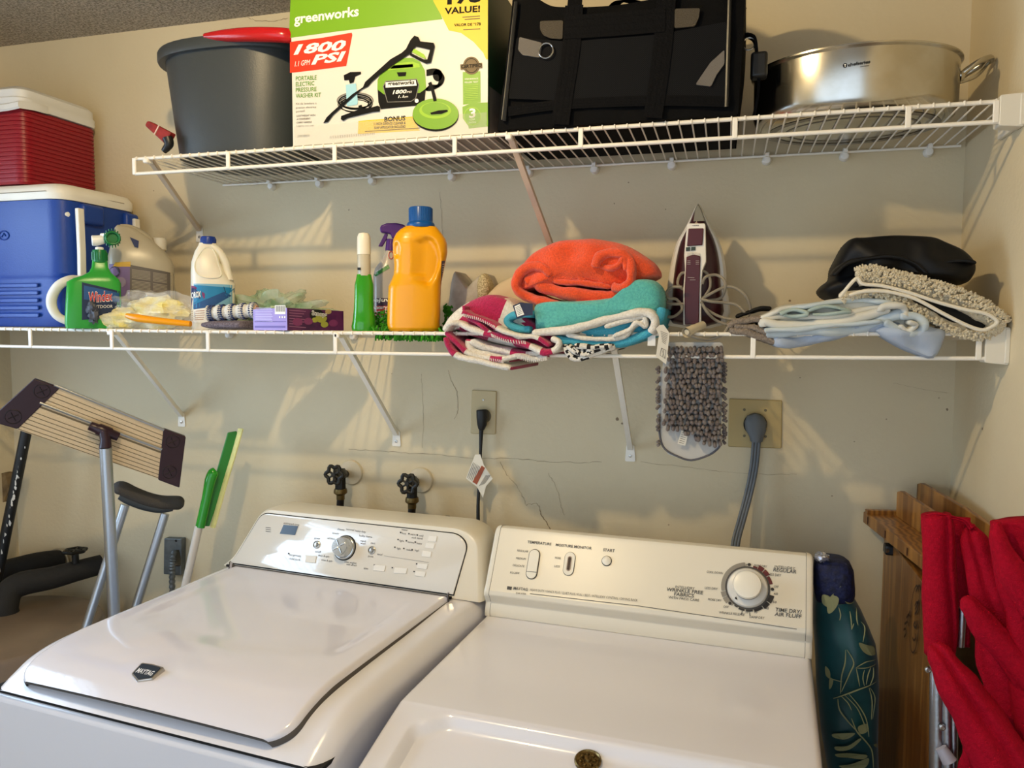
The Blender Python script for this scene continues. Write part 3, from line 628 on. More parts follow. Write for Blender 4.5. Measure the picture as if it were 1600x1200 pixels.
m = MB(); m.box((BX0+.235, by-.0012, ZU+.018), (.462, .0006, .05)); m.build('clear_tape', mat('clear_tape', '#f4efe0', .08, alpha=.12), box)
# --- black soft pet carrier
CX0, CX1, CYf, CYb, CZ1 = -.975, -.492, -.358, -.06, ZU+.255
car = thing('pet_carrier', 'black soft-sided pet carrier with mesh sides and two strap handles on the top shelf', 'pet carrier', ((CX0+CX1)/2, (CYf+CYb)/2, ZU))
M_nylon = mat('black_nylon', '#060607', .8, bump=.2, bump_scale=400, spec=.12); M_strap = mat('black_webbing', '#08080a', .8, bump=.4, bump_scale=250, spec=.12)
M_mesh = mat('black_mesh_fabric', '#222326', .8, spec=.1)
_nt = M_mesh.node_tree; _tc_ = _nt.nodes.new('ShaderNodeTexCoord'); _wv = _nt.nodes.new('ShaderNodeTexChecker'); _wv.inputs['Scale'].default_value = 520
_wv.inputs[1].default_value = C('#040405'); _wv.inputs[2].default_value = C('#1a1b1e'); _nt.links.new(_tc_.outputs['Object'], _wv.inputs['Vector']); _nt.links.new(_wv.outputs[0], _nt.nodes['Principled BSDF'].inputs['Base Color'])
def cpos(s, t, yy=0):   # s across, t up (front face) ; leans and sags a bit
    xl = lerp(CX0-.004, CX0+.032, t); xr = lerp(CX1+.002, CX1+.012, t)
    x = lerp(xl, xr, s); z = ZU+.002+t*(CZ1-ZU-.03*math.sin(s*PI)*1.0*(t**4))
    z += t**3*(.045*max(0, 1-s*5)**2+.012*s)
    return Vector((x, CYf-.006*math.sin(s*PI)*math.sin(t*PI)+.0045*noise.noise(Vector((s*6, t*6, 1)))+yy, z))
m = MB(); m.grid(lambda i, j: cpos(i, j), 40, 30); 
m.grid(lambda i, j: Vector((cpos(i, 1).x, lerp(CYf, CYb, j), cpos(i, 1).z+.035*math.sin(j*PI))), 40, 8)
m.grid(lambda i, j: Vector((cpos(1, j).x+.008*math.sin(i*PI)*math.sin(j*PI), lerp(CYf, CYb, i), cpos(1, j).z)), 10, 20)
m.grid(lambda i, j: Vector((cpos(0, j).x-.008*math.sin(i*PI)*math.sin(j*PI), lerp(CYf, CYb, i), cpos(0, j).z)), 10, 20)
m.grid(lambda i, j: Vector((cpos(i, j).x, CYb, cpos(i, j).z)), 10, 10); m.grid(lambda i, j: Vector((lerp(CX0, CX1, i), lerp(CYf, CYb, j), ZU+.002)), 4, 4)
body_c = m.build('carrier_body', M_nylon, car, angle=60)
def cinv(px, py):   # picture point on the front panel
    return Plane((0, CYf-.005, 0), (0, -1, 0)).p(px, py)
def panel(pts, y_, mi, mb): mb.prism(roundpoly([Vector((cinv(*p).x, CYf-y_, cinv(*p).z)) for p in pts], .004), (0, .004, 0), mi)
m = MB(); panel([(808, 60), (890, 66), (1030, 55), (1135, 35), (1136, 160), (1020, 150), (880, 158), (795, 155)], .009, 0, m); m.build('mesh_window', M_mesh, car, smooth=False)
def strapf(nm, pts, w_, dy=.0115, par=car):
    m = MB(); q = catmull([Vector((cinv(*p).x, CYf-dy, cinv(*p).z)) for p in pts], 6)
    R_ = []
    for i, p in enumerate(q):
        t = (q[min(i+1, len(q)-1)]-q[max(i-1, 0)]).normalized(); s_ = Vector((0, -1, 0)).cross(t)*(w_/2)
        R_.append([p-s_, p+s_, p+s_+Vector((0, .003, 0)), p-s_+Vector((0, .003, 0))])
    m.rings(R_)
    for off in (-.3, 0, .3):
        m.strip([p+Vector((0, -.0006, 0))+Vector((0, -1, 0)).cross((q[min(i+1, len(q)-1)]-q[max(i-1, 0)]).normalized())*(w_*off) for i, p in enumerate(q)], .0012, (0, -1, 0))
    return m.build(nm, M_strap, par, angle=30)
strapf('strap', [(876, 195), (884, 140), (893, 80), (898, 10)], .037)
strapf('strap', [(1020, 185), (1030, 120), (1037, 60), (1042, -10)], .037)
strapf('strap', [(884, 45), (960, 40), (1040, 33)], .046, .013)
strapf('strap', [(795, 175), (870, 165), (960, 160), (1050, 158), (1140, 160)], .020, .010)
m = MB()
for s_ in (0,):
    q = [Vector((cinv(898, 10).x, CYf-.01, CZ1-.03)), Vector((cinv(902, -30).x, CYf+.01, CZ1+.03)), Vector((cinv(930, -60).x, CYf+.04, CZ1+.075)), Vector((cinv(985, -62).x, CYf+.05, CZ1+.08)), Vector((cinv(1035, -40).x, CYf+.02, CZ1+.035)), Vector((cinv(1042, -8).x, CYf-.01, CZ1-.02))]
    q = catmull(q, 6); m.rings([[p+Vector((-.015, 0, -.002)), p+Vector((.015, 0, -.002)), p+Vector((.015, 0, .002)), p+Vector((-.015, 0, .002))] for p in q])
m.build('carry_handle', M_strap, car)
q = catmull([Vector((cinv(932, 6).x, -.20, CZ1-.03)), Vector((cinv(936, -30).x, -.20, CZ1+.03)), Vector((cinv(960, -50).x, -.2, CZ1+.05)), Vector((cinv(1010, -40).x, -.2, CZ1+.02)), Vector((cinv(1020, 0).x, -.2, CZ1-.03))], 6)
m = MB(); m.rings([[p+Vector((-.011, 0, -.002)), p+Vector((.011, 0, -.002)), p+Vector((.011, 0, .002)), p+Vector((-.011, 0, .002))] for p in q]); m.build('carry_handle', M_strap, car)
for pts in ([(845, 35), (881, 34), (880, 63), (862, 62), (850, 57), (845, 48)], [(1055, 16), (1094, 15), (1092, 30), (1086, 43), (1054, 46)]):
    m = MB(); panel(pts, .0125, 0, m); m.build('patch', mat('brown_grey_mesh', '#453d30', .6, bump=.6, bump_scale=900), car, smooth=False)
for pts in ([(813, 60), (848, 69), (845, 92), (818, 88), (811, 80)], [(1132, 80), (1132, 102), (1120, 118), (1111, 137), (1087, 134), (1095, 122), (1110, 100)]):
    m = MB(); panel(pts, .0135, 0, m); m.build('light_mesh_tab', mat('pale_mesh', '#77716a', .7, bump=.8, bump_scale=1200), car, smooth=False)
m = MB(); c = cinv(855, 82); m.tube([Vector((c.x+.015*math.cos(t/16*2*PI), CYf-.016, c.z+.015*math.sin(t/16*2*PI))) for t in range(16)], .0016, 6, closed=True); m.build('ring', M_steel, car)
for (xa, xb) in (((789, 190), (808, 5)), ((1135, 168), (1140, -5))):
    a, b = cinv(*xa), cinv(*xb); MB().tube([Vector((a.x, CYf-.008, a.z)), Vector((b.x, CYf-.010, b.z))], .0045, 8).build('piping', M_blk, car)
a, b = cinv(785, 188), cinv(806, 5); MB().tube([Vector((a.x, CYf-.010, a.z)), Vector((b.x, CYf-.012, b.z))], .0012, 6).build('zip_glint', M_steel, car)
# side buckle strap
m = MB(); q = catmull([Vector((CX1+.012, -.30, ZU+.17)), Vector((CX1+.028, -.30, ZU+.16)), Vector((CX1+.034, -.30, ZU+.12)), Vector((CX1+.038, -.30, ZU+.06)), Vector((CX1+.030, -.30, ZU+.01))], 5)
m.rings([[p+Vector((0, -.016, 0)), p+Vector((.005, -.016, 0)), p+Vector((.005, .016, 0)), p+Vector((0, .016, 0))] for p in q]); m.build('shoulder_strap', M_strap, car)
m = MB(); m.box((CX1+.040, -.31, ZU+.105), (.032, .03, .05)); m.build('buckle', M_blk, car, bevel=.006, seg=3)
m = MB(); m.tube([Vector((CX1+.020, -.31, ZU+.15+.012*math.cos(t)))+Vector((.012*math.sin(t), 0, 0)) for t in [k*2*PI/14 for k in range(14)]], .002, 6, closed=True); m.build('buckle_ring', M_steel, car)
# --- steel pot
pot = thing('cooking_pot', 'wide stainless steel pot with loop handle at the right end of the top shelf', 'pot', (-.255, -.19, ZU))
M_pot = mat('stained_stainless', '#cfccc4', .22, 1, noise_scale=9, col2='#b9b2a0', bump=.03, bump_scale=40)
PC = (-.262, -.185)
def pr(a, b, z): return oval(PC[0], PC[1], a, b, ZU+z, 2.0, 64)
m = MB(); m.rings([pr(.165, .135, 0), pr(.178, .148, .003), pr(.190, .160, .014), pr(.195, .165, .03), pr(.196, .166, .112), pr(.201, .171, .116), pr(.201, .171, .119), pr(.193, .163, .119), pr(.192, .162, .03), pr(.17, .14, .008)])
pb = m.build('pot_body', M_pot, pot, angle=50)
m = MB(); m.rings([pr(.166, .136, -.0006), pr(.150, .120, -.0008)], caps=False); m.rings([pr(.130, .100, -.0006), pr(.124, .094, -.0008)], caps=False); m.build('base_rings', mat('dull_base_steel', '#8d8983', .4, 1), pot)
lp = Plane((PC[0], PC[1]-.167, ZU+.06), (0, -1, 0))
def wrap(v):   # lay flat lettering on the curved side
    x = v.x-PC[0]; return Vector((v.x, PC[1]-.1672*math.sqrt(max(0, 1-(x/.197)**2))-.0006, v.z))
t_ = MB(); ptext(t_, lp, 'chefseries', (1325, 103), (1360, 98), 4.6, 0, bold=.03); c = lp.p(1320.5, 101.5); t_.flat([c+Vector((.0038*math.cos(k*PI/8), -.001, .0038*math.sin(k*PI/8))) for k in range(16)], 0)
ptext(t_, lp, 'T', (1319.3, 104), (1322.2, 103.8), 4.2, 1, off=.0012, bold=.05); t_.strip([lp.p(1344, 104), lp.p(1358, 102.3)], .0006, (0, -1, 0), 0)
t_.v = [wrap(v)+Vector((0, (v.y-(PC[1]-.167))*1.0, 0)) for v in t_.v]; t_.build('maker_mark', [M_blk, mats_box[0]], pot, smooth=False)
m = MB(); hz = ZU+.098
m.tube([(-.071, -.215, hz-.014), (-.045, -.220, hz+.006), (-.018, -.205, hz+.020), (-.010, -.185, hz+.020), (-.018, -.165, hz+.020), (-.045, -.150, hz+.006), (-.071, -.155, hz-.014)], [.006, .0055, .0055, .0065, .0055, .0055, .006], 10, smooth=5)
m.tube([(-.071, -.215, hz-.026), (-.040, -.208, hz-.014), (-.014, -.185, hz+.016)], .004, 8, smooth=5)
m.lathe([(.0001, 0), (.011, 0), (.009, .006), (.0001, .007)], 14, frame((-.070, -.215, hz-.016), (0, 1, 0), (0, 0, 1))); m.build('loop_handle', M_pot, pot)
# ================================================================ coolers on the left
M_blue = mat('cooler_blue', '#173f94', .38, bump=.12, bump_scale=220); M_cwhite = mat('cooler_white', '#ece7da', .4); M_cred = mat('cooler_red', '#8f1420', .42)
blue = thing('cooler', 'large blue cooler with a white lid standing on the long shelf', 'cooler', (-2.40, -.17, 1.557), 'coolers')
ZB = 1.558
def rr(x0, x1, y0, y1, z, r, n=6): return roundpoly([Vector((x0, y0, z)), Vector((x1, y0, z)), Vector((x1, y1, z)), Vector((x0, y1, z))], r, n)
bx0, bx1, by0, by1 = -2.69, -2.190, -.298, -.025
m = MB(); m.rings([rr(bx0+.012, bx1-.014, by0+.012, by1, ZB, .03), rr(bx0+.008, bx1-.010, by0+.008, by1, ZB+.006, .04), rr(bx0+.007, bx1-.008, by0+.007, by1, ZB+.125, .05), rr(bx0+.006, bx1-.006, by0+.005, by1, ZB+.132, .05),
                  rr(bx0, bx1, by0, by1, ZB+.142, .05), rr(bx0, bx1, by0, by1, ZB+.335, .05)]); m.build('cooler_body', M_blue, blue, angle=35)
m = MB()
for k in range(5):
    z = ZB+.025+k*.020; m.prism(roundpoly([Vector((bx0+.2, by0+.0055, z)), Vector((-2.28, by0+.0055, z)), Vector((-2.28, by0+.0055, z+.011)), Vector((bx0+.2, by0+.0055, z+.011))], .004), (0, -.006, 0))
m.build('front_ribs', M_blue, blue, bevel=.002)
m = MB(); m.rings([rr(bx0-.004, bx1+.004, by0-.006, by1, ZB+.336, .055), rr(bx0-.008, bx1+.006, by0-.010, by1+.002, ZB+.348, .055), rr(bx0-.008, bx1+.006, by0-.010, by1+.002, ZB+.362, .055), rr(bx0+.004, bx1-.006, by0+.004, by1-.004, ZB+.376, .05), rr(bx0+.03, bx1-.03, by0+.03, by1-.02, ZB+.382, .04)]); m.build('cooler_lid', M_cwhite, blue, angle=50)
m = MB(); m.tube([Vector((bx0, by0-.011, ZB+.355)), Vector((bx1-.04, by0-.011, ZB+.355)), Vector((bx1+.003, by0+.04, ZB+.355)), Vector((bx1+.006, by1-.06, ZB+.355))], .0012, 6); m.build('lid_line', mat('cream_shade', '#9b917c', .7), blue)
px_ = bx1
m = MB(); m.box((bx1+.002, by0+.063+.03, ZB+.305), (.03, .075, .055)); m.build('handle_mount', M_blue, blue, bevel=.01, seg=4); m = MB(); m.box((bx1+.002, by1-.035, ZB+.285), (.026, .05, .09)); m.build('handle_mount', M_blue, blue, bevel=.01, seg=4)
f = frame((bx1-.047, by0+.003, ZB+.300), (1, 0, 0), (0, 0, 1)); f2 = frame((bx1-.018, by0+.020, ZB+.298), (.75, .66, 0), (0, 0, 1))
m = MB(); m.prism(roundpoly([f2 @ Vector((-.020, -.009, .001)), f2 @ Vector((.020, -.009, .001)), f2 @ Vector((.020, .009, .001)), f2 @ Vector((-.020, .009, .001))], .008), f2.to_3x3() @ Vector((0, 0, -.002))); m.build('latch_recess', mat('deep_navy', '#0c1a3c', .5), blue)
m = MB(); m.lathe([(.0001, 0), (.008, 0), (.0075, .004), (.004, .007), (.0001, .008)], 16, frame(f2 @ Vector((.010, 0, .001)), (.75, .66, 0), (0, 0, 1))); m.build('latch_knob', M_cwhite, blue)
m = MB(); f3 = frame((-2.385, by0-.0015, ZB+.245), (1, 0, 0), (0, 0, 1)); m.tube([f3 @ Vector((.017*math.cos(t*PI/8), .012*math.sin(t*PI/8), 0)) for t in range(16)], .0016, 6, closed=True); m.tube([f3 @ Vector((-.008, -.004, 0)), f3 @ Vector((0, .006, 0)), f3 @ Vector((.006, -.002, 0))], .0014, 6); m.build('embossed_mark', M_blue, blue)
hm = MB(); xh = bx1+.018
arm0 = [Vector((xh, by0+.040, ZB+.315)), Vector((xh+.002, by0+.040, ZB+.20)), Vector((xh+.004, by0+.036, ZB+.112))]
def bar(mb, pts, w_, t_):
    R_ = []
    for p in pts: R_.append([p+Vector((-t_/2, -w_/2, 0)), p+Vector((t_/2, -w_/2, 0)), p+Vector((t_/2, w_/2, 0)), p+Vector((-t_/2, w_/2, 0))])
    mb.rings(R_)
bar(hm, arm0, .02, .012); hm.build('handle_arm', M_cwhite, blue, bevel=.002); hm = MB(); bar(hm, [Vector((xh, by1-.03, ZB+.315)), Vector((xh+.003, by1-.03, ZB+.118))], .02, .012)
hm.build('handle_arm', M_cwhite, blue, bevel=.002)
gp = [at(121, 436, y=-.268), at(108, 437, y=-.300), at(92, 446, y=-.318), at(82, 462, y=-.322), at(81, 478, y=-.320), at(90, 494, y=-.312), at(108, 503, y=-.295)]
hm = MB(); hm.tube(gp, [.010, .011, .0125, .013, .0125, .011, .010], 12, smooth=5); hm.build('handle_grip', M_cwhite, blue)
red = thing('cooler', 'red ribbed cooler with a white lid stacked on the blue cooler', 'cooler', (-2.49, -.16, ZB+.384), 'coolers')
ZR = ZB+.3825; rx0, rx1, ry0, ry1 = -2.70, -2.318, -.29, -.03
m = MB(); R_ = [rr(rx0+.004, rx1-.004, ry0+.004, ry1, ZR, .03)]
for k in range(17):
    z = ZR+.006+k*.0115; R_.append(rr(rx0, rx1, ry0, ry1, z, .035)); R_.append(rr(rx0, rx1, ry0, ry1, z+.006, .035)); R_.append(rr(rx0+.003, rx1-.003, ry0+.003, ry1-.002, z+.0075, .033)); R_.append(rr(rx0+.003, rx1-.003, ry0+.003, ry1-.002, z+.010, .033))
m.rings(R_); m.build('cooler_body', M_cred, red, angle=30)
zt = ZR+.203
m = MB(); m.rings([rr(rx0-.004, rx1+.003, ry0-.005, ry1+.002, zt, .04), rr(rx0-.006, rx1+.005, ry0-.008, ry1+.003, zt+.006, .04), rr(rx0-.006, rx1+.005, ry0-.008, ry1+.003, zt+.022, .04), rr(rx0-.002, rx1+.002, ry0-.003, ry1, zt+.026, .04), rr(rx0-.002, rx1+.001, ry0-.003, ry1, zt+.045, .04), rr(rx0+.012, rx1-.012, ry0+.012, ry1-.01, zt+.056, .03)]); m.build('cooler_lid', mat('cool_white_lid', '#dcdcda', .4), red, angle=40)
hm = MB(); hz = zt-.006
R_ = []
for p in [Vector((rx0-.002, ry0-.014, hz-.008)), Vector((rx1-.03, ry0-.014, hz)), Vector((rx1+.004, ry0-.008, hz+.006)), Vector((rx1+.010, ry0+.03, hz+.010)), Vector((rx1+.010, ry0+.075, hz+.012))]:
    R_.append([p+Vector((0, 0, -.010)), p+Vector((.0, -.005, -.006)), p+Vector((.0, -.005, .006)), p+Vector((0, 0, .010)), p+Vector((-.004, .004, .006)), p+Vector((-.004, .004, -.006))])
hm.rings(R_); hm.build('handle', mat('cool_white_lid', '#dcdcda', .4), red)
# ================================================================ bottles and small goods on the long shelf
def deck(x): return zL(x)+.0048
class Body:
    """loft that faces the viewer's side of the room; rows of (py, left px, right px, half depth)"""
    def __init__(s, rows, y, e=2.3, turn=0.0, seg=32, base=True):
        px = (rows[-1][1]+rows[-1][2])/2; c = at(px, rows[-1][0], y=y)
        d = c-CAM; d.z = 0; d.normalize(); s.d = d; s.e1 = Vector((d.y, -d.x, 0)); s.pl = Plane(c, -d); s.c = c; s.e = e; s.seg = seg; s.turn = turn
        s.rows = []
        for r in rows:
            a, b = s.pl.p(r[1], r[0]), s.pl.p(r[2], r[0]); m = (a+b)/2; s.rows.append([r[0], m, (b-a).length/2, r[3]])
        if base:
            dz = deck(c.x)-s.rows[-1][1].z; n = len(s.rows)
            s.rows[-1][1] = s.rows[-1][1]+Vector((0, 0, dz))
    def rings(s, grow=0, lo=0, hi=None):
        out = []
        for py, c, hw, dp in s.rows[lo:hi]:
            hw += grow; dp += grow; ring = []
            for k in range(s.seg):
                t = 2*PI*k/s.seg; ct, st = math.cos(t), math.sin(t)
                ring.append(c+s.e1*(hw*math.copysign(abs(ct)**(2/s.e), ct))+s.d*(dp*math.copysign(abs(st)**(2/s.e), st)))
            out.append(ring)
        return out
    def row_at(s, z):
        R_ = s.rows
        for i in range(len(R_)-1):
            z0, z1 = R_[i][1].z, R_[i+1][1].z
            if (z-z0)*(z-z1) <= 0 and z0 != z1:
                t = (z-z0)/(z1-z0); return R_[i][1].lerp(R_[i+1][1], t), lerp(R_[i][2], R_[i+1][2], t), lerp(R_[i][3], R_[i+1][3], t)
        r = R_[0] if z > R_[0][1].z else R_[-1]; return r[1], r[2], r[3]
    def on(s, v, off=.0006):
        c, hw, dp = s.row_at(v.z); u_ = (v-c).dot(s.e1)/hw; k = min(.97, abs(u_)); v = v+s.e1*((math.copysign(k, u_)-u_)*hw)
        dd = dp*(1-k**s.e)**(1/s.e); base = v-s.d*((v-s.c).dot(s.d)); base = base+s.d*((c-s.c).dot(s.d))
        return base-s.d*(dd+off)
    def p(s, px, py, off=.0006):
        v = s.pl.p(px, py); c, hw, dp = s.row_at(v.z)
        v = s.pl.p(px, py, dp*.85); return s.on(v, off)
    def region(s, mb, pts, mi, off=.0006, n=10):
        """fill a 4-sided region (tl,tr,br,bl px) with a surface-following grid"""
        tl, tr, br, bl = [Vector((a, b, 0)) for a, b in pts]
        def f(i, j):
            q = (tl.lerp(tr, i)).lerp(bl.lerp(br, i), j); return s.p(q.x, q.y, off)
        mb.grid(f, n, n, mi)
    def text(s, mb, t, p0, p1, h, mi, off=.0012, shear=0, bold=0, up=(0, -1)):
        k = len(mb.v); a = s.pl.p(p0[0], p0[1], s.rows[-1][3]*.85); b = s.pl.p(p1[0], p1[1], s.rows[-1][3]*.85); c = s.pl.p(p0[0]+up[0]*h, p0[1]+up[1]*h, s.rows[-1][3]*.85)
        mb.text(t, a, b-a, c-a, mi, shear, bold=bold)
        for i in range(k, len(mb.v)): mb.v[i] = s.on(mb.v[i], off)
    def frame(s, px, py, off=0, tilt=0):
        v = s.pl.p(px, py, off); return frame(v, s.e1, (0, 0, 1), -s.d)
def z5(a, b): return (a/4.4444, 300+b/4.4444)
def z6(a, b): return (280+a/3.6364, 300+b/3.6364)
def z2(a, b): return (540+a/5.4556, 310+b/5.4556)
# --- green hose-end sprayer bottle
B = Body([(408, 144, 168, .012), (418, 143, 169, .014), (426, 139, 174, .020), (432, 128, 181, .026), (436, 115, 186, .029), (442, 104, 189, .031), (500, 101, 189, .031), (507, 101, 189, .031), (511, 103, 188, .029)], -.322, e=5)
win = thing('spray_bottle', 'bright green window cleaner bottle with a hose-end spray nozzle, beside the blue cooler', 'bottle', Vector((B.c.x, B.c.y, deck(B.c.x))))
M_wg = mat('leaf_green_plastic', '#2c9b35', .3, sss=.1); M_dg = mat('deep_green_plastic', '#0f6e35', .35)
m = MB(); m.rings(B.rings()); bo = m.build('bottle_body', M_wg, win, angle=60)
m = MB(); l = [(128, 441), (187, 455), (187, 495), (128, 500)]; B.region(m, l, 0); 
B.region(m, [(131, 446), (186, 458), (186, 472), (131, 468)], 1, .0009); B.text(m, 'Windex', (138, 473), (176, 470), 17, 2, .0016, 0, .035); B.text(m, 'Windex', (138.5, 472.5), (175.5, 469.5), 16, 3, .0022, 0, .015); B.text(m, 'OUTDOOR', (142, 482), (176, 481), 5, 2, .0014)
m.build('front_label', [mat('label_navy', '#16284a', .35), mat('label_blue', '#1f4f86', .35), mats_box[0], mat('label_red', '#c8201c', .35)], bo, smooth=False)
f = frame(B.pl.p(156, 408), B.e1, B.d, (0, 0, 1))
m = MB(); R_ = [(.0175, -.003), (.0175, .024), (.016, .028)]; m.lathe([(.0001, -.003)]+R_+[(.0001, .028)], 24, f)
for k in range(20): a = k*PI/10; m.box(f @ Vector((.0178*math.cos(a), .0178*math.sin(a), .012)), (.0016, .0016, .020))
m.build('collar', M_dg, win)
m = MB(); m.lathe([(.0001, .026), (.010, .026), (.010, .036), (.0001, .036)], 16, f); c1 = B.pl.p(147, 378); c2 = B.pl.p(166, 372)
fx = frame(c1, B.d, (0, 0, 1), B.e1); m.tube([B.pl.p(143, 376), B.pl.p(150, 376), B.pl.p(163, 374)], [.0135, .0135, .011], 16); m.box(B.pl.p(166, 371), (.022, .022, .020)); m.build('spray_head', mat('bright_white_plastic', '#f0efe9', .35), win, bevel=.003)
f = frame(B.pl.p(176, 372, .026), B.e1, (0, 0, 1), -B.d+Vector((.25, 0, .0))); 
m = MB(); m.lathe([(.0001, -.02), (.017, -.02), (.0185, 0), (.0165, .003), (.0135, .002), (.012, -.006), (.0001, -.006)], 24, f)
for k in range(16): a = k*PI/8; m.box(f @ Vector((.0185*math.cos(a), .0185*math.sin(a), -.006)), (.002, .002, .012))
m.build('hose_connector', M_dg, win)
# --- translucent gallon jug
B = Body([(352, 183, 192, .010), (357, 179, 212, .018), (375, 176, 238, .03), (392, 171, 258, .042), (405, 168, 268, .046), (415, 168, 272, .048), (470, 168, 274, .048), (497, 169, 273, .048), (503, 172, 270, .046)], -.175, e=3.4)
jug = thing('gallon_jug', 'translucent gallon jug with a purple and grey label behind the green spray bottle', 'bottle', Vector((B.c.x, B.c.y, deck(B.c.x))))
M_trans = mat('milky_plastic', '#c9bda2', .3, alpha=.93, trans=.25)
m = MB(); m.rings(B.rings()); bo = m.build('jug_body', M_trans, jug, angle=60)
m = MB(); m.tube([B.pl.p(188, 356), B.pl.p(205, 358), B.pl.p(230, 372), B.pl.p(240, 392)], [.010, .011, .011, .012], 12, smooth=5); m.build('grip', M_trans, jug)
m = MB(); B.region(m, [(203, 371), (217, 377), (216, 388), (210, 386)], 0, .004); m.build('handle_opening', mat('handle_hole_blue', '#26335e', .6), jug, smooth=False)
m = MB(); B.region(m, [(170, 412), (203, 414), (203, 468), (170, 466)], 0); B.region(m, [(203, 414), (272, 427), (272, 470), (203, 470)], 1); B.region(m, [(180, 410), (204, 409), (204, 417), (176, 417)], 2, .0009)
for j in range(3):
    for i in range(2):
        x0, y0 = 206+i*33, 421+j*17+i*5
        for k in range(7): B.region(m, [(x0, y0+k*2.1), (x0+29, y0+4+k*2.1), (x0+29, y0+4.8+k*2.1), (x0, y0+.8+k*2.1)], 3, .001, 3)
for (x, y, r, mi) in [(179, 425, 9, 4), (189, 441, 8, 5)]:
    m.flat([B.p(x+r*math.cos(k*PI/8), y+r*math.sin(k*PI/8), .0016) for k in range(16)], mi)
m.build('label', [mat('label_purple', '#6d5886', .45), mat('label_grey_brown', '#5e564f', .5), mat('label_mustard', '#c29a2c', .4), mat('label_pale_text', '#a09684', .5), mat('label_dark_purple', '#2e2438', .45), mat('label_mauve', '#86778c', .45)], bo, smooth=False)
m = MB(); m.tube([B.pl.p(250, 391), B.pl.p(250, 372)], [.017, .017], 18); m.build('cap', mat('milk_cap', '#cfc6b2', .4), jug, bevel=.002)
# --- bleach bottle
B = Body([(380, 311, 338, .013), (384, 310, 339, .016), (394, 304, 342, .026), (410, 299, 344, .036), (425, 298, 352, .040), (438, 298, 362, .043), (443, 298, 367, .044), (500, 298, 368, .044), (508, 298, 368, .044), (512, 300, 366, .042)], -.215, e=3)
ble = thing('bleach_bottle', 'white bleach jug with a blue cap and blue label, left of the dotted roller', 'bottle', Vector((B.c.x, B.c.y, deck(B.c.x))))
M_bw = mat('cream_white_plastic', '#ece5d2', .35, sss=.1)
m = MB(); m.rings(B.rings()); bo = m.build('bottle_body', M_bw, ble, angle=60)
m = MB(); m.tube([B.pl.p(330, 385, .01), B.pl.p(341, 392, .012), B.pl.p(351, 408, .012), B.pl.p(355, 425, .012), B.pl.p(358, 440, .02)], [.011, .010, .0105, .011, .012], 14, smooth=5); m.build('handle', M_bw, ble)
m = MB()
ov = [B.p(x, y, .0012) for x, y in [(330, 388), (337, 398), (342, 415), (346, 428), (340, 434), (322, 434), (308, 428), (304, 415), (310, 400), (320, 388)]]
m.tube(ov, .0018, 6, closed=True, smooth=4); m.build('embossed_outline', M_bw, bo)
m = MB(); f = frame(B.pl.p(325.5, 380.5), B.e1, B.d, (0, 0, 1)); m.lathe([(.0001, -.002), (.0185, -.002), (.0185, .014), (.0165, .0175), (.0001, .018)], 28, f)
for k in range(28): a = k*2*PI/28; m.box(f @ Vector((.0186*math.cos(a), .0186*math.sin(a), .006)), (.0014, .0014, .012))
m.build('cap', mat('cap_royal_blue', '#1c3a8c', .35), ble)
m = MB(); B.region(m, [(298, 443), (367.5, 445), (367.5, 504), (298, 504)], 0, .0004, 14); B.region(m, [(298, 445), (367.5, 450), (350, 466), (298, 484)], 1, .0008, 12)
B.region(m, [(298, 478), (350, 456), (362, 462), (298, 499)], 3, .0010, 10); B.region(m, [(298, 484), (330, 480), (325, 504), (298, 504)], 2, .0012, 6)
dm = [(285, 461), (301, 446), (319, 460), (319, 465), (301, 480), (288, 470)]
m.flat([B.p(x, y, .0022) for x, y in [(298.5, 446), (304, 447), (320, 459), (320, 466), (304, 478), (298.5, 480)]], 4); m.flat([B.p(x, y, .0026) for x, y in [(298.5, 450), (303, 450), (312, 458), (313, 466), (303, 474), (298.5, 476)]], 5)
B.text(m, 'OROX', (298.6, 466), (314, 464), 9.5, 2, .0036, 0, .03)
for k in range(5): B.region(m, [(299, 486+k*3.4), (322-k, 485+k*3.4), (322-k, 486+k*3.4), (299, 487+k*3.4)], 6, .0018, 3)
m.flat([B.p(x, y, .0016) for x, y in [(349, 448), (366, 450), (366, 457), (352, 457)]], 7)
m.build('label', [mat('label_pale_blue', '#7eb4cf', .35), mat('label_cyan_blue', '#1d7fb2', .35), mats_box[0], _mats['label_blue'], mat('label_magenta', '#7c2f62', .4), mat('label_deep_navy', '#1b2557', .4), mat('label_tan', '#b0876a', .5), mat('label_charcoal', '#2b2b30', .5)], bo, smooth=False)
# --- yellow duster in a clear bag with an orange handle
c = at(215, 490, y=-.275); dz = deck(c.x)
dus = thing('bagged_duster', 'fluffy yellow duster wrapped in clear plastic with its orange handle in front', 'duster', Vector((c.x, c.y, dz)))
M_fluff = mat('yellow_fluff', '#efdc7a', .9, noise_scale=30, col2='#f4ecc0', sheen=.5, bump=1, bump_scale=120)
def blob(mb, c, r, amp, fr, seed, nu=28, nv=18, flat=None, pw=2.0):
    c = Vector(c)
    def f(i, j):
        th = 2*PI*i; ph = PI*j
        v = Vector((math.sin(ph)*math.cos(th), math.sin(ph)*math.sin(th), math.cos(ph)))
        k = 1+amp*noise.noise(v*fr+Vector((seed, 0, seed)))
        p = Vector((v.x*r[0]*k, v.y*r[1]*k, v.z*r[2]*k)); q = c+p
        if flat is not None and q.z < flat: q.z = flat+.0003*(q.z-flat)
        return q
    mb.grid(f, nu, nv)
V = at(188, 492, y=-.29); V2 = at(243, 490, y=-.26)
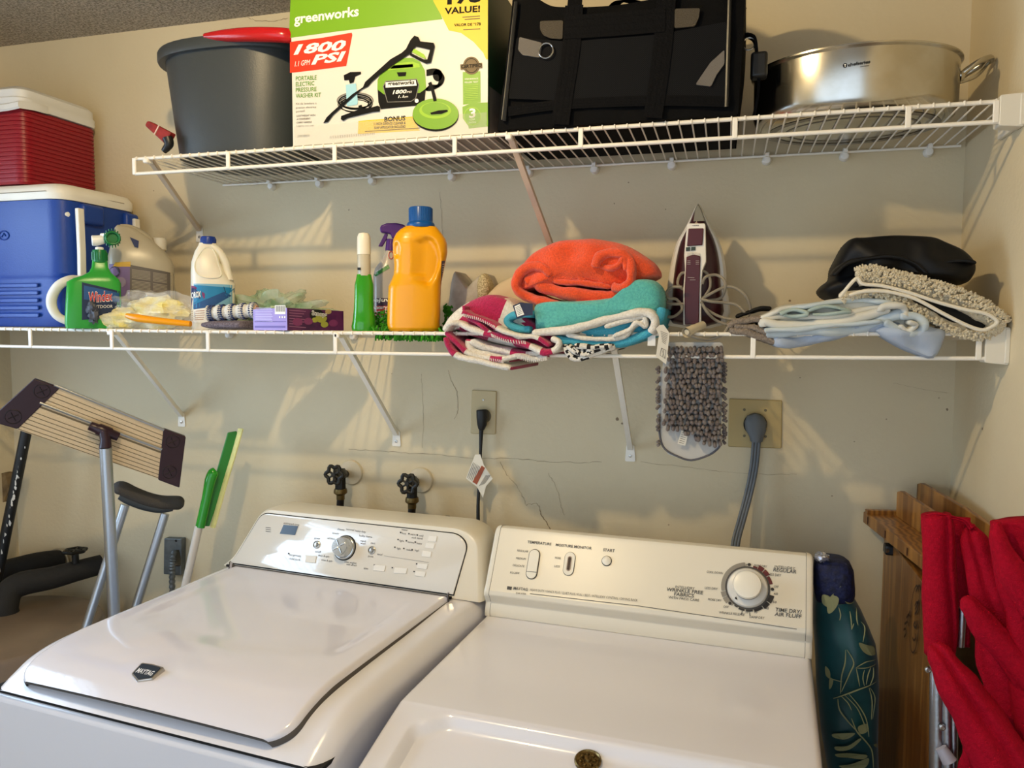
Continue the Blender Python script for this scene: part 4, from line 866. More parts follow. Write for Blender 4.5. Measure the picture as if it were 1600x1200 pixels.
m = MB(); blob(m, (V.x-.005, V.y, dz+.026), (.075, .04, .030), .35, 2.5, 3, flat=dz); blob(m, (V2.x, V2.y, dz+.040), (.088, .05, .042), .35, 2.5, 7, flat=dz); m.build('fluff_head', M_fluff, dus)
M_clear = mat('clear_film', '#ffffff', .08, alpha=.16, spec=1); M_clear.use_backface_culling = False
m = MB(); blob(m, (V2.x-.03, V2.y-.004, dz+.040), (.150, .060, .052), .55, 3.5, 12, 60, 30, flat=dz+.0005); m.build('plastic_wrap', M_clear, dus)
p = [at(198, 493, y=-.345), at(215, 497, y=-.345), at(255, 502, y=-.34), at(298, 506, y=-.33)]
m = MB(); m.tube([Vector((q.x, q.y, max(q.z, dz+.007))) for q in p], [.006, .010, .0085, .007], 12, smooth=5); m.build('duster_handle', mat('amber_plastic', '#ee9a0c', .3), dus)
m = MB(); 
for k in range(2): 
    q = at(143+k*3, 482+k*12, y=-.355); blob(m, (q.x, q.y, q.z), (.014, .008, .016), .8, 3, 20+k, 14, 10)
m.build('bag_ruffle', mat('grey_ruffle', '#4a4c55', .5, alpha=.8), dus)
# --- blue and white patterned roll
a, b = at(326, 484, y=-.29), at(400, 475, y=-.27)
rol = thing('paint_roller_sleeve', 'white roller with navy dotted bands lying on the grey cloth', 'roller', ((a+b)/2))
dz = deck(a.x); a.z = dz+.040; b.z = dz+.048; d = (b-a).normalized(); R_ = []; up = Vector((0, 0, 1)); sd = d.cross(up).normalized(); upp = sd.cross(d)
m = MB(); N = 48
for i in range(N+1):
    t = i/N; r = .0185+.0022*math.cos(t*2*PI*4.2)
    R_.append([a.lerp(b, t)+(sd*math.cos(2*PI*k/28)+upp*math.sin(2*PI*k/28))*r for k in range(28)])
m.rings(R_); k0 = len(m.m); m.build('sleeve', mat('towelling_white', '#ebe8df', .9, bump=1, bump_scale=300), rol)
m = MB(); rnd = random.Random(5)
for bnd in range(5):
    for s_ in (-1, 1):
        for k in range(22):
            t = (bnd+.38)/4.6+.0; an = 2*PI*k/22; cc = a.lerp(b, min(.99, max(.01, t+s_*.028))); r = .0192
            q = cc+(sd*math.cos(an)+upp*math.sin(an))*r; m.box(q, (.0055, .0025, .0032), Matrix.Rotation(rnd.uniform(-.4, .4), 3, 'Y'))
m.build('dotted_bands', mat('navy_yarn', '#26335c', .8), rol)
m = MB(); m.lathe([(.0001, 0), (.014, 0), (.012, .003), (.0001, .003)], 20, frame(b+d*.001, sd, upp, d)); m.build('roller_core', mat('pink_brown_core', '#c29c84', .7), rol)
# --- grey terry cloth
a = at(322, 502, y=-.30); b = at(400, 500, y=-.27)
gcl = thing('cleaning_cloth', 'folded grey microfibre cloth under the dotted white roller', 'cloth', Vector(((a.x+b.x)/2, -.27, dz)))
M_gt = mat('grey_terry', '#8b8089', .95, noise_scale=300, col2='#5f5660', bump=1, bump_scale=500)
m = MB(); R_ = []
for i in range(13):
    t = i/12; c = a.lerp(b, t); h = .0115*min(1, .55+t*2.2); ring = []
    for k in range(20):
        an = 2*PI*k/20; ring.append(Vector((c.x, -.262+(.075 if math.cos(an) > 0 else -.06)*abs(math.cos(an))**.6*math.copysign(1, 1), dz+.0118+h*math.copysign(abs(math.sin(an))**.6, math.sin(an)))))
        ring[-1].y = -.255+.075*math.copysign(abs(math.cos(an))**.6, math.cos(an))
    R_.append(ring)
m.rings(R_); m.build('cloth_fold', M_gt, gcl, sub=1)
# --- crinkled bag with green contents
bag = thing('plastic_bag', 'crumpled clear plastic bag with green print behind the purple box', 'bag', Vector((at(430, 480, y=-.12).x, -.12, deck(-1.65))))
c = at(425, 480, y=-.13); dz = deck(c.x)
m = MB(); blob(m, (c.x, c.y, dz+.045), (.130, .07, .050), .7, 4, 31, 60, 34, flat=dz+.001); m.build('film', mat('crinkled_film', '#dfe6cf', .2, alpha=.45, spec=.8, noise_scale=18, col2='#9fc79a'), bag)
m = MB(); blob(m, (c.x+.015, c.y+.01, dz+.030), (.085, .045, .040), .7, 5, 44, 40, 24, flat=dz+.002); m.build('green_contents', mat('sea_green_wrap', '#8cbf94', .6, noise_scale=14, col2='#dfe9c8'), bag)
# --- purple carton
dz = deck(-1.6)
L0 = at(396, 516, y=-.328); L0 = Vector((L0.x, L0.y, dz)); E0 = at(449, 516, y=-.345); E0 = Vector((E0.x, E0.y, dz)); R0 = at(537, 513, y=-.215); R0 = Vector((R0.x, R0.y, dz)); up = Vector((0, 0, .049))
pcar = thing('flat_carton', 'flat purple carton lying on its side with a lilac end panel', 'box', (L0+R0)/2)
bk = L0+(R0-E0)
m = MB(); v = [L0, E0, R0, bk]; uh = [up*1.02, up*1.08, up*.98, up]
m.add(v+[a_+b_ for a_, b_ in zip(v, uh)], [(0, 1, 5, 4)], 0); m.add(v+[a_+b_ for a_, b_ in zip(v, uh)], [(1, 2, 6, 5), (2, 3, 7, 6), (3, 0, 4, 7), (4, 5, 6, 7), (3, 2, 1, 0)], 1)
m.build('carton', [mat('lilac_card', '#9a86d0', .35), mat('aubergine_card', '#5a2450', .35, noise_scale=35, col2='#3d1840')], pcar, smooth=False)
n1 = (E0-L0).cross(up).normalized(); n2 = (R0-E0).cross(up).normalized(); 
if n1.y > 0: n1 = -n1
if n2.y > 0: n2 = -n2
p1 = Plane(L0, n1); p2 = Plane(E0, n2)
m = MB()
def rect(pl, x0, y0, x1, y1, mi, off=.0005, s=0): m.flat([pl.p(x0, y0, off), pl.p(x1, y0+s*(x1-x0), off), pl.p(x1, y1+s*(x1-x0), off), pl.p(x0, y1, off)], mi)
rect(p1, 429.5, 477, 446, 491, 0); 
for k in range(9): rect(p1, 431+k*1.6, 478, 431.8+k*1.6, 487, 1, .0008)
for k in range(9): rect(p1, 399, 481+k*2.6, 424+(k % 3), 481.9+k*2.6, 2, .0006)
rect(p1, 398, 502, 447, 503, 3, .0006); rect(p1, 398, 509, 446, 512, 3, .0006)
for k in range(3): rect(p1, 436+k*4, 494, 438+k*4, 497, 0, .0006)
for k in range(7): rect(p2, 452, 484+k*4.2, 478-(k % 3)*3, 485.2+k*4.2, 4, .0006, .08)
for (x, y, r, mi) in [(507, 497, 9, 5), (497, 500, 5, 5), (512, 507, 6, 5), (500, 492, 11, 1), (526, 505, 7, 6), (487, 502, 7, 6), (518, 487, 5, 7), (470, 503, 8, 6)]:
    m.flat([p2.p(x-5+r*math.cos(k*PI/7), y+r*.8*math.sin(k*PI/7), .0007+.0001*mi) for k in range(14)], mi)
ptext(m, p2, 'Scoops', (487, 492), (511, 495), 7, 0, off=.0022, bold=.06); ptext(m, p2, 'Scoops', (487.4, 492), (510.6, 495), 6.4, 1, off=.0026, bold=0)
m.build('carton_print', [mats_box[0], M_blk, mat('lilac_text', '#c9c0ea', .5), mat('violet_band', '#6a56a8', .4), mat('mauve_print', '#8a5a78', .4), mat('grape_green', '#9a9a3e', .4), mat('plum_print', '#74305c', .4), mat('tan_print', '#a9905c', .4)], pcar, smooth=False)
# --- slim green bottle with a white spray cap
B = Body([(429, 557.5, 580, .013), (437, 556, 582, .014), (445, 554, 584, .016), (480, 553, 584, .019), (500, 551, 587, .023), (510, 549, 588, .026), (515, 550, 587, .025)], -.275, e=2.4)
gsp = thing('pump_bottle', 'slim bright green bottle with a tall white capped pump', 'bottle', Vector((B.c.x, B.c.y, deck(B.c.x))))
m = MB(); m.rings(B.rings()); m.build('bottle_body', mat('vivid_green_liquid', '#2f9418', .12, coat=.5), gsp)
f = frame(B.pl.p(569, 431), B.e1, B.d, (0, 0, 1))
m = MB(); m.lathe([(.0001, 0), (.0145, 0), (.0155, .008), (.0155, .048), (.0150, .050), (.0001, .050)], 24, f); m.build('clear_sleeve', mat('frosted_sleeve', '#cfc7b0', .25, alpha=.85), gsp)
m = MB(); m.lathe([(.0001, .050), (.0160, .050), (.0160, .080), (.0150, .092), (.0118, .099), (.0001, .102)], 24, f); m.build('spray_cap', M_bw, gsp)
m = MB(); m.box(B.pl.p(561, 420, .016), (.007, .003, .006)); m.build('nozzle', M_blk, gsp)
# --- purple trigger sprayer
B = Body([(392, 603, 618, .012), (405, 597, 622, .018), (420, 586, 640, .026), (432, 583, 644, .030), (500, 583, 644, .030), (513, 584, 643, .030)], -.155, e=3)
tsp = thing('trigger_sprayer', 'floor cleaner bottle with a purple trigger head, half hidden behind the orange jug', 'bottle', Vector((B.c.x, B.c.y, deck(B.c.x))))
m = MB(); m.rings(B.rings()); bo = m.build('bottle_body', mat('grey_clear_plastic', '#b9b0a4', .2, alpha=.9), tsp)
M_pur = mat('purple_plastic', '#4a1d6e', .3)
m = MB(); P1 = [z2(290, 270), z2(300, 235), z2(350, 215), z2(430, 212), z2(490, 225), z2(520, 245), z2(510, 262), z2(470, 280), z2(440, 310), z2(425, 345), z2(395, 345), z2(385, 305), z2(345, 300), z2(305, 295)]
q = [B.pl.p(*p_) for p_ in P1]; m.prism([v-B.d*.011 for v in q], B.d*.022); m.build('spray_head', M_pur, tsp, bevel=.004, seg=3)
m = MB(); q = [B.pl.p(*z2(*p_)) for p_ in [(335, 300), (362, 305), (350, 350), (315, 412), (278, 410), (300, 370)]]; m.prism([v-B.d*.006 for v in q], B.d*.012); m.build('trigger', M_pur, tsp, bevel=.002)
m = MB(); m.tube([B.pl.p(612, 374), B.pl.p(611, 392)], [.013, .015], 16); m.build('collar', M_pur, tsp)
m = MB(); B.region(m, [(583, 466), (644, 466), (644, 488), (583, 488)], 0); B.region(m, [(583, 478), (644, 478), (644, 492), (583, 492)], 1, .0009); B.text(m, 'rejuvenate', (579.5, 472), (640, 470), 6, 2, .0016, .1, .03); B.text(m, 'Luxury Vinyl', (580, 483), (625, 482), 5.5, 2, .0016, 0, .03); B.text(m, 'Floor Cleaner', (580, 489.5), (628, 489), 5.5, 2, .0016, 0, .03)
B.region(m, [(583, 428), (606, 413), (609, 419), (587, 432)], 3, .0012, 4); B.text(m, '****', (587, 429), (606, 417), 6, 2, .002)
m.build('label', [mat('label_plum', '#3c1e3a', .4), _mats['label_red'], mats_box[0], mat('label_forest', '#2c7a33', .4)], bo, smooth=False)
m = MB(); m.tube([B.p(611+3.6*math.cos(k*PI/6), 399+6*math.sin(k*PI/6), .002) for k in range(12)], .0009, 6, closed=True); m.build('warning_ring', _mats['label_red'], bo)
# --- orange detergent jug
B = Body([(355, 633, 682, .026), (360, 625, 686, .032), (366, 619, 691, .036), (374, 615, 696, .040), (382, 613.5, 698.5, .042), (395, 614, 699, .043), (405, 615, 697, .043), (415, 616, 695, .043), (430, 615, 692, .043), (440, 611, 690, .044), (448, 607, 689, .045), (480, 605.5, 688, .046), (505, 605, 687, .046), (513, 606, 687, .045), (517, 609, 685, .041)], -.265, e=3.2, seg=56)
det = thing('detergent_jug', 'large orange-yellow detergent jug with a blue ribbed cap', 'bottle', Vector((B.c.x, B.c.y, deck(B.c.x))))
M_or = mat('amber_orange_plastic', '#eba404', .28, coat=.2)
m = MB(); rg = B.rings()
# denser body so that the grip dents can be pressed in
fine = []
for i in range(len(rg)-1):
    for k in range(5): fine.append([rg[i][j].lerp(rg[i+1][j], k/5) for j in range(len(rg[i]))])
fine.append(rg[-1])
dc1 = B.p(667, 408, 0); dc2 = B.p(620, 390, 0)
for ring in fine:
    for j, v in enumerate(ring):
        if (v-B.c).dot(B.d) < .0:
            s_ = (v-dc1).dot(B.e1)/.032; t_ = (v.z-dc1.z)/.060; s_ += .25*t_*0; r_ = math.sqrt(s_*s_+t_*t_)
            if t_ < 0: r_ = math.sqrt((s_*(1+.35*-t_))**2+t_*t_)
            k_ = 1-sstep(.80, 1.0, r_); ring[j] = v+B.d*(.014*k_)
            s_ = (v-dc2).dot(B.e1)/.008; t_ = (v.z-dc2.z)/.022; r_ = math.sqrt(s_*s_+t_*t_); k_ = 1-sstep(.5, 1.0, r_); ring[j] = ring[j]+B.d*(.008*k_)
m.rings(fine); m.build('jug_body', M_or, det, angle=180)
f = frame(B.pl.p(657.5, 355), B.e1, B.d, (0, 0, 1)); M_bl = mat('cap_ocean_blue', '#0d4f94', .3)
m = MB(); m.lathe([(.0001, -.002), (.031, -.002), (.0325, .002), (.0325, .006), (.030, .010), (.0275, .012), (.0265, .043), (.0255, .045), (.0001, .045)], 40, f)
for k in range(40): a = k*2*PI/40; q = f @ Vector((.0268*math.cos(a), .0268*math.sin(a), .028)); m.box(q, (.0016, .0016, .030))
m.build('cap', M_bl, det)
m = MB(); B.region(m, [(690, 408), (698.6, 406), (697, 458), (688.6, 458)], 0, .0012, 8); B.region(m, [(688.6, 458), (697, 456), (689, 495), (687, 495)], 1, .0012, 8)
for k in range(12): B.region(m, [(691.5, 412+k*3.6), (696.5, 411+k*3.6), (696.3, 412.4+k*3.6), (691.3, 413.4+k*3.6)], 1, .0018, 2)
m.build('side_label', [mat('label_slate', '#4c4858', .5), mat('label_cream', '#cfc7b4', .5)], det, smooth=False)
# --- green chenille pad under the jug
gp_ = thing('mop_pad', 'bright green shaggy microfibre pad lying under the orange jug', 'mop pad', Vector((-1.22, -.2, deck(-1.2))))
rnd = random.Random(11); m = MB(); mp = MB()
zd = deck(-1.2)
mp.box((-1.19, -.19, zd-.0035), (.24, .24, .003))
for k in range(520):
    x = rnd.uniform(-1.30, -1.08); y = rnd.uniform(-.315, -.08); L = rnd.uniform(.012, .020); a = rnd.uniform(0, 6.28)
    up_ = (x < -1.255 or x > -1.135 or y > -.2)
    base = Vector((x, y, zd-.004)); tip = base+Vector((math.cos(a)*.008, math.sin(a)*.008, (L*.9 if up_ and rnd.random() < .6 else -L)))
    m.tube([base, (base+tip)/2+Vector((rnd.uniform(-.002, .002), rnd.uniform(-.002, .002), 0)), tip], [.0022, .0028, .0018], 5)
pile = m.build('pile', mat('lime_chenille', '#3f9a1c', .9, noise_scale=60, col2='#2c7a14'), gp_); pile['kind'] = 'stuff'
mp.build('backing', mat('green_backing', '#2f7f1a', .9), gp_)
# raised shag standing between the bottles
m = MB()
for k in range(150):
    q = at(rnd.uniform(586, 612), rnd.uniform(478, 512), y=-.225); q.z = zd+rnd.uniform(0, .045)*(1 if q.x > -1.33 else .5); m.tube([q, q+Vector((rnd.uniform(-.008, .008), rnd.uniform(-.008, .008), rnd.uniform(-.010, .008)))], [.0026, .0018], 5)
for k in range(110):
    q = at(rnd.uniform(694, 706), 500, y=-.19); q.z = zd+rnd.uniform(0, .062); m.tube([q, q+Vector((rnd.uniform(-.008, .008), rnd.uniform(-.006, .006), rnd.uniform(-.010, .008)))], [.0026, .0018], 5)
pl_ = m.build('folded_edge', _mats['lime_chenille'], gp_); pl_['kind'] = 'stuff'
# ================================================================ cloth helpers
def sgn(a, p): return math.copysign(abs(a)**p, a)
def ribbon(mb, path, th, yf, yb, mi=0, mfn=None, sm=5, wob=.006, seed=0, fuzz=.0012):
    """a folded layer of cloth: a path of picture points in the plane y=yf, thickness th, running back to yb"""
    P = catmull([at(a, b, y=yf) for a, b in path], sm); N = len(P); R_ = []
    for i, p in enumerate(P):
        t = (P[min(i+1, N-1)]-P[max(i-1, 0)]).normalized(); n = Vector((-t.z, 0, t.x)); w_ = wob*noise.noise(Vector((i*.13, seed, 0)))
        hh = th/2*(1+.22*noise.noise(Vector((i*.22, seed+5, 0)))); ring = []
        if i == 0 or i == N-1: hh *= .55
        yy = [yb, lerp(yf, yb, .5), yf+hh+w_+.01]
        for y_ in yy: ring.append(p+n*hh+Vector((0, y_-yf, 0)))
        for k in range(1, 8):
            a = PI/2-PI*k/8; ring.append(p+n*(hh*math.sin(a))+Vector((0, hh+w_-hh*math.cos(a)*1.1, 0)))
        for y_ in reversed(yy): ring.append(p-n*hh+Vector((0, y_-yf, 0)))
        ring = [q+n*fuzz*noise.noise(q*55+Vector((seed, 0, 0)))*1.5+n*.004*noise.noise(q*14+Vector((seed, 3, 0))) for q in ring]; R_.append(ring)
    k0 = len(mb.m); mb.rings(R_, mi=mi)
    if mfn:
        nr = len(R_[0]); 
        for f in range((N-1)*nr): mb.m[k0+f] = mfn((f//nr)/(N-1), (f % nr)/nr)
def pillow(mb, out, yf, yb, mi=0, puff=.03, amp=.004, fr=20, seed=0, steps=7, smooth=4, mpx=None, power=.5, ctr=None):
    """a soft mass with the given outline (picture points, plane y=yf), swelling forward by puff"""
    O = catmull([Vector((a, b, 0)) for a, b in out], smooth, True); c = sum(O, Vector())/len(O)
    if ctr: c = Vector((ctr[0], ctr[1], 0))
    R_ = [[at(q.x, q.y, y=yf)+Vector((0, yb-yf, 0)) for q in O]]
    for s_ in range(steps+1):
        k = 1-s_/steps*.97; dy = -puff*(1-k**2)**power; ring = []
        for q in O:
            g = c+(q-c)*k; v = at(g.x, g.y, y=yf)+Vector((0, dy, 0)); nz = noise.noise(v*fr+Vector((seed, 0, 0)))
            v += Vector((0, -amp*2.2*nz*min(1, (1-k)*3+.15), 0))+Vector((noise.noise(v*fr*.8+Vector((0, seed, 9))), 0, noise.noise(v*fr*.8+Vector((7, seed, 0)))))*amp*.5
            ring.append(v)
        R_.append(ring)
    k0 = len(mb.m); mb.rings(R_, mi=mi)
    return k0
def z7(a, b): return (660+a/4, 330+b/4)
def Z7(l): return [z7(a, b) for a, b in l]
# ---- orange towel
ZT = deck(-.9)
M_ot = mat('coral_terry', '#f2531f', .95, noise_scale=220, col2='#e04a1c', bump=.9, bump_scale=420, sheen=.35)
tow = thing('towel', 'thick coral orange towel folded in a bundle on top of the turquoise towel', 'towel', (at(915, 430, y=-.2).x, -.2, 1.64), 'folded towels')
m = MB()
pillow(m, Z7([(562, 470), (572, 400), (610, 330), (700, 240), (850, 182), (1000, 168), (1100, 163), (1250, 200), (1400, 285), (1462, 330), (1486, 375), (1460, 410), (1300, 470), (1150, 480), (900, 470), (700, 480), (600, 500)]), -.30, -.08, puff=.035, amp=.010, fr=17, seed=2, steps=12)
m.build('towel_bundle', M_ot, tow, sub=1)
for i, (pth, th, yf) in enumerate([
    (Z7([(1270, 560), (1150, 568), (1000, 585), (880, 590), (760, 572), (680, 555), (610, 525), (570, 470), (590, 400), (650, 350), (740, 345), (800, 400)]), .021, -.335),
    (Z7([(1275, 500), (1150, 525), (1000, 520), (850, 505), (740, 470), (690, 420), (640, 440)]), .027, -.325),
    (Z7([(1180, 480), (1000, 455), (850, 440), (760, 395), (700, 372)]), .012, -.322),
    (Z7([(1080, 350), (1095, 300), (1150, 262), (1240, 262), (1290, 300), (1300, 370), (1292, 440), (1240, 475), (1180, 465)]), .020, -.345),
    (Z7([(1100, 330), (1150, 360), (1220, 350), (1258, 290), (1262, 370)]), .013, -.338),
    (Z7([(820, 300), (900, 330), (960, 380), (1000, 450)]), .016, -.325)]):
    m = MB(); ribbon(m, pth, th, yf, -.12 if i < 3 else -.22, seed=i*3.1, wob=.012, fuzz=.0015); m.build('fold', M_ot, tow, angle=180)
# ---- turquoise towel
M_tq = mat('turquoise_terry', '#5fbdb4', .95, noise_scale=200, col2='#50aaa8', bump=.8, bump_scale=420, sheen=.3); M_tw = mat('white_terry', '#ebe6dc', .95, bump=.8, bump_scale=420, noise_scale=200, col2='#dcd6ca'); M_tb = mat('aqua_terry', '#49a9c4', .95, bump=.8, bump_scale=420)
tq = thing('towel', 'turquoise towel with a white border, folded under the coral bundle', 'towel', (at(920, 500, y=-.2).x, -.2, 1.585), 'folded towels')
m = MB(); pillow(m, Z7([(682, 585), (678, 680), (690, 765), (800, 750), (950, 728), (1100, 690), (1300, 640), (1420, 630), (1495, 640), (1512, 540), (1490, 460), (1440, 420), (1340, 420), (1250, 520), (1000, 560), (800, 560)]), -.335, -.09, puff=.022, amp=.004, fr=14, seed=4, steps=8); m.build('towel_drape', M_tq, tq, sub=1)
m = MB(); ribbon(m, Z7([(686, 765), (800, 748), (930, 732), (1060, 705), (1200, 665), (1330, 630), (1400, 630), (1445, 660), (1452, 710), (1425, 762)]), .017, -.372, -.30, seed=1, wob=.006); m.build('white_border', M_tw, tq, angle=180)
m = MB(); ribbon(m, Z7([(820, 790), (930, 815), (1080, 826), (1230, 818), (1340, 790), (1420, 755), (1470, 690), (1490, 600)]), .018, -.355, -.1, seed=6); m.build('fold', M_tb, tq, angle=180)
m = MB(); ribbon(m, Z7([(900, 770), (1020, 800), (1150, 800), (1260, 780), (1320, 720), (1390, 690)]), .010, -.362, -.12, seed=8); ribbon(m, Z7([(1140, 730), (1240, 690), (1330, 665), (1385, 660), (1390, 720), (1340, 700), (1290, 745), (1190, 780)]), .010, -.366, -.16, seed=9); m.build('inner_lining', M_tw, tq, angle=180)
m = MB(); pillow(m, Z7([(850, 760), (1000, 730), (1200, 690), (1380, 660), (1430, 720), (1300, 790), (1100, 810), (920, 790)]), -.33, -.1, puff=.01, seed=3); m.build('inner_fold', M_tb, tq)
m = MB(); ribbon(m, Z7([(670, 742), (600, 735), (545, 710), (530, 680), (560, 655), (620, 640), (680, 640)]), .015, -.36, -.15, seed=12); m.build('rolled_corner', M_tb, tq, angle=180)
pl = Plane(at(830, 485, y=-.385), (0, -1, 0)); m = MB()
m.flat([pl.p(*z7(*q)) for q in [(565, 590), (612, 570), (690, 578), (690, 650), (640, 655), (590, 672)]], 0); m.flat([pl.p(*z7(*q), .001) for q in [(575, 595), (608, 580), (636, 645), (594, 660)]], 1)
for k in range(6): m.strip([pl.p(*z7(582+k*3, 604+k*9), .0016), pl.p(*z7(610+k*3, 590+k*9), .0016)], .0008, (0, -1, 0), 2)
m.build('care_label', [mat('navy_ribbon', '#1c2340', .6), mats_box[0], M_ink], tq, smooth=False, solid=.0006)
# ---- magenta and white checked towel
mg = thing('towel', 'magenta and white checked towel folded beside the orange jug, hanging over the rail', 'towel', (at(780, 510, y=-.2).x, -.2, 1.56), 'folded towels')
M_mg = mat('magenta_terry', '#b81352', .92, noise_scale=200, col2='#a30f48', bump=.8, bump_scale=420, sheen=.3)
def chk(px, py):
    # checks woven into the cloth, in the plane of the stack
    return None
m = MB(); out = Z7([(125, 745), (150, 670), (250, 580), (400, 516), (520, 535), (590, 580), (700, 690), (860, 800), (840, 850), (790, 880), (600, 860), (350, 800), (200, 740)])
k0 = pillow(m, out, -.315, -.09, puff=.028, amp=.003, fr=12, seed=5, steps=14)
for i in range(k0, len(m.m)):
    f = m.f[i]; c = sum((m.v[j] for j in f), Vector())/len(f); d = c-CAM; t_ = 1/d.dot(FWD); px = 800+FPX*d.dot(RGT)*t_; py = 600-FPX*d.dot(UPV)*t_; u = (px-660)*4; v = (py-330)*4
    s_ = u+.35*(v-600); m.m[i] = 1 if (s_ < 270 or 505 < s_ < 660) else 0
m.build('towel_top', [M_mg, M_tw], mg, sub=1)
def stripe(cuts):
    def f(t, k):
        n = sum(1 for c in cuts if t > c); return n % 2
    return f
for i, (pth, th, yf, cuts, a, b) in enumerate([
    (Z7([(130, 745), (165, 705), (215, 700), (300, 735), (400, 770), (500, 790), (640, 840), (760, 880), (830, 860), (850, 815), (800, 795)]), .014, -.372, [.36, .60, .66, .74], M_tw, M_mg),
    (Z7([(250, 625), (300, 650), (400, 690), (480, 740), (600, 780), (700, 790), (790, 840)]), .010, -.378, [.45, .85], M_mg, M_tw),
    (Z7([(250, 590), (262, 650), (350, 700), (430, 760), (560, 800), (640, 790)]), .009, -.368, [.55], M_mg, M_tw),
    (Z7([(135, 790), (155, 850), (210, 905), (280, 925), (400, 950), (550, 985)]), .013, -.372, [.35], M_mg, M_tw),
    (Z7([(145, 755), (190, 800), (240, 850), (290, 890), (400, 915), (500, 925), (600, 905), (700, 925), (780, 905)]), .012, -.362, [.32, .52, .62], M_mg, M_tw),
    (Z7([(300, 810), (400, 850), (520, 875), (640, 900), (770, 895)]), .016, -.355, [.5, .7], M_tw, M_mg),
    (Z7([(290, 800), (300, 870), (400, 900), (540, 930)]), .020, -.350, [.06], M_mg, M_tw)]):
    m = MB(); ribbon(m, pth, th, yf, -.12, mfn=stripe(cuts), seed=i*2.3+20, wob=.010); m.build('fold', [a, b], mg, angle=180)
# stitched hems
m = MB()
for pts in ([(300, 880), (400, 912), (500, 930)], [(590, 900), (680, 925), (770, 912)], [(255, 640), (350, 665), (450, 715)], [(430, 765), (520, 800), (640, 810)]):
    q = catmull([at(*z7(*p), y=-.388) for p in pts], 8)
    for i, p in enumerate(q):
        m.tube([p, p+Vector((.002, 0, -.007))], .0009, 5)
m.build('hem_stitches', M_tw, mg)
# ---- zebra towel under them
zb = thing('towel', 'black and white striped towel peeking out under the turquoise towel', 'towel', (at(925, 548, y=-.25).x, -.25, 1.54), 'folded towels')
rnd = random.Random(4)
for i, (pth, th) in enumerate([(Z7([(885, 835), (900, 880), (940, 925), (1000, 915), (1100, 885), (1200, 845)]), .012), (Z7([(900, 845), (960, 880), (1040, 880), (1150, 850)]), .012), (Z7([(940, 860), (1000, 895), (1060, 880), (1030, 860)]), .009), (Z7([(950, 835), (1050, 845), (1180, 835)]), .012)]):
    m = MB(); ribbon(m, pth, th, -.365-.004*i, -.15, seed=40+i, mfn=lambda t, k, i=i: 1 if noise.noise(Vector((t*14, k*2.5, i*3))) > .12 else 0); m.build('fold', [M_tw, mat('zebra_black', '#1d1b1c', .9)], zb, angle=180)
# ---- white and beige bag behind the towels
wb = thing('fabric_bag', 'pale beige bag with peaked corners behind the magenta checked towel', 'bag', (at(745, 470, y=-.1).x, -.1, deck(-1)))
m = MB(); pillow(m, [(699, 512), (702, 470), (706, 440), (711, 424), (720, 432), (732, 446), (740, 440), (756, 427), (764, 437), (766, 450), (756, 470), (740, 500)], -.13, -.06, puff=.02, amp=.004, seed=6, smooth=3); m.build('bag_body', mat('grey_beige_cloth', '#b9b0a0', .8, noise_scale=40, col2='#a79d8c'), wb)
m = MB(); pillow(m, [(746, 440), (756, 427), (766, 445), (760, 462), (748, 470)], -.150, -.12, puff=.012, amp=.002, seed=7, smooth=3, mi=0); m.build('perforated_panel', mat('cream_perforated', '#d9cba0', .7, noise_scale=300, col2='#8f7f55'), wb)
m = MB(); pillow(m, [(752, 510), (752, 475), (770, 452), (785, 440), (812, 428), (830, 440), (830, 500)], -.15, -.06, puff=.02, amp=.003, seed=8, smooth=3); m.build('side_fold', mat('warm_beige_cloth', '#d3bf9c', .8), wb)
# ---- iron
def zi(a, b): return (980+a/5.7143, 300+b/5.7143)
def ZI(l): return [zi(a, b) for a, b in l]
iron = thing('steam_iron', 'maroon and white steam iron standing on its heel beside the coral towel', 'iron', (at(1087, 512, y=-.2).x, -.2, deck(-.57)))
M_mar = mat('maroon_plastic', '#38101a', .3); M_iw = mat('iron_white', '#e6e0d4', .3)
R0 = [(630, 68), (655, 90), (690, 160), (750, 280), (810, 390), (855, 520), (880, 660), (885, 800), (885, 1180), (340, 1190), (335, 1000), (338, 870), (355, 720), (385, 560), (430, 420), (500, 300), (560, 180), (605, 90)]
c0 = Vector((620, 760, 0))
def sc_(l, k, kx=None): return [(c0.x+(a-c0.x)*(kx or k), c0.y+(b-c0.y)*k) for a, b in l]
def iring(l, y): return [at(*zi(a, b), y=-.20)+Vector((0, y+.20, 0)) for a, b in [(q.x, q.y) for q in catmull([Vector((a, b, 0)) for a, b in l], 3, True)]]
m = MB(); m.rings([iring(sc_(R0, 1.0), -.125), iring(sc_(R0, 1.0), -.131)]); m.build('soleplate', M_steel, iron, angle=40)
m = MB(); m.rings([iring(sc_(R0, .985, .97), -.1315), iring(sc_(R0, 1.0, 1.0), -.136), iring(sc_(R0, .99, .99), -.150), iring(sc_(R0, .955, .90), -.160)]); m.build('body_skirt', M_iw, iron, angle=60)
m = MB(); m.rings([iring(sc_(R0, .965, .80), -.150), iring(sc_(R0, .955, .79), -.170), iring(sc_(R0, .90, .70), -.188), iring(sc_(R0, .75, .5), -.196)]); m.build('water_tank', M_mar, iron, angle=60)
m = MB(); P_i = Plane((0, -.190, 0), (0, -1, 0))
m.rings([[P_i.p(*zi(*q), o) for q in l] for l, o in (([(585, 265), (605, 150), (632, 100), (662, 150), (700, 262)], -.010), ([(592, 262), (610, 160), (632, 115), (655, 160), (690, 258)], .008))]); m.build('nose_cap', mat('grey_nose', '#75705f', .35), iron)
hP = Plane((0, -.225, 0), (0, -1, 0))
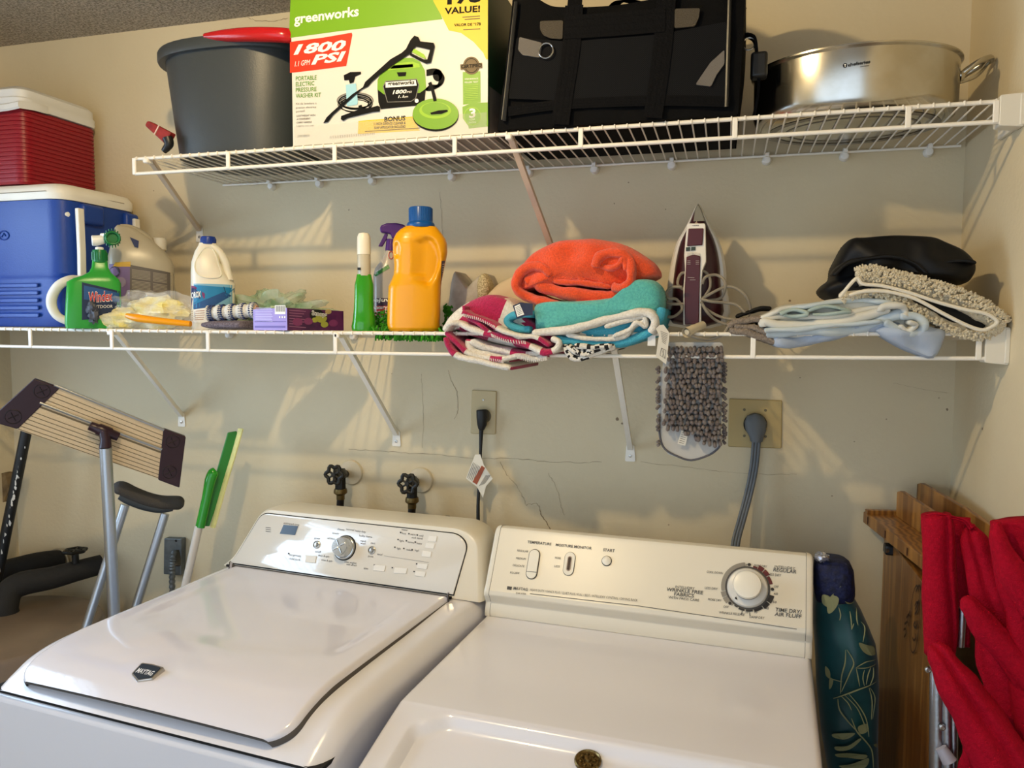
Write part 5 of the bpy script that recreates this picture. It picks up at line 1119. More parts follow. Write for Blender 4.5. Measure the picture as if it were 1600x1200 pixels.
hl = [(535, 290), (545, 280), (690, 280), (698, 292), (705, 620), (672, 700), (660, 860), (660, 1185), (500, 1190), (500, 860), (515, 700), (508, 560), (520, 420)]
m = MB(); m.prism([hP.p(*zi(*q)) for q in hl], (0, .035, 0)); m.build('handle', M_iw, iron, bevel=.004, seg=3)
m = MB()
for l in ([(548, 328), (682, 325), (672, 475), (534, 485)], [(530, 580), (600, 560), (655, 575), (650, 720), (645, 900), (640, 1180), (515, 1185), (512, 900), (522, 720)]): m = MB(); m.prism([hP.p(*zi(*q), .0005) for q in l], (0, -.0035, 0)); m.build('handle_inlay', mat('wine_plastic', '#4a0a14', .4), iron, bevel=.0015)
m = MB()
for l, mi in (([(525, 495), (562, 492), (560, 525), (525, 528)], 0), ([(572, 492), (610, 490), (608, 520), (570, 525)], 0), ([(535, 545), (585, 538), (585, 562), (535, 575)], 1), ([(592, 538), (648, 545), (650, 570), (592, 562)], 1)): m.prism([hP.p(*zi(*q), .0005) for q in l], (0, -.002, 0), mi)
ptext(m, hP, 'rowenta', zi(580, 304), zi(640, 302), 2, 2, off=.0012, bold=.02)
for (a, b) in ((535, 615), (612, 615)):
    for k in range(3): m.strip([hP.p(*zi(a, b+k*14), .0046), hP.p(*zi(a+30, b+k*14), .0046)], .0007, (0, -1, 0), 1)
m.strip([hP.p(*zi(540, 762), .0046), hP.p(*zi(600, 765), .0046)], .0007, (0, -1, 0), 1); m.strip([hP.p(*zi(560, 785), .0046), hP.p(*zi(610, 785), .0046)], .0007, (0, -1, 0), 1)
m.build('controls', [mat('button_dark_green', '#2f3a2a', .4), mat('print_silver', '#cfc8bd', .4), M_ink], iron, smooth=False)
M_cord = mat('taupe_cord', '#8f8779', .6)
def cordr(l, y0, y1, r=.0032, par=iron):
    P = []; n = len(l)
    for i, q in enumerate(l): y_ = lerp(y0, y1, i/(n-1))-.006*math.sin(i*2.1); v = at(*q, y=y_); P.append(v)
    mb = MB(); mb.tube(P, r, 8, smooth=6); return mb.build('power_cord', M_cord, par)
cordr(ZI([(500, 1000), (400, 1000), (300, 990), (340, 1100), (420, 1110), (490, 1040), (440, 960), (370, 950), (350, 900), (400, 850), (490, 850)]), -.235, -.245)
cordr(ZI([(500, 870), (450, 820), (480, 730), (560, 720), (660, 700), (730, 750), (740, 850), (690, 930), (660, 940)]), -.215, -.205)
cordr(ZI([(660, 960), (760, 900), (870, 850), (960, 855), (1060, 930), (1100, 1050), (1060, 1120), (960, 1140), (820, 1110), (700, 1040), (660, 980)]), -.24, -.25)
cordr(ZI([(670, 820), (700, 760), (790, 740), (860, 780), (875, 850), (850, 930), (800, 960), (680, 970)]), -.24, -.23)
cordr(ZI([(670, 960), (760, 980), (880, 990), (980, 1010), (1050, 1080)]), -.25, -.24)
cordr(ZI([(670, 1000), (720, 1080), (800, 1150), (900, 1180), (1000, 1160)]), -.26, -.25)
m = MB(); pc = at(1078, 516, y=-.345); m.tube([at(1098, 508, y=-.31), at(1086, 513, y=-.335)], [.0085, .0085], 14); m.tube([at(1086, 513, y=-.335), at(1072, 520, y=-.36)], [.009, .0105], 14, caps=False); m.tube([at(1080, 516, y=-.345), at(1073, 519, y=-.356)], [.006, .006], 12); m.build('plug', mat('beige_plug', '#cbbfa5', .4), iron)
cordr([(1075, 522), (1090, 528), (1110, 530), (1130, 522), (1140, 508), (1150, 500)], -.355, -.30, .0036)
# ---- paper tags
tg = thing('paper_tag', 'white printed tag on a ribbon hanging over the rail left of the grey chenille pad', 'tag', at(1033, 540, y=-.36))
tp = Plane(at(1035, 545, y=-.372), (.1, -1, 0)); zz = lambda a, b: (960+a/5.3333, 480+b/5.3333)
m = MB(); m.prism([tp.p(*zz(*q)) for q in [(375, 150), (410, 145), (460, 215), (432, 478), (345, 410), (372, 230), (345, 180)]], tp.n*-.0004, 0)
for k in range(7): m.strip([tp.p(*zz(385+k*2, 200+k*14), .0005), tp.p(*zz(445-k*3, 225+k*14), .0005)], .0010, tp.n, 1)
for l in ([(392, 340), (430, 360), (422, 430), (380, 400)],): 
    q = [tp.p(*zz(*p), .0006) for p in l]; m.strip(q+[q[0]], .0010, tp.n, 1); m.strip([q[0], q[2]], .0008, tp.n, 1); m.strip([(q[1]+q[0])/2, (q[2]+q[3])/2], .0008, tp.n, 1)
m.build('tag_card', [mat('tag_white', '#d6d0c2', .6), mat('tag_print', '#6e685e', .6)], tg, smooth=False)
# ---- grey chenille mop pad hanging
cp_ = thing('mop_pad', 'grey chenille mop pad hanging down from the shelf rail below the iron', 'mop pad', at(1082, 560, y=-.34))
padf = lambda x, y: zz(x, y)
Pb = Plane(at(1082, 600, y=-.325), (0, -1, 0))
m = MB(); bo_ = [(440, 330), (450, 290), (900, 290), (912, 340), (900, 700), (885, 1160), (860, 1190), (790, 1240), (640, 1290), (450, 1230), (395, 1150), (372, 1040), (365, 950), (372, 600)]
m.prism(roundpoly([Pb.p(*zz(*q)) for q in bo_], .006), (0, .006, 0)); m.build('backing', mat('pale_grey_backing', '#b3b1ac', .85), cp_, bevel=.002)
m = MB(); m.tube([Pb.p(*zz(*q), .001) for q in [(370, 900), (380, 1080), (420, 1180), (520, 1240), (640, 1275), (780, 1235), (850, 1190), (882, 1150)]], .0022, 8, smooth=5); m.build('piping', mat('dark_grey_piping', '#55545a', .8), cp_)
rnd = random.Random(9); m = MB()
for r in range(19):
    for c in range(13):
        x = 455+c*36+rnd.uniform(-6, 6)+(r % 2)*15-(18 if r > 3 else 0)-(12 if 8 < r < 15 else 0); y = 335+r*43+rnd.uniform(-7, 7)
        lim = 955+max(0, x-480)*.45
        if y > lim+40 or x > 905: continue
        a = Pb.p(*zz(x, y), .002); b = Pb.p(*zz(x+rnd.uniform(-12, 12), y+rnd.uniform(22, 46)), .016+rnd.uniform(0, .006)); e = b+(b-a)*.12
        m.tube([a, a.lerp(b, .5)+Vector((0, -.005, 0)), b, e], [.0030, .0039, .0040, .0022], 7, smooth=2)
for r in range(30):
    for x_ in (903, 376):
        if rnd.random() < .3: continue
        y = 470+r*23+rnd.uniform(-10, 10); a = Pb.p(*zz(x_, y), .002); b = a+Vector(((.006 if x_ > 600 else -.004)+rnd.uniform(-.002, .002), -.006, rnd.uniform(-.008, -.002))); m.tube([a, b], [.003, .0034], 6)
pf = m.build('chenille_pile', mat('taupe_chenille', '#867d78', .95, noise_scale=40, col2='#756a68', bump=1, bump_scale=700), cp_); pf['kind'] = 'stuff'
m = MB(); lpn = [(558, 1025), (620, 1038), (590, 1155), (525, 1138)]; m.flat([Pb.p(*zz(*q), .009) for q in lpn], 0)
for k in range(6): m.strip([Pb.p(*zz(562-k*5, 1045+k*16), .0098), Pb.p(*zz(605-k*5, 1056+k*16), .0098)], .0009, (0, -1, 0), 1)
m.build('care_label', [mat('tag_white', '#d6d0c2', .6), _mats['tag_print']], cp_, smooth=False, solid=.0004)
m = MB(); m.box(at(1018, 532, y=-.345), (.016, .001, .022)); m.build('loop', M_clip, cp_)
# ---- beige rag
def za(a, b): return (1120+a/3.3333, 340+b/3.3333)
def ZA(l): return [za(a, b) for a, b in l]
rg_ = thing('cleaning_rag', 'folded beige grey rag between the iron cord and the pale blue sheets', 'cloth', (at(1180, 515, y=-.25).x, -.25, deck(-.4)))
M_rag = mat('beige_rag', '#97897a', .95, noise_scale=250, col2='#7d7064', bump=1, bump_scale=400)
for i, (p_, th) in enumerate([(ZA([(60, 570), (90, 545), (160, 535), (230, 530), (300, 560)]), .013), (ZA([(65, 585), (140, 595), (220, 625), (310, 650)]), .016), (ZA([(90, 570), (180, 575), (260, 595), (320, 610)]), .014)]):
    m = MB(); ribbon(m, p_, th, -.345, -.15, seed=60+i); m.build('fold', M_rag, rg_, angle=180)
# ---- pile of pale sheets
sh = thing('bed_linen', 'stack of crumpled pale blue and white sheets under the fleece blanket', 'bed linen', (at(1330, 520, y=-.2).x, -.2, deck(-.3)))
M_s1 = mat('pale_blue_cotton', '#c0cacd', .85, noise_scale=12, col2='#b3bfc7'); M_s2 = mat('white_cotton', '#d8d5c9', .85, noise_scale=12, col2='#c9c8c0'); M_s3 = mat('sage_cotton', '#9fafa9', .85); M_s4 = mat('blue_grey_cotton', '#a6b1c1', .85, noise_scale=10, col2='#97a3b6')
L = [(ZA([(310, 625), (330, 650), (430, 650), (560, 620), (700, 590), (860, 565), (960, 580)]), .024, -.345, M_s4), (ZA([(260, 600), (340, 610), (480, 590), (620, 590), (760, 575), (900, 520), (980, 500)]), .020, -.352, M_s1),
     (ZA([(245, 570), (250, 540), (330, 560), (480, 560), (640, 545), (800, 510), (900, 480)]), .017, -.358, M_s2), (ZA([(250, 590), (300, 580), (420, 580), (560, 565), (700, 555), (860, 540)]), .010, -.362, M_s1),
     (ZA([(230, 525), (300, 490), (360, 465), (480, 455), (620, 435), (740, 410), (820, 395)]), .010, -.345, M_s2), (ZA([(240, 535), (330, 515), (460, 520), (620, 510), (760, 485), (900, 465), (1000, 465)]), .012, -.352, M_s2),
     (ZA([(330, 500), (400, 480), (470, 500), (420, 512), (350, 508)]), .008, -.362, M_s3), (ZA([(470, 490), (560, 465), (640, 470), (700, 490), (600, 500), (500, 500)]), .007, -.362, M_s3), (ZA([(380, 475), (520, 450), (700, 430), (860, 440), (1000, 460)]), .010, -.348, M_s1),
     (ZA([(860, 490), (870, 465), (960, 460), (985, 490), (980, 510)]), .014, -.366, M_s2), (ZA([(880, 540), (950, 580), (1010, 600), (1060, 590), (1080, 550), (1040, 515), (960, 515)]), .016, -.366, M_s1), (ZA([(960, 560), (1000, 590), (1040, 560), (1000, 540)]), .008, -.372, M_s2)]
for i, (p_, th, yf, mm) in enumerate(L): m = MB(); ribbon(m, p_, th, yf, -.12, seed=70+i*1.7, wob=.016, fuzz=.001); m.build('fold', mm, sh, angle=180)
m = MB(); pillow(m, ZA([(250, 570), (400, 470), (700, 420), (960, 440), (1080, 560), (950, 600), (600, 610), (330, 640)]), -.33, -.1, puff=.01, amp=.003, seed=9); m.build('inner_layers', M_s2, sh)
m = MB(); pillow(m, ZA([(830, 590), (900, 560), (1000, 600), (1080, 560), (1130, 570), (1192, 590), (1180, 650), (1130, 735), (1050, 715), (950, 670)]), -.350, -.30, puff=.018, amp=.006, fr=26, seed=14, steps=8, smooth=3); m.build('hanging_corner', M_s4, sh)
# ---- fleece lined blanket
fl_ = thing('blanket', 'black blanket with cream sherpa fleece lining, folded over the pale sheets', 'blanket', (at(1440, 480, y=-.2).x, -.2, 1.59))
M_fl = mat('cream_sherpa', '#e2d6ba', 1, noise_scale=90, col2='#d3c5a6', bump=1, bump_scale=260, sheen=.3); M_bk = mat('black_velour', '#0c0c0e', .9, sheen=.15); M_edge = mat('cream_piping', '#e2dac8', .8)
fpath = ZA([(730, 310), (800, 300), (900, 320), (1020, 345), (1150, 385), (1280, 430), (1380, 480), (1450, 530), (1470, 560)])
fpath2 = ZA([(650, 415), (760, 392), (880, 398), (980, 430), (1080, 490), (1200, 560), (1300, 600), (1380, 605), (1450, 575), (1470, 545)])
m = MB(); ribbon(m, fpath, .034, -.345, -.07, seed=90, wob=.01, fuzz=.004); ribbon(m, fpath2, .019, -.340, -.07, seed=91, wob=.01, fuzz=.004); flo = m.build('fleece_lining', M_fl, fl_, angle=180)
m = MB(); rnd = random.Random(2)
for path, th, n in ((fpath, .0195, 1500), (fpath2, .0105, 600)):
    Q = catmull([at(a, b, y=-.345) for a, b in path], 8)
    for k in range(n):
        i = rnd.randrange(len(Q)-1); p = Q[i].lerp(Q[i+1], rnd.random()); t = (Q[i+1]-Q[i]).normalized(); nn = Vector((-t.z, 0, t.x)); an = rnd.uniform(-.25*PI, .62*PI) if path is fpath else rnd.uniform(-.62*PI, .1*PI)
        yb = 0 if rnd.random() < .55 else rnd.uniform(0, .2)
        o_ = nn*(th*.8*math.sin(an))+Vector((0, -th*.55*math.cos(an) if yb == 0 else yb, 0)); d = o_.normalized()*rnd.uniform(.003, .007)+Vector((rnd.uniform(-.003, .003), rnd.uniform(-.002, .002), rnd.uniform(-.003, .003)))
        m.tube([p+o_*.92, p+o_+d*.75], [.0034, .0014], 5)
tf = m.build('fleece_tufts', M_fl, fl_); tf['kind'] = 'stuff'
m = MB(); pillow(m, ZA([(660, 400), (730, 345), (900, 370), (1100, 430), (1300, 490), (1440, 540), (1370, 580), (1280, 560), (1100, 470), (950, 410), (780, 380)]), -.325, -.1, puff=.004, amp=.001, seed=3); m.build('black_inside', M_bk, fl_)
m = MB()
m.tube([at(*q, y=-.362) for q in ZA([(640, 415), (725, 318), (760, 345), (860, 355), (1000, 390), (1150, 440), (1300, 480), (1400, 500), (1460, 540), (1430, 570), (1380, 585), (1300, 560), (1180, 500), (1050, 430), (960, 400), (860, 382), (760, 385), (690, 405)])], .0034, 8, smooth=5); m.build('piping', M_edge, fl_)
# ---- black bag on top
bb = thing('black_bag', 'shiny black nylon bag slumped on the fleece blanket at the end of the shelf', 'bag', (at(1400, 430, y=-.2).x, -.2, 1.65))
M_bn = mat('shiny_black_nylon', '#08080a', .55, spec=.3)
m = MB(); pillow(m, ZA([(535, 385), (560, 345), (598, 315), (605, 260), (640, 190), (690, 108), (760, 97), (950, 90), (1120, 102), (1200, 125), (1290, 160), (1340, 210), (1358, 250), (1350, 295), (1300, 345), (1150, 330), (1000, 330), (860, 330), (740, 330), (690, 380), (640, 410), (585, 425)]), -.29, -.07, puff=.045, amp=.011, fr=19, seed=21, steps=12, smooth=4); m.build('bag_body', M_bn, bb, sub=1)
m = MB(); ribbon(m, ZA([(610, 300), (700, 230), (860, 200), (1000, 215), (1100, 290)]), .008, -.345, -.30, seed=3); ribbon(m, ZA([(1110, 250), (1200, 235), (1300, 225), (1350, 240)]), .006, -.335, -.30, seed=4); m.build('bag_fold', M_bn, bb, angle=180)
m = MB(); ribbon(m, ZA([(100, 520), (160, 500), (230, 475), (285, 470)]), .008, -.25, -.2, seed=4); m.build('loose_strap', M_bn, bb, angle=180)
# ================================================================ on the back wall
M_plate = mat('beige_wall_plate', '#c3b187', .45); M_plugk = mat('matte_black_rubber', '#151618', .5)
def wp(px, py, y=0): return at(px, py, y=y)
pts = lambda l, y=-.0005: [wp(a, b, y) for a, b in l]
o1 = thing('wall_outlet', 'single beige outlet plate with a black plug, above the washing machine console', 'outlet', wp(757, 644))
m = MB(); m.prism(roundpoly([wp(738, 609, -.0003), wp(776.5, 611, -.0003), wp(775, 678.5, -.0003), wp(736, 677, -.0003)], .004), (0, -.0055, 0)); m.build('cover_plate', M_plate, o1, bevel=.002)
m = MB(); c = wp(757, 650, -.006); m.lathe([(.0001, 0), (.0185, 0), (.0185, .0015), (.0001, .0016)], 28, frame(c, (1, 0, 0), (0, 0, 1))); m.build('receptacle', mat('dark_receptacle', '#6d6248', .5), o1)
m = MB(); m.lathe([(.0001, 0), (.003, 0), (.0026, .0015), (.0001, .002)], 12, frame(wp(755, 625, -.0055), (1, 0, 0), (0, 0, 1))); m.build('screw', M_steel, o1)
k1 = thing('power_cord', 'black washer power cord with its plug in the single beige outlet', 'cord', wp(753, 655, -.02))
m = MB(); m.tube([wp(753, 640, -.020), wp(753.5, 652, -.022), wp(753, 664, -.024), wp(752, 672, -.024)], [.0150, .0152, .0125, .0075], 16); m.box(wp(753, 646, -.012), (.026, .018, .018)); m.build('plug', M_plugk, k1, bevel=.003)
m = MB(); m.tube([wp(752, 671, -.024), wp(751, 700, -.026), wp(750, 735, -.03), wp(747, 790, -.045), wp(748, 850, -.06)], [.0062, .0042, .0036, .0045, .0055], 10, smooth=6); m.build('cable', M_plugk, k1)
pt = Plane(wp(748, 740, -.042), (.15, -1, .1)); zq = lambda a, b: (700+a/7.06, 680+b/7.06)
m = MB(); m.flat([pt.p(*zq(*q)) for q in [(300, 215), (355, 210), (395, 330), (492, 480), (420, 560), (385, 690), (320, 570), (198, 478), (285, 250)]], 0)
for k in range(6): m.strip([pt.p(*zq(215+k*16+0, 470+k*11), .0006), pt.p(*zq(280+k*14, 300+k*9), .0006)], .0010, pt.n, 2)
m.flat([pt.p(*zq(*q), .0008) for q in [(372, 335), (408, 360), (318, 545), (270, 515)]], 1)
for k in range(5): m.strip([pt.p(*zq(345+k*14, 560-k*6), .0006), pt.p(*zq(420+k*12, 440-k*0), .0006)], .0008, pt.n, 2)
m.build('warning_tag', [mat('tag_paper', '#e3dfd2', .6), mat('tag_rust', '#9a4a26', .5), M_ink], k1, smooth=False, solid=.0005)
o2 = thing('wall_outlet', 'large square beige dryer outlet plate with a grey plug, right of the chenille pad', 'outlet', wp(1180, 661))
m = MB(); m.prism(roundpoly([wp(1139, 622.5, -.0003), wp(1222, 625.5, -.0003), wp(1221, 700.5, -.0003), wp(1137.5, 697.5, -.0003)], .004), (0, -.0055, 0)); m.build('cover_plate', mat('tan_brass_plate', '#b39d66', .45), o2, bevel=.002)
for q in ((1163, 640), (1196, 641), (1163, 681), (1196, 682)):
    m = MB(); m.lathe([(.0001, 0), (.0035, 0), (.003, .0012), (.0001, .0016)], 12, frame(wp(*q, -.0055), (1, 0, 0), (0, 0, 1))); m.build('screw', _mats['dark_receptacle'], o2)
m = MB(); m.lathe([(.0001, 0), (.0275, 0), (.0275, .001), (.0001, .001)], 32, frame(wp(1180, 663, -.0058), (1, 0, 0), (0, 0, 1))); m.build('receptacle', M_dark, o2)
k2 = thing('power_cord', 'flat grey dryer cord running from the square outlet plate down behind the dryer', 'cord', wp(1180, 665, -.02))
M_gr = mat('slate_grey_rubber', '#5f6468', .5)
m = MB(); R_ = []
for (px, py, r1, yy) in [(1180, 646, .006, -.018), (1180, 650, .019, -.02), (1180.5, 660, .0255, -.022), (1181, 672, .024, -.024), (1182, 682, .017, -.026), (1182, 690, .014, -.026)]:
    c = wp(px, py, yy); R_.append([c+Vector((r1*math.cos(2*PI*k/24), .016*math.sin(2*PI*k/24), 0)) for k in range(24)])
m.rings(R_); m.build('plug', M_gr, k2)
for o_ in (-.0068, 0, .0068):
    P = [wp(1182, 688, -.026), wp(1178, 730, -.028), wp(1170, 770, -.035), wp(1158, 815, -.05), wp(1150, 845, -.07), wp(1146, 880, -.09)]
    m = MB(); m.tube([p+Vector((o_, 0, o_*.2)) for p in P], .0040, 10, smooth=6); m.build('conductor', M_gr, k2)
# valves with hoses
M_iron = mat('black_cast_iron', '#17150f', .45, .3); M_brass = mat('aged_brass', '#6d5a34', .4, .8); M_hose = mat('black_rubber_hose', '#1b1614', .45)
def valve(cx, cy, hx, hy, label, hb):
    r = thing('water_valve', label, 'valve', wp(cx, cy), 'washer water valves')
    m = MB(); m.lathe([(.0001, 0), (.036, 0), (.036, .002), (.033, .006), (.018, .009), (.014, .010), (.0001, .010)], 36, frame(wp(cx, cy, -.0005), (1, 0, 0), (0, 0, 1))); m.build('escutcheon', mat('wall_escutcheon', '#cfc3a8', .45), r)
    ax = wp(hx, hy, -.115); b0 = wp(cx-8, cy+2, -.005); 
    m = MB(); d = (ax-b0); m.tube([b0, b0+d*.35], .0105, 12); m.tube([b0+d*.3, b0+d*.42, b0+d*.62, b0+d*.72], [.014, .019, .018, .012], 6); m.tube([b0+d*.7, b0+d*.9], [.011, .009], 8); 
    bd = b0+d*.5; m.tube([bd, bd+Vector((0, 0, -.045))], [.015, .015], 8); m.build('valve_body', M_iron, r)
    f = frame(ax, (1, 0, 0), (0, 0, 1), (-.35, -1, .1)); m = MB(); pl_ = []
    for k in range(36):
        a = 2*PI*k/36; rr_ = .0225+.0035*math.cos(6*a); pl_.append(f @ Vector((rr_*math.cos(a), rr_*math.sin(a), 0)))
    m.tube(pl_, .0052, 8, closed=True)
    for k in range(6): a = 2*PI*k/6+PI/6; m.tube([f @ Vector((0, 0, 0)), f @ Vector((.019*math.cos(a), .019*math.sin(a), 0))], .0028, 6)
    m.lathe([(.0001, -.008), (.007, -.008), (.006, .004), (.0001, .005)], 12, f); m.build('handwheel', M_iron, r)
    m = MB(); q = bd+Vector((0, 0, -.040)); m.lathe([(.0001, 0), (.017, 0), (.0185, -.006), (.0185, -.012), (.014, -.016), (.0115, -.018), (.0115, -.030), (.0001, -.030)], 12, frame(q, (1, 0, 0), (0, 1, 0))); m.build('brass_coupling', M_brass, r)
    e = q+Vector((0, 0, -.028)); m = MB(); m.tube([e, e+Vector((-.004, 0, -.05)), e+Vector((-.008, -.01, -.16)), e+Vector((0, -.01, -.3))], .0105, 14, smooth=5); m.build('hose', M_hose, r)
valve(549, 738, 522, 742, 'black water valve with a six-lobed handwheel, the one nearer the green squeegee', 0)
valve(658, 750, 637, 756, 'black water valve with a six-lobed handwheel, the one nearer the beige outlet', 0)
# dark loop of the drain hose behind the washer
dh = MB(); dh.tube([wp(660, 850, -.10), wp(680, 822, -.11), wp(692, 815, -.11), wp(706, 818, -.11), wp(722, 850, -.10)], .014, 12, smooth=5); tag(dh.build('drain_hose', M_hose), 'black drain hose looping up just behind the washing machine console', 'hose')
# metal box with conduit
jb = thing('junction_box', 'small galvanised electrical box with flexible conduit behind the washing machine', 'junction box', wp(278, 868))
M_galv = mat('galvanised_steel', '#7e8486', .5, .7, noise_scale=30, col2='#666c70')
m = MB(); m.prism(roundpoly([wp(264, 838, -.001), wp(291, 839, -.001), wp(290, 896, -.001), wp(263, 894, -.001)], .004), (0, -.022, 0)); m.build('box_cover', M_galv, jb, bevel=.003)
m = MB(); m.lathe([(.0001, 0), (.004, 0), (.0001, .001)], 12, frame(wp(275, 845, -.0235), (1, 0, 0), (0, 0, 1))); m.build('screw_hole', M_dark, jb)
m = MB(); P = catmull([wp(272, 862, -.03), wp(270, 872, -.045), wp(269, 890, -.045), wp(269, 920, -.04), wp(270, 960, -.04)], 14)
m.tube(P, [.0085+.0012*math.sin(i*1.9) for i in range(len(P))], 10); m.build('flexible_conduit', M_galv, jb)
m = MB(); m.tube([wp(276, 860, -.02), wp(276, 884, -.035)], .012, 10); m.build('connector', mat('dark_connector', '#4d4a42', .5, .5), jb)
# ================================================================ left corner
vL = (at(160, 690, y=-.36)-CAM); vL.z = 0; vL.normalize()
mop = thing('flat_mop', 'flat mop stored head up with ribbed aluminium head and dark purple ends', 'mop', (at(165, 945, y=-.33).x, -.33, 0))
mP = Plane(at(160, 690, y=-.36), -vL+Vector((0, 0, -.10))); zm = lambda a, b: (a/4, 560+b/4)
M_pl = mat('dark_plum_plastic', '#2b1522', .35); M_slat = mat('warm_aluminium', '#d9c3a0', .45, .3, bump=.3, bump_scale=300)
def quad(a, b, c, d, t, s_): return (Vector(a).lerp(Vector(b), s_)).lerp(Vector(d).lerp(Vector(c), s_), t)
TL, TR, BR, BL = (340, 165), (1025, 445), (992, 752), (110, 445)
m = MB(); m.prism([mP.p(*zm(*q)) for q in (TL, TR, BR, BL)], mP.n*-.010); m.build('head_plate', M_slat, mop, smooth=False)
grooves = MB()
for k, t in enumerate([.02, .13, .22, .31, .40, .47, .60, .68, .76, .84, .92, .985]):
    a = quad(TL, TR, BR, BL, t, 0.0); b = quad(TL, TR, BR, BL, t, 1.0)
    w_ = .0045 if t in (.40, .47) else .0016
    (grooves).strip([mP.p(*zm(*a), .0006), mP.p(*zm(*b), .0006)], w_, mP.n, 0 if t not in (.40,) else 1)
for t in (.40, .005):
    a = quad(TL, TR, BR, BL, t, 0.0); b = quad(TL, TR, BR, BL, t, 1.0); grooves.tube([mP.p(*zm(*a), .003), mP.p(*zm(*b), .003)], .0035, 8, mi=1)
grooves.build('ribs', [mat('groove_shadow', '#6f6149', .6), M_alu], mop, smooth=False)
for l, dots in (([(215, 128), (375, 185), (108, 443), (-40, 400), (-30, 350)], [(262, 205), (82, 365)]), ([(1022, 440), (1162, 490), (1122, 810), (988, 760)], [(1080, 520), (1060, 712)])):
    m = MB(); m.prism(roundpoly([mP.p(*zm(*q), .004) for q in l], .004), mP.n*-.018); e = m.build('end_cap', M_pl, mop, bevel=.002)
    for q in dots:
        c = mP.p(*zm(*q), .0045); u_ = Vector((-vL.y, vL.x, 0)); f = frame(c, u_, mP.n.cross(u_), mP.n); m = MB(); m.tube([f @ Vector((.017*math.cos(k*PI/12), .017*math.sin(k*PI/12), 0)) for k in range(24)], .0011, 6, closed=True)
        for k in range(4): m.tube([f @ Vector((0, 0, 0)), f @ Vector((.012*math.cos(k*PI/2+.4), .012*math.sin(k*PI/2+.4), 0))], .0014, 6)
        m.build('hook_disc', mat('plum_shadow', '#180b13', .5), e)
m = MB(); a, b = mP.p(*zm(560, 420), .018), mP.p(*zm(740, 490), .018); m.tube([a, a.lerp(b, .25), a.lerp(b, .3), a.lerp(b, .7), a.lerp(b, .75), b], [.011, .012, .015, .015, .012, .011], 14); m.tube([mP.p(*zm(650, 455), .022), mP.p(*zm(660, 510), .030), mP.p(*zm(658, 560), .034)], [.013, .0125, .0150], 14); m.build('swivel_joint', M_pl, mop)
pa = at(165, 700, y=-.385); m = MB(); m.tube([pa, Vector((pa.x-.03, pa.y+.06, .002))], .0145, 18); m.build('pole', M_alu, mop)
# crutch
cr = thing('crutch', 'aluminium crutch with a curved grey foam armpit pad, behind the washing machine', 'crutch', (at(200, 930, y=-.22).x, -.22, 0))
vC = Plane(at(230, 790, y=-.22), -vL); zc = lambda a, b: (a/4, 740+b/4)
M_foam = mat('grey_foam', '#4b4641', .85, bump=.4, bump_scale=400)
P = catmull([vC.p(*zc(*q)) for q in [(712, 105), (760, 92), (830, 125), (920, 160), (1010, 180), (1100, 182), (1150, 185)]], 6); R_ = []; N = len(P)
for i, p in enumerate(P):
    t = (P[min(i+1, N-1)]-P[max(0, i-1)]).normalized(); n = vC.n.cross(t).normalized(); k_ = min(1, .45+.55*math.sin(min(i, N-1-i)/5*PI/2)) if min(i, N-1-i) < 5 else 1
    R_.append([p+n*(.0195*k_*math.cos(2*PI*k/20))+vC.n*(.022*k_*math.sin(2*PI*k/20)) for k in range(20)])
m = MB(); m.rings(R_); m.build('armpit_pad', M_foam, cr, angle=180)
m = MB(); P = [vC.p(*zc(*q)) for q in [(750, 138), (800, 162), (900, 198), (1000, 216), (1080, 212)]]; m.tube(P, [.010, .013, .014, .014, .010], 12, smooth=4); m.build('pad_bracket', mat('dark_blue_grey_plastic', '#3c4248', .5), cr)
for (a, b) in (((782, 195), (430, 1300)), ((1032, 250), (720, 1250))):
    m = MB(); A = vC.p(*zc(*a)); Bq = vC.p(*zc(*b)); Bq = A+(Bq-A)*1.0; m.tube([A, Bq], .0115, 14); m.build('tube', M_alu, cr)
# squeegee brush
br_ = thing('squeegee_broom', 'green squeegee with a yellow foam strip on a white pole, beside the crutch', 'squeegee', (at(300, 900, y=-.18).x, -.18, 0))
vB = Plane(at(330, 800, y=-.18), -vL); 
m = MB(); A, Bq = vB.p(311, 822), vB.p(292, 905); m.tube([A, Bq, Bq+(Bq-A)*3.5], .0105, 14); m.build('pole', mat('pearl_pole', '#cfc8bf', .35), br_)
m = MB(); m.tube([vB.p(*zm(1250, 1055)), vB.p(*zm(1290, 880)), vB.p(*zm(1315, 760)), vB.p(*zm(1335, 715)), vB.p(*zm(1350, 700))], [.0125, .0125, .0150, .0150, .010], 16, smooth=3); m.build('socket', mat('glossy_green_plastic', '#1d8f1d', .2, coat=.4), br_)
m = MB(); m.prism([vB.p(*zm(*q), -.012) for q in [(1425, 465), (1480, 455), (1490, 500), (1310, 1050), (1265, 1050), (1360, 690)]], vB.n*-.010); m.build('blade', mat('green_blade', '#2a7f35', .4), br_, bevel=.002)
m = MB(); P = [vB.p(*zm(*q), -.008) for q in [(1505, 440), (1460, 600), (1400, 800), (1330, 1055)]]
m.rings([[p+Vector((.009*math.cos(2*PI*k/10), 0, 0))+vB.n*(.012*math.sin(2*PI*k/10)) for k in range(10)] for p in catmull(P, 5)]); m.build('foam_strip', mat('pale_yellow_foam', '#e6e29a', .8, bump=1, bump_scale=120), br_)
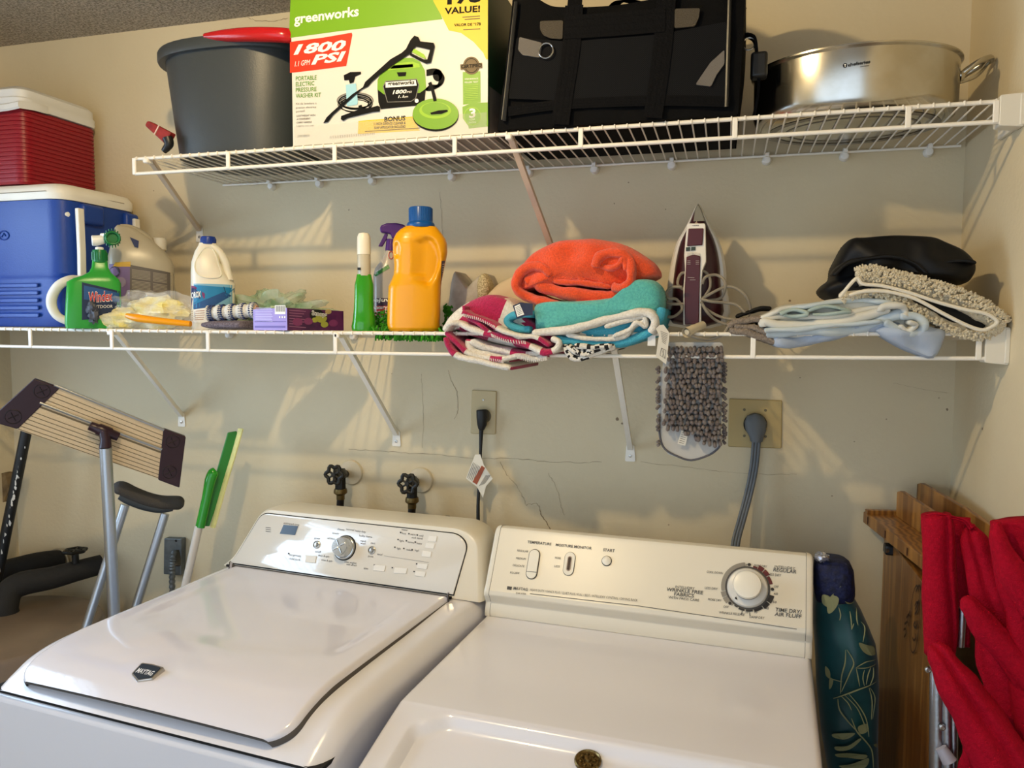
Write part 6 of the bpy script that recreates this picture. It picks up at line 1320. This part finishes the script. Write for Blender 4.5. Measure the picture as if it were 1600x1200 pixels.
# black spattered pole and board
pp = thing('painted_pole', 'black pole spattered with white paint leaning in the left corner', 'pole', at(0, 900, y=-.12))
A, Bq = at(42, 670, y=-.18), at(-4, 900, y=-.22); m = MB(); dv = (A-Bq).normalized(); m.tube([A, Bq, Bq+(Bq-A)*((Bq.z-.757)/(A.z-Bq.z))], .0150, 12); m.build('pole_shaft', M_plugk, pp)
m = MB(); rnd = random.Random(8)
for k in range(38):
    t = rnd.random(); c = A.lerp(Bq, .12+t*.9)-vL*.0168+Vector((rnd.uniform(-.008, .008), 0, 0)); s_ = rnd.uniform(.0015, .005)
    m.flat([c+Vector((s_*math.cos(j)*rnd.uniform(.5, 1.3), 0, s_*1.5*math.sin(j)*rnd.uniform(.6, 1.5))) for j in (0, .9, 1.9, 2.8, 3.7, 4.6, 5.4)])
m.build('paint_spatter', mat('white_spatter', '#d7d3ca', .6), pp, smooth=False)
wd = MB(); q = [at(*p, y=-.05) for p in [(-30, 735), (8, 740), (14, 765), (2, 790), (-2, 820), (-30, 830)]]; wd.prism(q, (0, .03, 0)); tag(wd.build('wood_offcut', mat('rough_tan_wood', '#8a7350', .8, noise_scale=25, col2='#5f4d34')), 'rough brown piece of wood on the wall in the left corner', 'wood')
# water heater with insulated pipes
wh = thing('water_heater', 'tan topped water heater tank standing left of the washing machine', 'water heater', (-2.395, -.40, 0))
HC = (-2.40, -.36); HZ = .745
m = MB(); m.lathe([(.0001, 0), (.26, 0), (.262, .01), (.262, HZ-.02), (.255, HZ-.006), (.24, HZ), (.12, HZ+.006), (.0001, HZ+.008)], 64, Matrix.Translation((HC[0], HC[1], 0))); m.build('tank', mat('dusty_tan_enamel', '#7d6a56', .35, noise_scale=6, col2='#6a5a4a', coat=.2), wh)
M_ins = mat('black_pipe_insulation', '#1f1d1b', .8, bump=.5, bump_scale=60)
m = MB(); m.tube([at(92, 876, y=-.02), at(60, 880, y=-.08), at(20, 890, y=-.14), at(-40, 905, y=-.18)], [.034, .034, .035, .035], 18, smooth=5); m.build('insulated_pipe', M_ins, wh)
m = MB(); m.lathe([(.030, 0), (.040, 0), (.040, .006), (.030, .006)], 28, frame(at(92, 876, y=-.014), (1, 0, 0), (0, 0, 1))); m.build('pipe_collar', mat('collar_cream', '#b5a88f', .6), wh)
m = MB(); E = [at(158, 882, y=-.06), at(120, 892, y=-.12), at(80, 903, y=-.18), at(35, 912, y=-.24), at(14, 925, y=-.27), at(8, 950, y=-.29)]; e2 = E[-1].copy(); e2.z = HZ+.0; E.append(e2)
m.tube(E, [.030, .031, .033, .035, .035, .033, .036], 18, smooth=5); m.build('insulated_pipe', M_ins, wh)
m = MB(); vv = at(118, 880, y=-.13); m.tube([vv, vv+Vector((0, 0, .035))], .010, 10); w0 = vv+Vector((0, 0, .038)); m.tube([w0+Vector((.027*math.cos(k*PI/12)*(1+.12*math.cos(k*PI/2)), .027*math.sin(k*PI/12)*(1+.12*math.cos(k*PI/2)), 0)) for k in range(24)], .0055, 8, closed=True)
for k in range(3): a = k*PI/3; m.tube([w0+Vector((.026*math.cos(a), .026*math.sin(a), 0)), w0-Vector((.026*math.cos(a), .026*math.sin(a), 0))], .004, 6)
m.build('shutoff_valve', M_iron, wh)
# ================================================================ right corner
# patterned fabric bag
M_teal = mat('dark_teal_satin', '#0b5157', .35, noise_scale=5, col2='#083a40', sheen=.2); M_leaf = mat('olive_leaf_print', '#8d9068', .6); M_navy = mat('navy_stretch_fabric', '#111c4a', .7, noise_scale=90, col2='#0a102c', bump=1, bump_scale=90)
umb = thing('patterned_bag', 'tall dark teal leaf-print bag with a navy top, beside the dryer', 'bag', (at(1330, 1100, y=-.30).x, -.30, 0))
rows = [(930, 1277, 1334), (950, 1276, 1346), (975, 1276, 1358), (1000, 1278, 1368), (1030, 1280, 1372), (1070, 1282, 1373), (1110, 1286, 1372), (1150, 1290, 1371), (1185, 1296, 1372), (1230, 1304, 1372), (1330, 1310, 1368)]
TB = Body([(a, b-6, c, .05) for a, b, c in rows], -.27, e=2.2, base=False, seg=48)
m = MB(); rg = TB.rings(); fine = []
for i in range(len(rg)-1):
    for k in range(4): fine.append([rg[i][j].lerp(rg[i+1][j], k/4) for j in range(48)])
fine.append(rg[-1]); fine.append([Vector((v.x*.9-.1*.25, v.y, .05)) for v in rg[-1]])
fine = [[v-TB.d*(.010*noise.noise(v*11)) for v in r] for r in fine]
m.rings(fine); tb = m.build('bag_body', M_teal, umb, angle=180)
zl = lambda a, b: (1260+a/3.5286, 860+b/3.5286)
m = MB()
def lstroke(l, w_, mi=0):
    q = catmull([Vector((a, b, 0)) for a, b in l], 5); P = [TB.p(*zl(a.x, a.y), .010) for a in q]; n = len(P)
    W_ = [w_*(.35+.65*math.sin(PI*min(1, max(0, i/(n-1))))) for i in range(n)]; m.strip(P, W_, -TB.d, mi)
def leaf(l, mi=0):
    q = catmull([Vector((a, b, 0)) for a, b in l], 4, True); m.flat([TB.p(*zl(a.x, a.y), .0095) for a in q], mi)
for l, w_ in [([(218, 530), (215, 600), (195, 680), (190, 770)], .0025), ([(225, 530), (262, 600), (240, 660), (195, 760)], .0025), ([(150, 800), (230, 770), (300, 748), (385, 735)], .0028), ([(275, 630), (285, 680), (295, 735)], .0022), ([(275, 630), (330, 608), (385, 618)], .0022), ([(275, 632), (330, 640), (385, 640)], .002),
              ([(320, 650), (312, 690), (320, 735)], .002), ([(355, 645), (340, 680), (330, 730)], .002), ([(370, 650), (368, 700), (350, 740)], .002), ([(235, 770), (290, 840), (330, 920), (345, 1020)], .0024), ([(215, 780), (280, 850), (318, 940), (330, 990)], .0022), ([(350, 750), (378, 820), (365, 930)], .002), ([(345, 750), (362, 830), (358, 930)], .002),
              ([(175, 800), (185, 860), (230, 920), (300, 1000)], .003), ([(190, 780), (230, 820), (250, 860)], .002), ([(250, 905), (280, 980), (320, 1030), (360, 1100), (370, 1200)], .003), ([(120, 690), (200, 705)], .002), ([(240, 330), (248, 380), (250, 425)], .0022), ([(262, 395), (250, 425)], .002), ([(300, 400), (322, 440), (312, 500)], .0022), ([(275, 330), (278, 380), (285, 410)], .0022), ([(180, 300), (190, 340), (185, 370)], .0022)]: lstroke(l, w_)
for l in [[(290, 500), (330, 520), (392, 560), (392, 592), (350, 580), (310, 545)], [(285, 955), (330, 945), (342, 985), (300, 995)], [(150, 995), (230, 985), (270, 990), (220, 1020), (150, 1015)], [(160, 1065), (230, 1055), (290, 1020), (300, 1030), (240, 1075), (170, 1085)], [(165, 1105), (240, 1095), (330, 1115), (320, 1135), (230, 1120), (170, 1120)], [(180, 1170), (250, 1155), (340, 1135), (330, 1180), (250, 1190)],
          [(185, 190), (225, 185), (262, 240), (250, 250), (215, 225)], [(90, 235), (130, 240), (160, 290), (125, 300), (90, 280)], [(120, 260), (170, 215), (180, 270), (150, 320), (120, 330)], [(200, 240), (240, 260), (262, 300), (225, 290)], [(290, 285), (330, 310), (345, 345), (300, 340)], [(300, 360), (350, 370), (375, 420), (340, 410)], [(330, 430), (370, 440), (388, 500), (350, 480)],
          [(105, 630), (130, 650), (132, 690), (108, 680)], [(130, 690), (150, 700), (140, 740), (126, 750)], [(370, 1075), (410, 1100), (430, 1125), (395, 1115)]]: leaf(l)
m.build('leaf_print', M_leaf, tb, smooth=False)
NB = Body([(872, 1276, 1322, .035), (877, 1272, 1328, .043), (890, 1271, 1334, .047), (915, 1271, 1336, .05), (925, 1272, 1336, .047), (938, 1275, 1332, .035)], -.27, e=2.6, base=False)
m = MB(); m.rings([[v-NB.d*.005*noise.noise(v*30) for v in r] for r in NB.rings()]); m.build('navy_cover', M_navy, umb, angle=180)
m = MB(); blob(m, at(1284, 870, y=-.30), (.014, .014, .010), .5, 4, 3, 20, 12); m.build('foil_knob', mat('clear_foil', '#b9bcc8', .15, .7), umb)
# wooden folding piece with carved oval
M_wood = mat('varnished_oak', '#a87430', .42, coat=.25)
nt = M_wood.node_tree; tc = nt.nodes.new('ShaderNodeTexCoord'); mp_ = nt.nodes.new('ShaderNodeMapping'); mp_.inputs['Scale'].default_value = (9, 9, .7); wv = nt.nodes.new('ShaderNodeTexWave'); wv.inputs['Scale'].default_value = 2.6; wv.inputs['Distortion'].default_value = 7; wv.inputs['Detail'].default_value = 3
rmp = nt.nodes.new('ShaderNodeValToRGB'); rmp.color_ramp.elements[0].color = C('#6a4015'); rmp.color_ramp.elements[1].color = C('#9c6a2c'); nt.links.new(tc.outputs['Object'], mp_.inputs[0]); nt.links.new(mp_.outputs[0], wv.inputs[0]); nt.links.new(wv.outputs[0], rmp.inputs[0]); nt.links.new(rmp.outputs[0], nt.nodes['Principled BSDF'].inputs['Base Color'])
M_slot = mat('dark_slot', '#3a1d12', .7)
wt_ = thing('wooden_table', 'folded oak slatted table leaning in the right corner behind the red chairs', 'table', (-.1, -.3, 0))
A = at(1349, 799, z=1.135); Bq = at(1445, 872, z=1.135); d1 = (Bq-A).normalized(); d2 = Vector((-d1.y, d1.x, 0)); 
if d2.x < 0: d2 = -d2
up = Vector((0, 0, 1))
m = MB(); Lx = .46; Wd = .13
Wn = min(.15, (-.004-A.x)/d2.x)
pA, pB = A, A+d1*Lx; pC = pB+d2*max(.02, min(.14, (-.004-pB.x)/d2.x)); pD = A+d2*min(.17, (-.004-A.x)/d2.x)
if pD.y > -.004: pD = A+d2*((-.004-A.y)/d2.y) if d2.y > 0 else pD
m.prism([pA, pB, pC, pD], up*-.026); led = m.build('ledge', M_wood, wt_, smooth=False, bevel=.002)
m = MB(); m.box(A+d1*.02+d2*.045+up*.004, (.09, .016, .010), Matrix.Rotation(math.atan2(d2.y, d2.x), 3, 'Z')); m.build('back_lip', M_wood, wt_, bevel=.001)
for t in (.035, .155, .285):
    m = MB(); c = A+d1*t-d2*.0006-up*.013; m.prism([c-d1*.0022-up*.008, c+d1*.0022-up*.008, c+d1*.0022+up*.008, c-d1*.0022+up*.008], -d2*.0006); m.build('peg_slot', M_slot, led, smooth=False)
for (a, b, zt_, t0, t1, off) in (((1400, 778), (1444, 802), .062, .035, .42, .06), ((1480, 782), (1545, 808), .075, .0, .5, .115)):
    m = MB(); s0 = A+d1*t0+d2*off; s1 = A+d1*t1+d2*off
    if s1.x > -.012: s1.x = -.012
    if s0.x > -.012: s0.x = -.012
    ar = [s0+up*.0, s0+up*(zt_-.006), s0+d1*.02+up*zt_, s0.lerp(s1, .5)+up*(zt_-.004), s1+up*(zt_-.016), s1]
    m.prism(ar, d2*.011); m.build('upright_slat', M_wood, wt_, smooth=False, bevel=.0015)
bxp = -.142
m = MB(); m.box((bxp+.012, -.28, .55), (.020, .50, 1.08)); pnl = m.build('side_panel', M_wood, wt_, smooth=False, bevel=.002)
fP = Plane((bxp, -.3, .9), (-1, 0, 0)); zr = lambda a, b: (1240+a/2.6667, 750+b/2.6667)
m = MB(); c = Vector((505, 580, 0)); P = [fP.p(*zr(505+20*math.cos(t*PI/14)+(-8)*math.sin(t*PI/14), 580+140*math.sin(t*PI/14)), .001) for t in range(28)]; m.strip(P+[P[0]], .0035, (-1, 0, 0))
def carve(l, w_=.0045): m.strip(catmull([fP.p(*zr(a, b), .001) for a, b in l], 5), w_, (-1, 0, 0))
carve([(495, 655), (500, 668), (508, 660), (508, 640)]); carve([(506, 590), (500, 605), (508, 615), (515, 600), (514, 585)]); carve([(505, 525), (512, 510), (520, 515), (516, 540), (505, 560)]); carve([(506, 540), (522, 500)]); carve([(510, 465), (523, 440), (530, 460)])
carve([(458, 625), (466, 620), (468, 640), (460, 655)]); carve([(470, 575), (480, 560), (486, 575)]); carve([(462, 600), (474, 590)]); carve([(480, 610), (476, 580), (484, 545)])
m.build('carved_oval', mat('burnt_carving', '#2a1608', .7), pnl, smooth=False)
m = MB(); c = at(1390, 858, x=bxp-.002); m.box(c, (.022, .030, .022)); m.build('corner_bolt', mat('dark_metal_bolt', '#23262b', .4, .6), wt_, bevel=.004)
m = MB(); m.lathe([(.0001, 0), (.006, 0), (.005, .006), (.0001, .007)], 6, frame(c+Vector((-.01, -.012, 0)), (0, 1, 0), (0, 0, 1))); m.build('bolt_head', M_steel, wt_)
# red folding chairs
M_rf = mat('red_canvas', '#a50a24', .8, noise_scale=180, col2='#960820', bump=.5, bump_scale=500, spec=.1)
def ftube(name, l, par, y, dep=.02, amp=.003, seed=0, e=2.0, mat_=None, sm=5):
    """fabric tube: list of (px,py,half width px)"""
    P = [(at(a, b, y=y[0]+(y[1]-y[0])*i/(len(l)-1)), w_) for i, (a, b, w_) in enumerate(l)]
    C3 = catmull([p for p, _ in P], sm); W_ = []
    for i in range(len(P)-1): W_ += [lerp(P[i][1], P[i+1][1], sstep(0, 1, k/sm)) for k in range(sm)]
    W_.append(P[-1][1]); R_ = []; N = len(C3)
    for i, c in enumerate(C3):
        t = (C3[min(i+1, N-1)]-C3[max(i-1, 0)]).normalized(); vw = (c-CAM).normalized(); s_ = t.cross(vw).normalized(); hw = W_[i]*(c-CAM).dot(FWD)/FPX
        dp = s_.cross(t).normalized(); ring = []
        for k in range(48):
            a = 2*PI*k/48; cr_ = 1-.20*(1-abs(math.sin(1.5*a+seed*1.3+.6*noise.noise(Vector((i*.07, seed, 0))))))**3*abs(math.sin(a)); q = c+s_*(hw*sgn(math.cos(a), 2/e))+dp*(min(dep, hw*1.1)*sgn(math.sin(a), 2/e))*(1-(1-cr_)*2.6); q += (q-c).normalized()*amp*noise.noise(q*24+Vector((seed, 0, 0)))*2; 
            if q.x > -.003: q.x = -.003
            ring.append(q)
        R_.append(ring)
    m = MB(); m.rings(R_); return m.build(name, mat_ or M_rf, par, angle=180)
ch = thing('folding_chair', 'red canvas folding chair nearest the oak table, folded upright with silver legs', 'chair', (-.13, -.62, 0), 'folded red chairs')
ftube('fabric_panel', [(1463, 804, 20), (1466, 830, 22), (1468, 900, 24), (1469, 960, 25), (1468, 1022, 22)], ch, (-.60, -.60), .030, .0015, 1, e=2.3)
ftube('back_sheet', [(1494, 808, 20), (1496, 860, 18), (1500, 940, 16), (1504, 1010, 10)], ch, (-.555, -.545), .004, .001, 6, e=2.6)
ftube('gathered_top', [(1446, 806, 3), (1462, 806, 6), (1490, 809, 6), (1508, 815, 6), (1518, 826, 5)], ch, (-.605, -.615), .012, .003, 9)
ftube('fabric_fold', [(1515, 820, 8), (1524, 850, 20), (1540, 905, 27), (1572, 975, 30), (1630, 1060, 34), (1680, 1130, 34)], ch, (-.60, -.66), .014, .003, 2)
ftube('armrest', [(1503, 936, 6), (1514, 946, 15), (1545, 985, 22), (1600, 1050, 24), (1660, 1120, 26)], ch, (-.66, -.68), .018, .002, 3)
ftube('armrest', [(1456, 1010, 8), (1470, 1026, 20), (1503, 1080, 31), (1545, 1150, 40), (1580, 1225, 46), (1590, 1300, 44), (1592, 1480, 40)], ch, (-.68, -.74), .030, .002, 4)
ftube('seat_panel', [(1550, 985, 26), (1578, 1040, 44), (1615, 1110, 62), (1650, 1190, 60)], ch, (-.62, -.68), .014, .003, 5)
ftube('lower_panel', [(1540, 1120, 20), (1555, 1170, 46), (1560, 1240, 56), (1565, 1450, 56), (1568, 1700, 50), (1566, 1900, 40)], ch, (-.63, -.66), .012, .002, 12)
pl_ = at(1500, 1000, y=-.58)
m = MB(); 
for (a, b, r) in (((1464, 1040), (1462, 1260), .0105), ((1477, 1060), (1482, 1260), .0095), ((1490, 1100), (1488, 1260), .007), ((1504, 950), (1500, 1010), .006)):
    m = MB(); A_, B_ = at(*a, y=-.60), at(*b, y=-.60); m.tube([A_, B_, (B_ if b[1] < 1200 else Vector((B_.x, B_.y-.02, .003)))], r, 14); m.build('leg', M_alu, ch)
for q in ((1450, 1046), (1471, 1080), (1472, 1136), (1481, 1188)):
    m = MB(); f = frame(at(*q, y=-.612), (1, 0, 0), (0, 0, 1)); m.lathe([(.0001, 0), (.0052, 0), (.0048, .003), (.003, .0035), (.003, .0025), (.0001, .0025)], 14, f); m.build('rivet', M_steel, ch)
m = MB(); m.tube([at(1470, 1168, y=-.615), at(1484, 1190, y=-.62)], [.009, .012], 12); m.build('hinge', mat('pale_grey_plastic', '#a9a6b0', .4), ch)
ch2 = thing('folding_chair', 'second red canvas folding chair, farther right against the wall', 'chair', (-.05, -.72, 0), 'folded red chairs')
ftube('fabric_panel', [(1588, 812, 36), (1594, 840, 40), (1606, 900, 44), (1625, 980, 46), (1635, 1200, 44), (1640, 1600, 40), (1640, 1850, 34)], ch2, (-.68, -.68), .02, .002, 7)
ftube('fabric_fold', [(1556, 815, 5), (1562, 850, 14), (1585, 900, 20), (1620, 960, 22)], ch2, (-.70, -.72), .014, .002, 8)
m = MB(); q_ = at(1640, 1300, y=-.69); m.tube([at(1640, 900, y=-.69), q_, Vector((q_.x, q_.y, .003))], .009, 12); m.build('leg', M_alu, ch2)
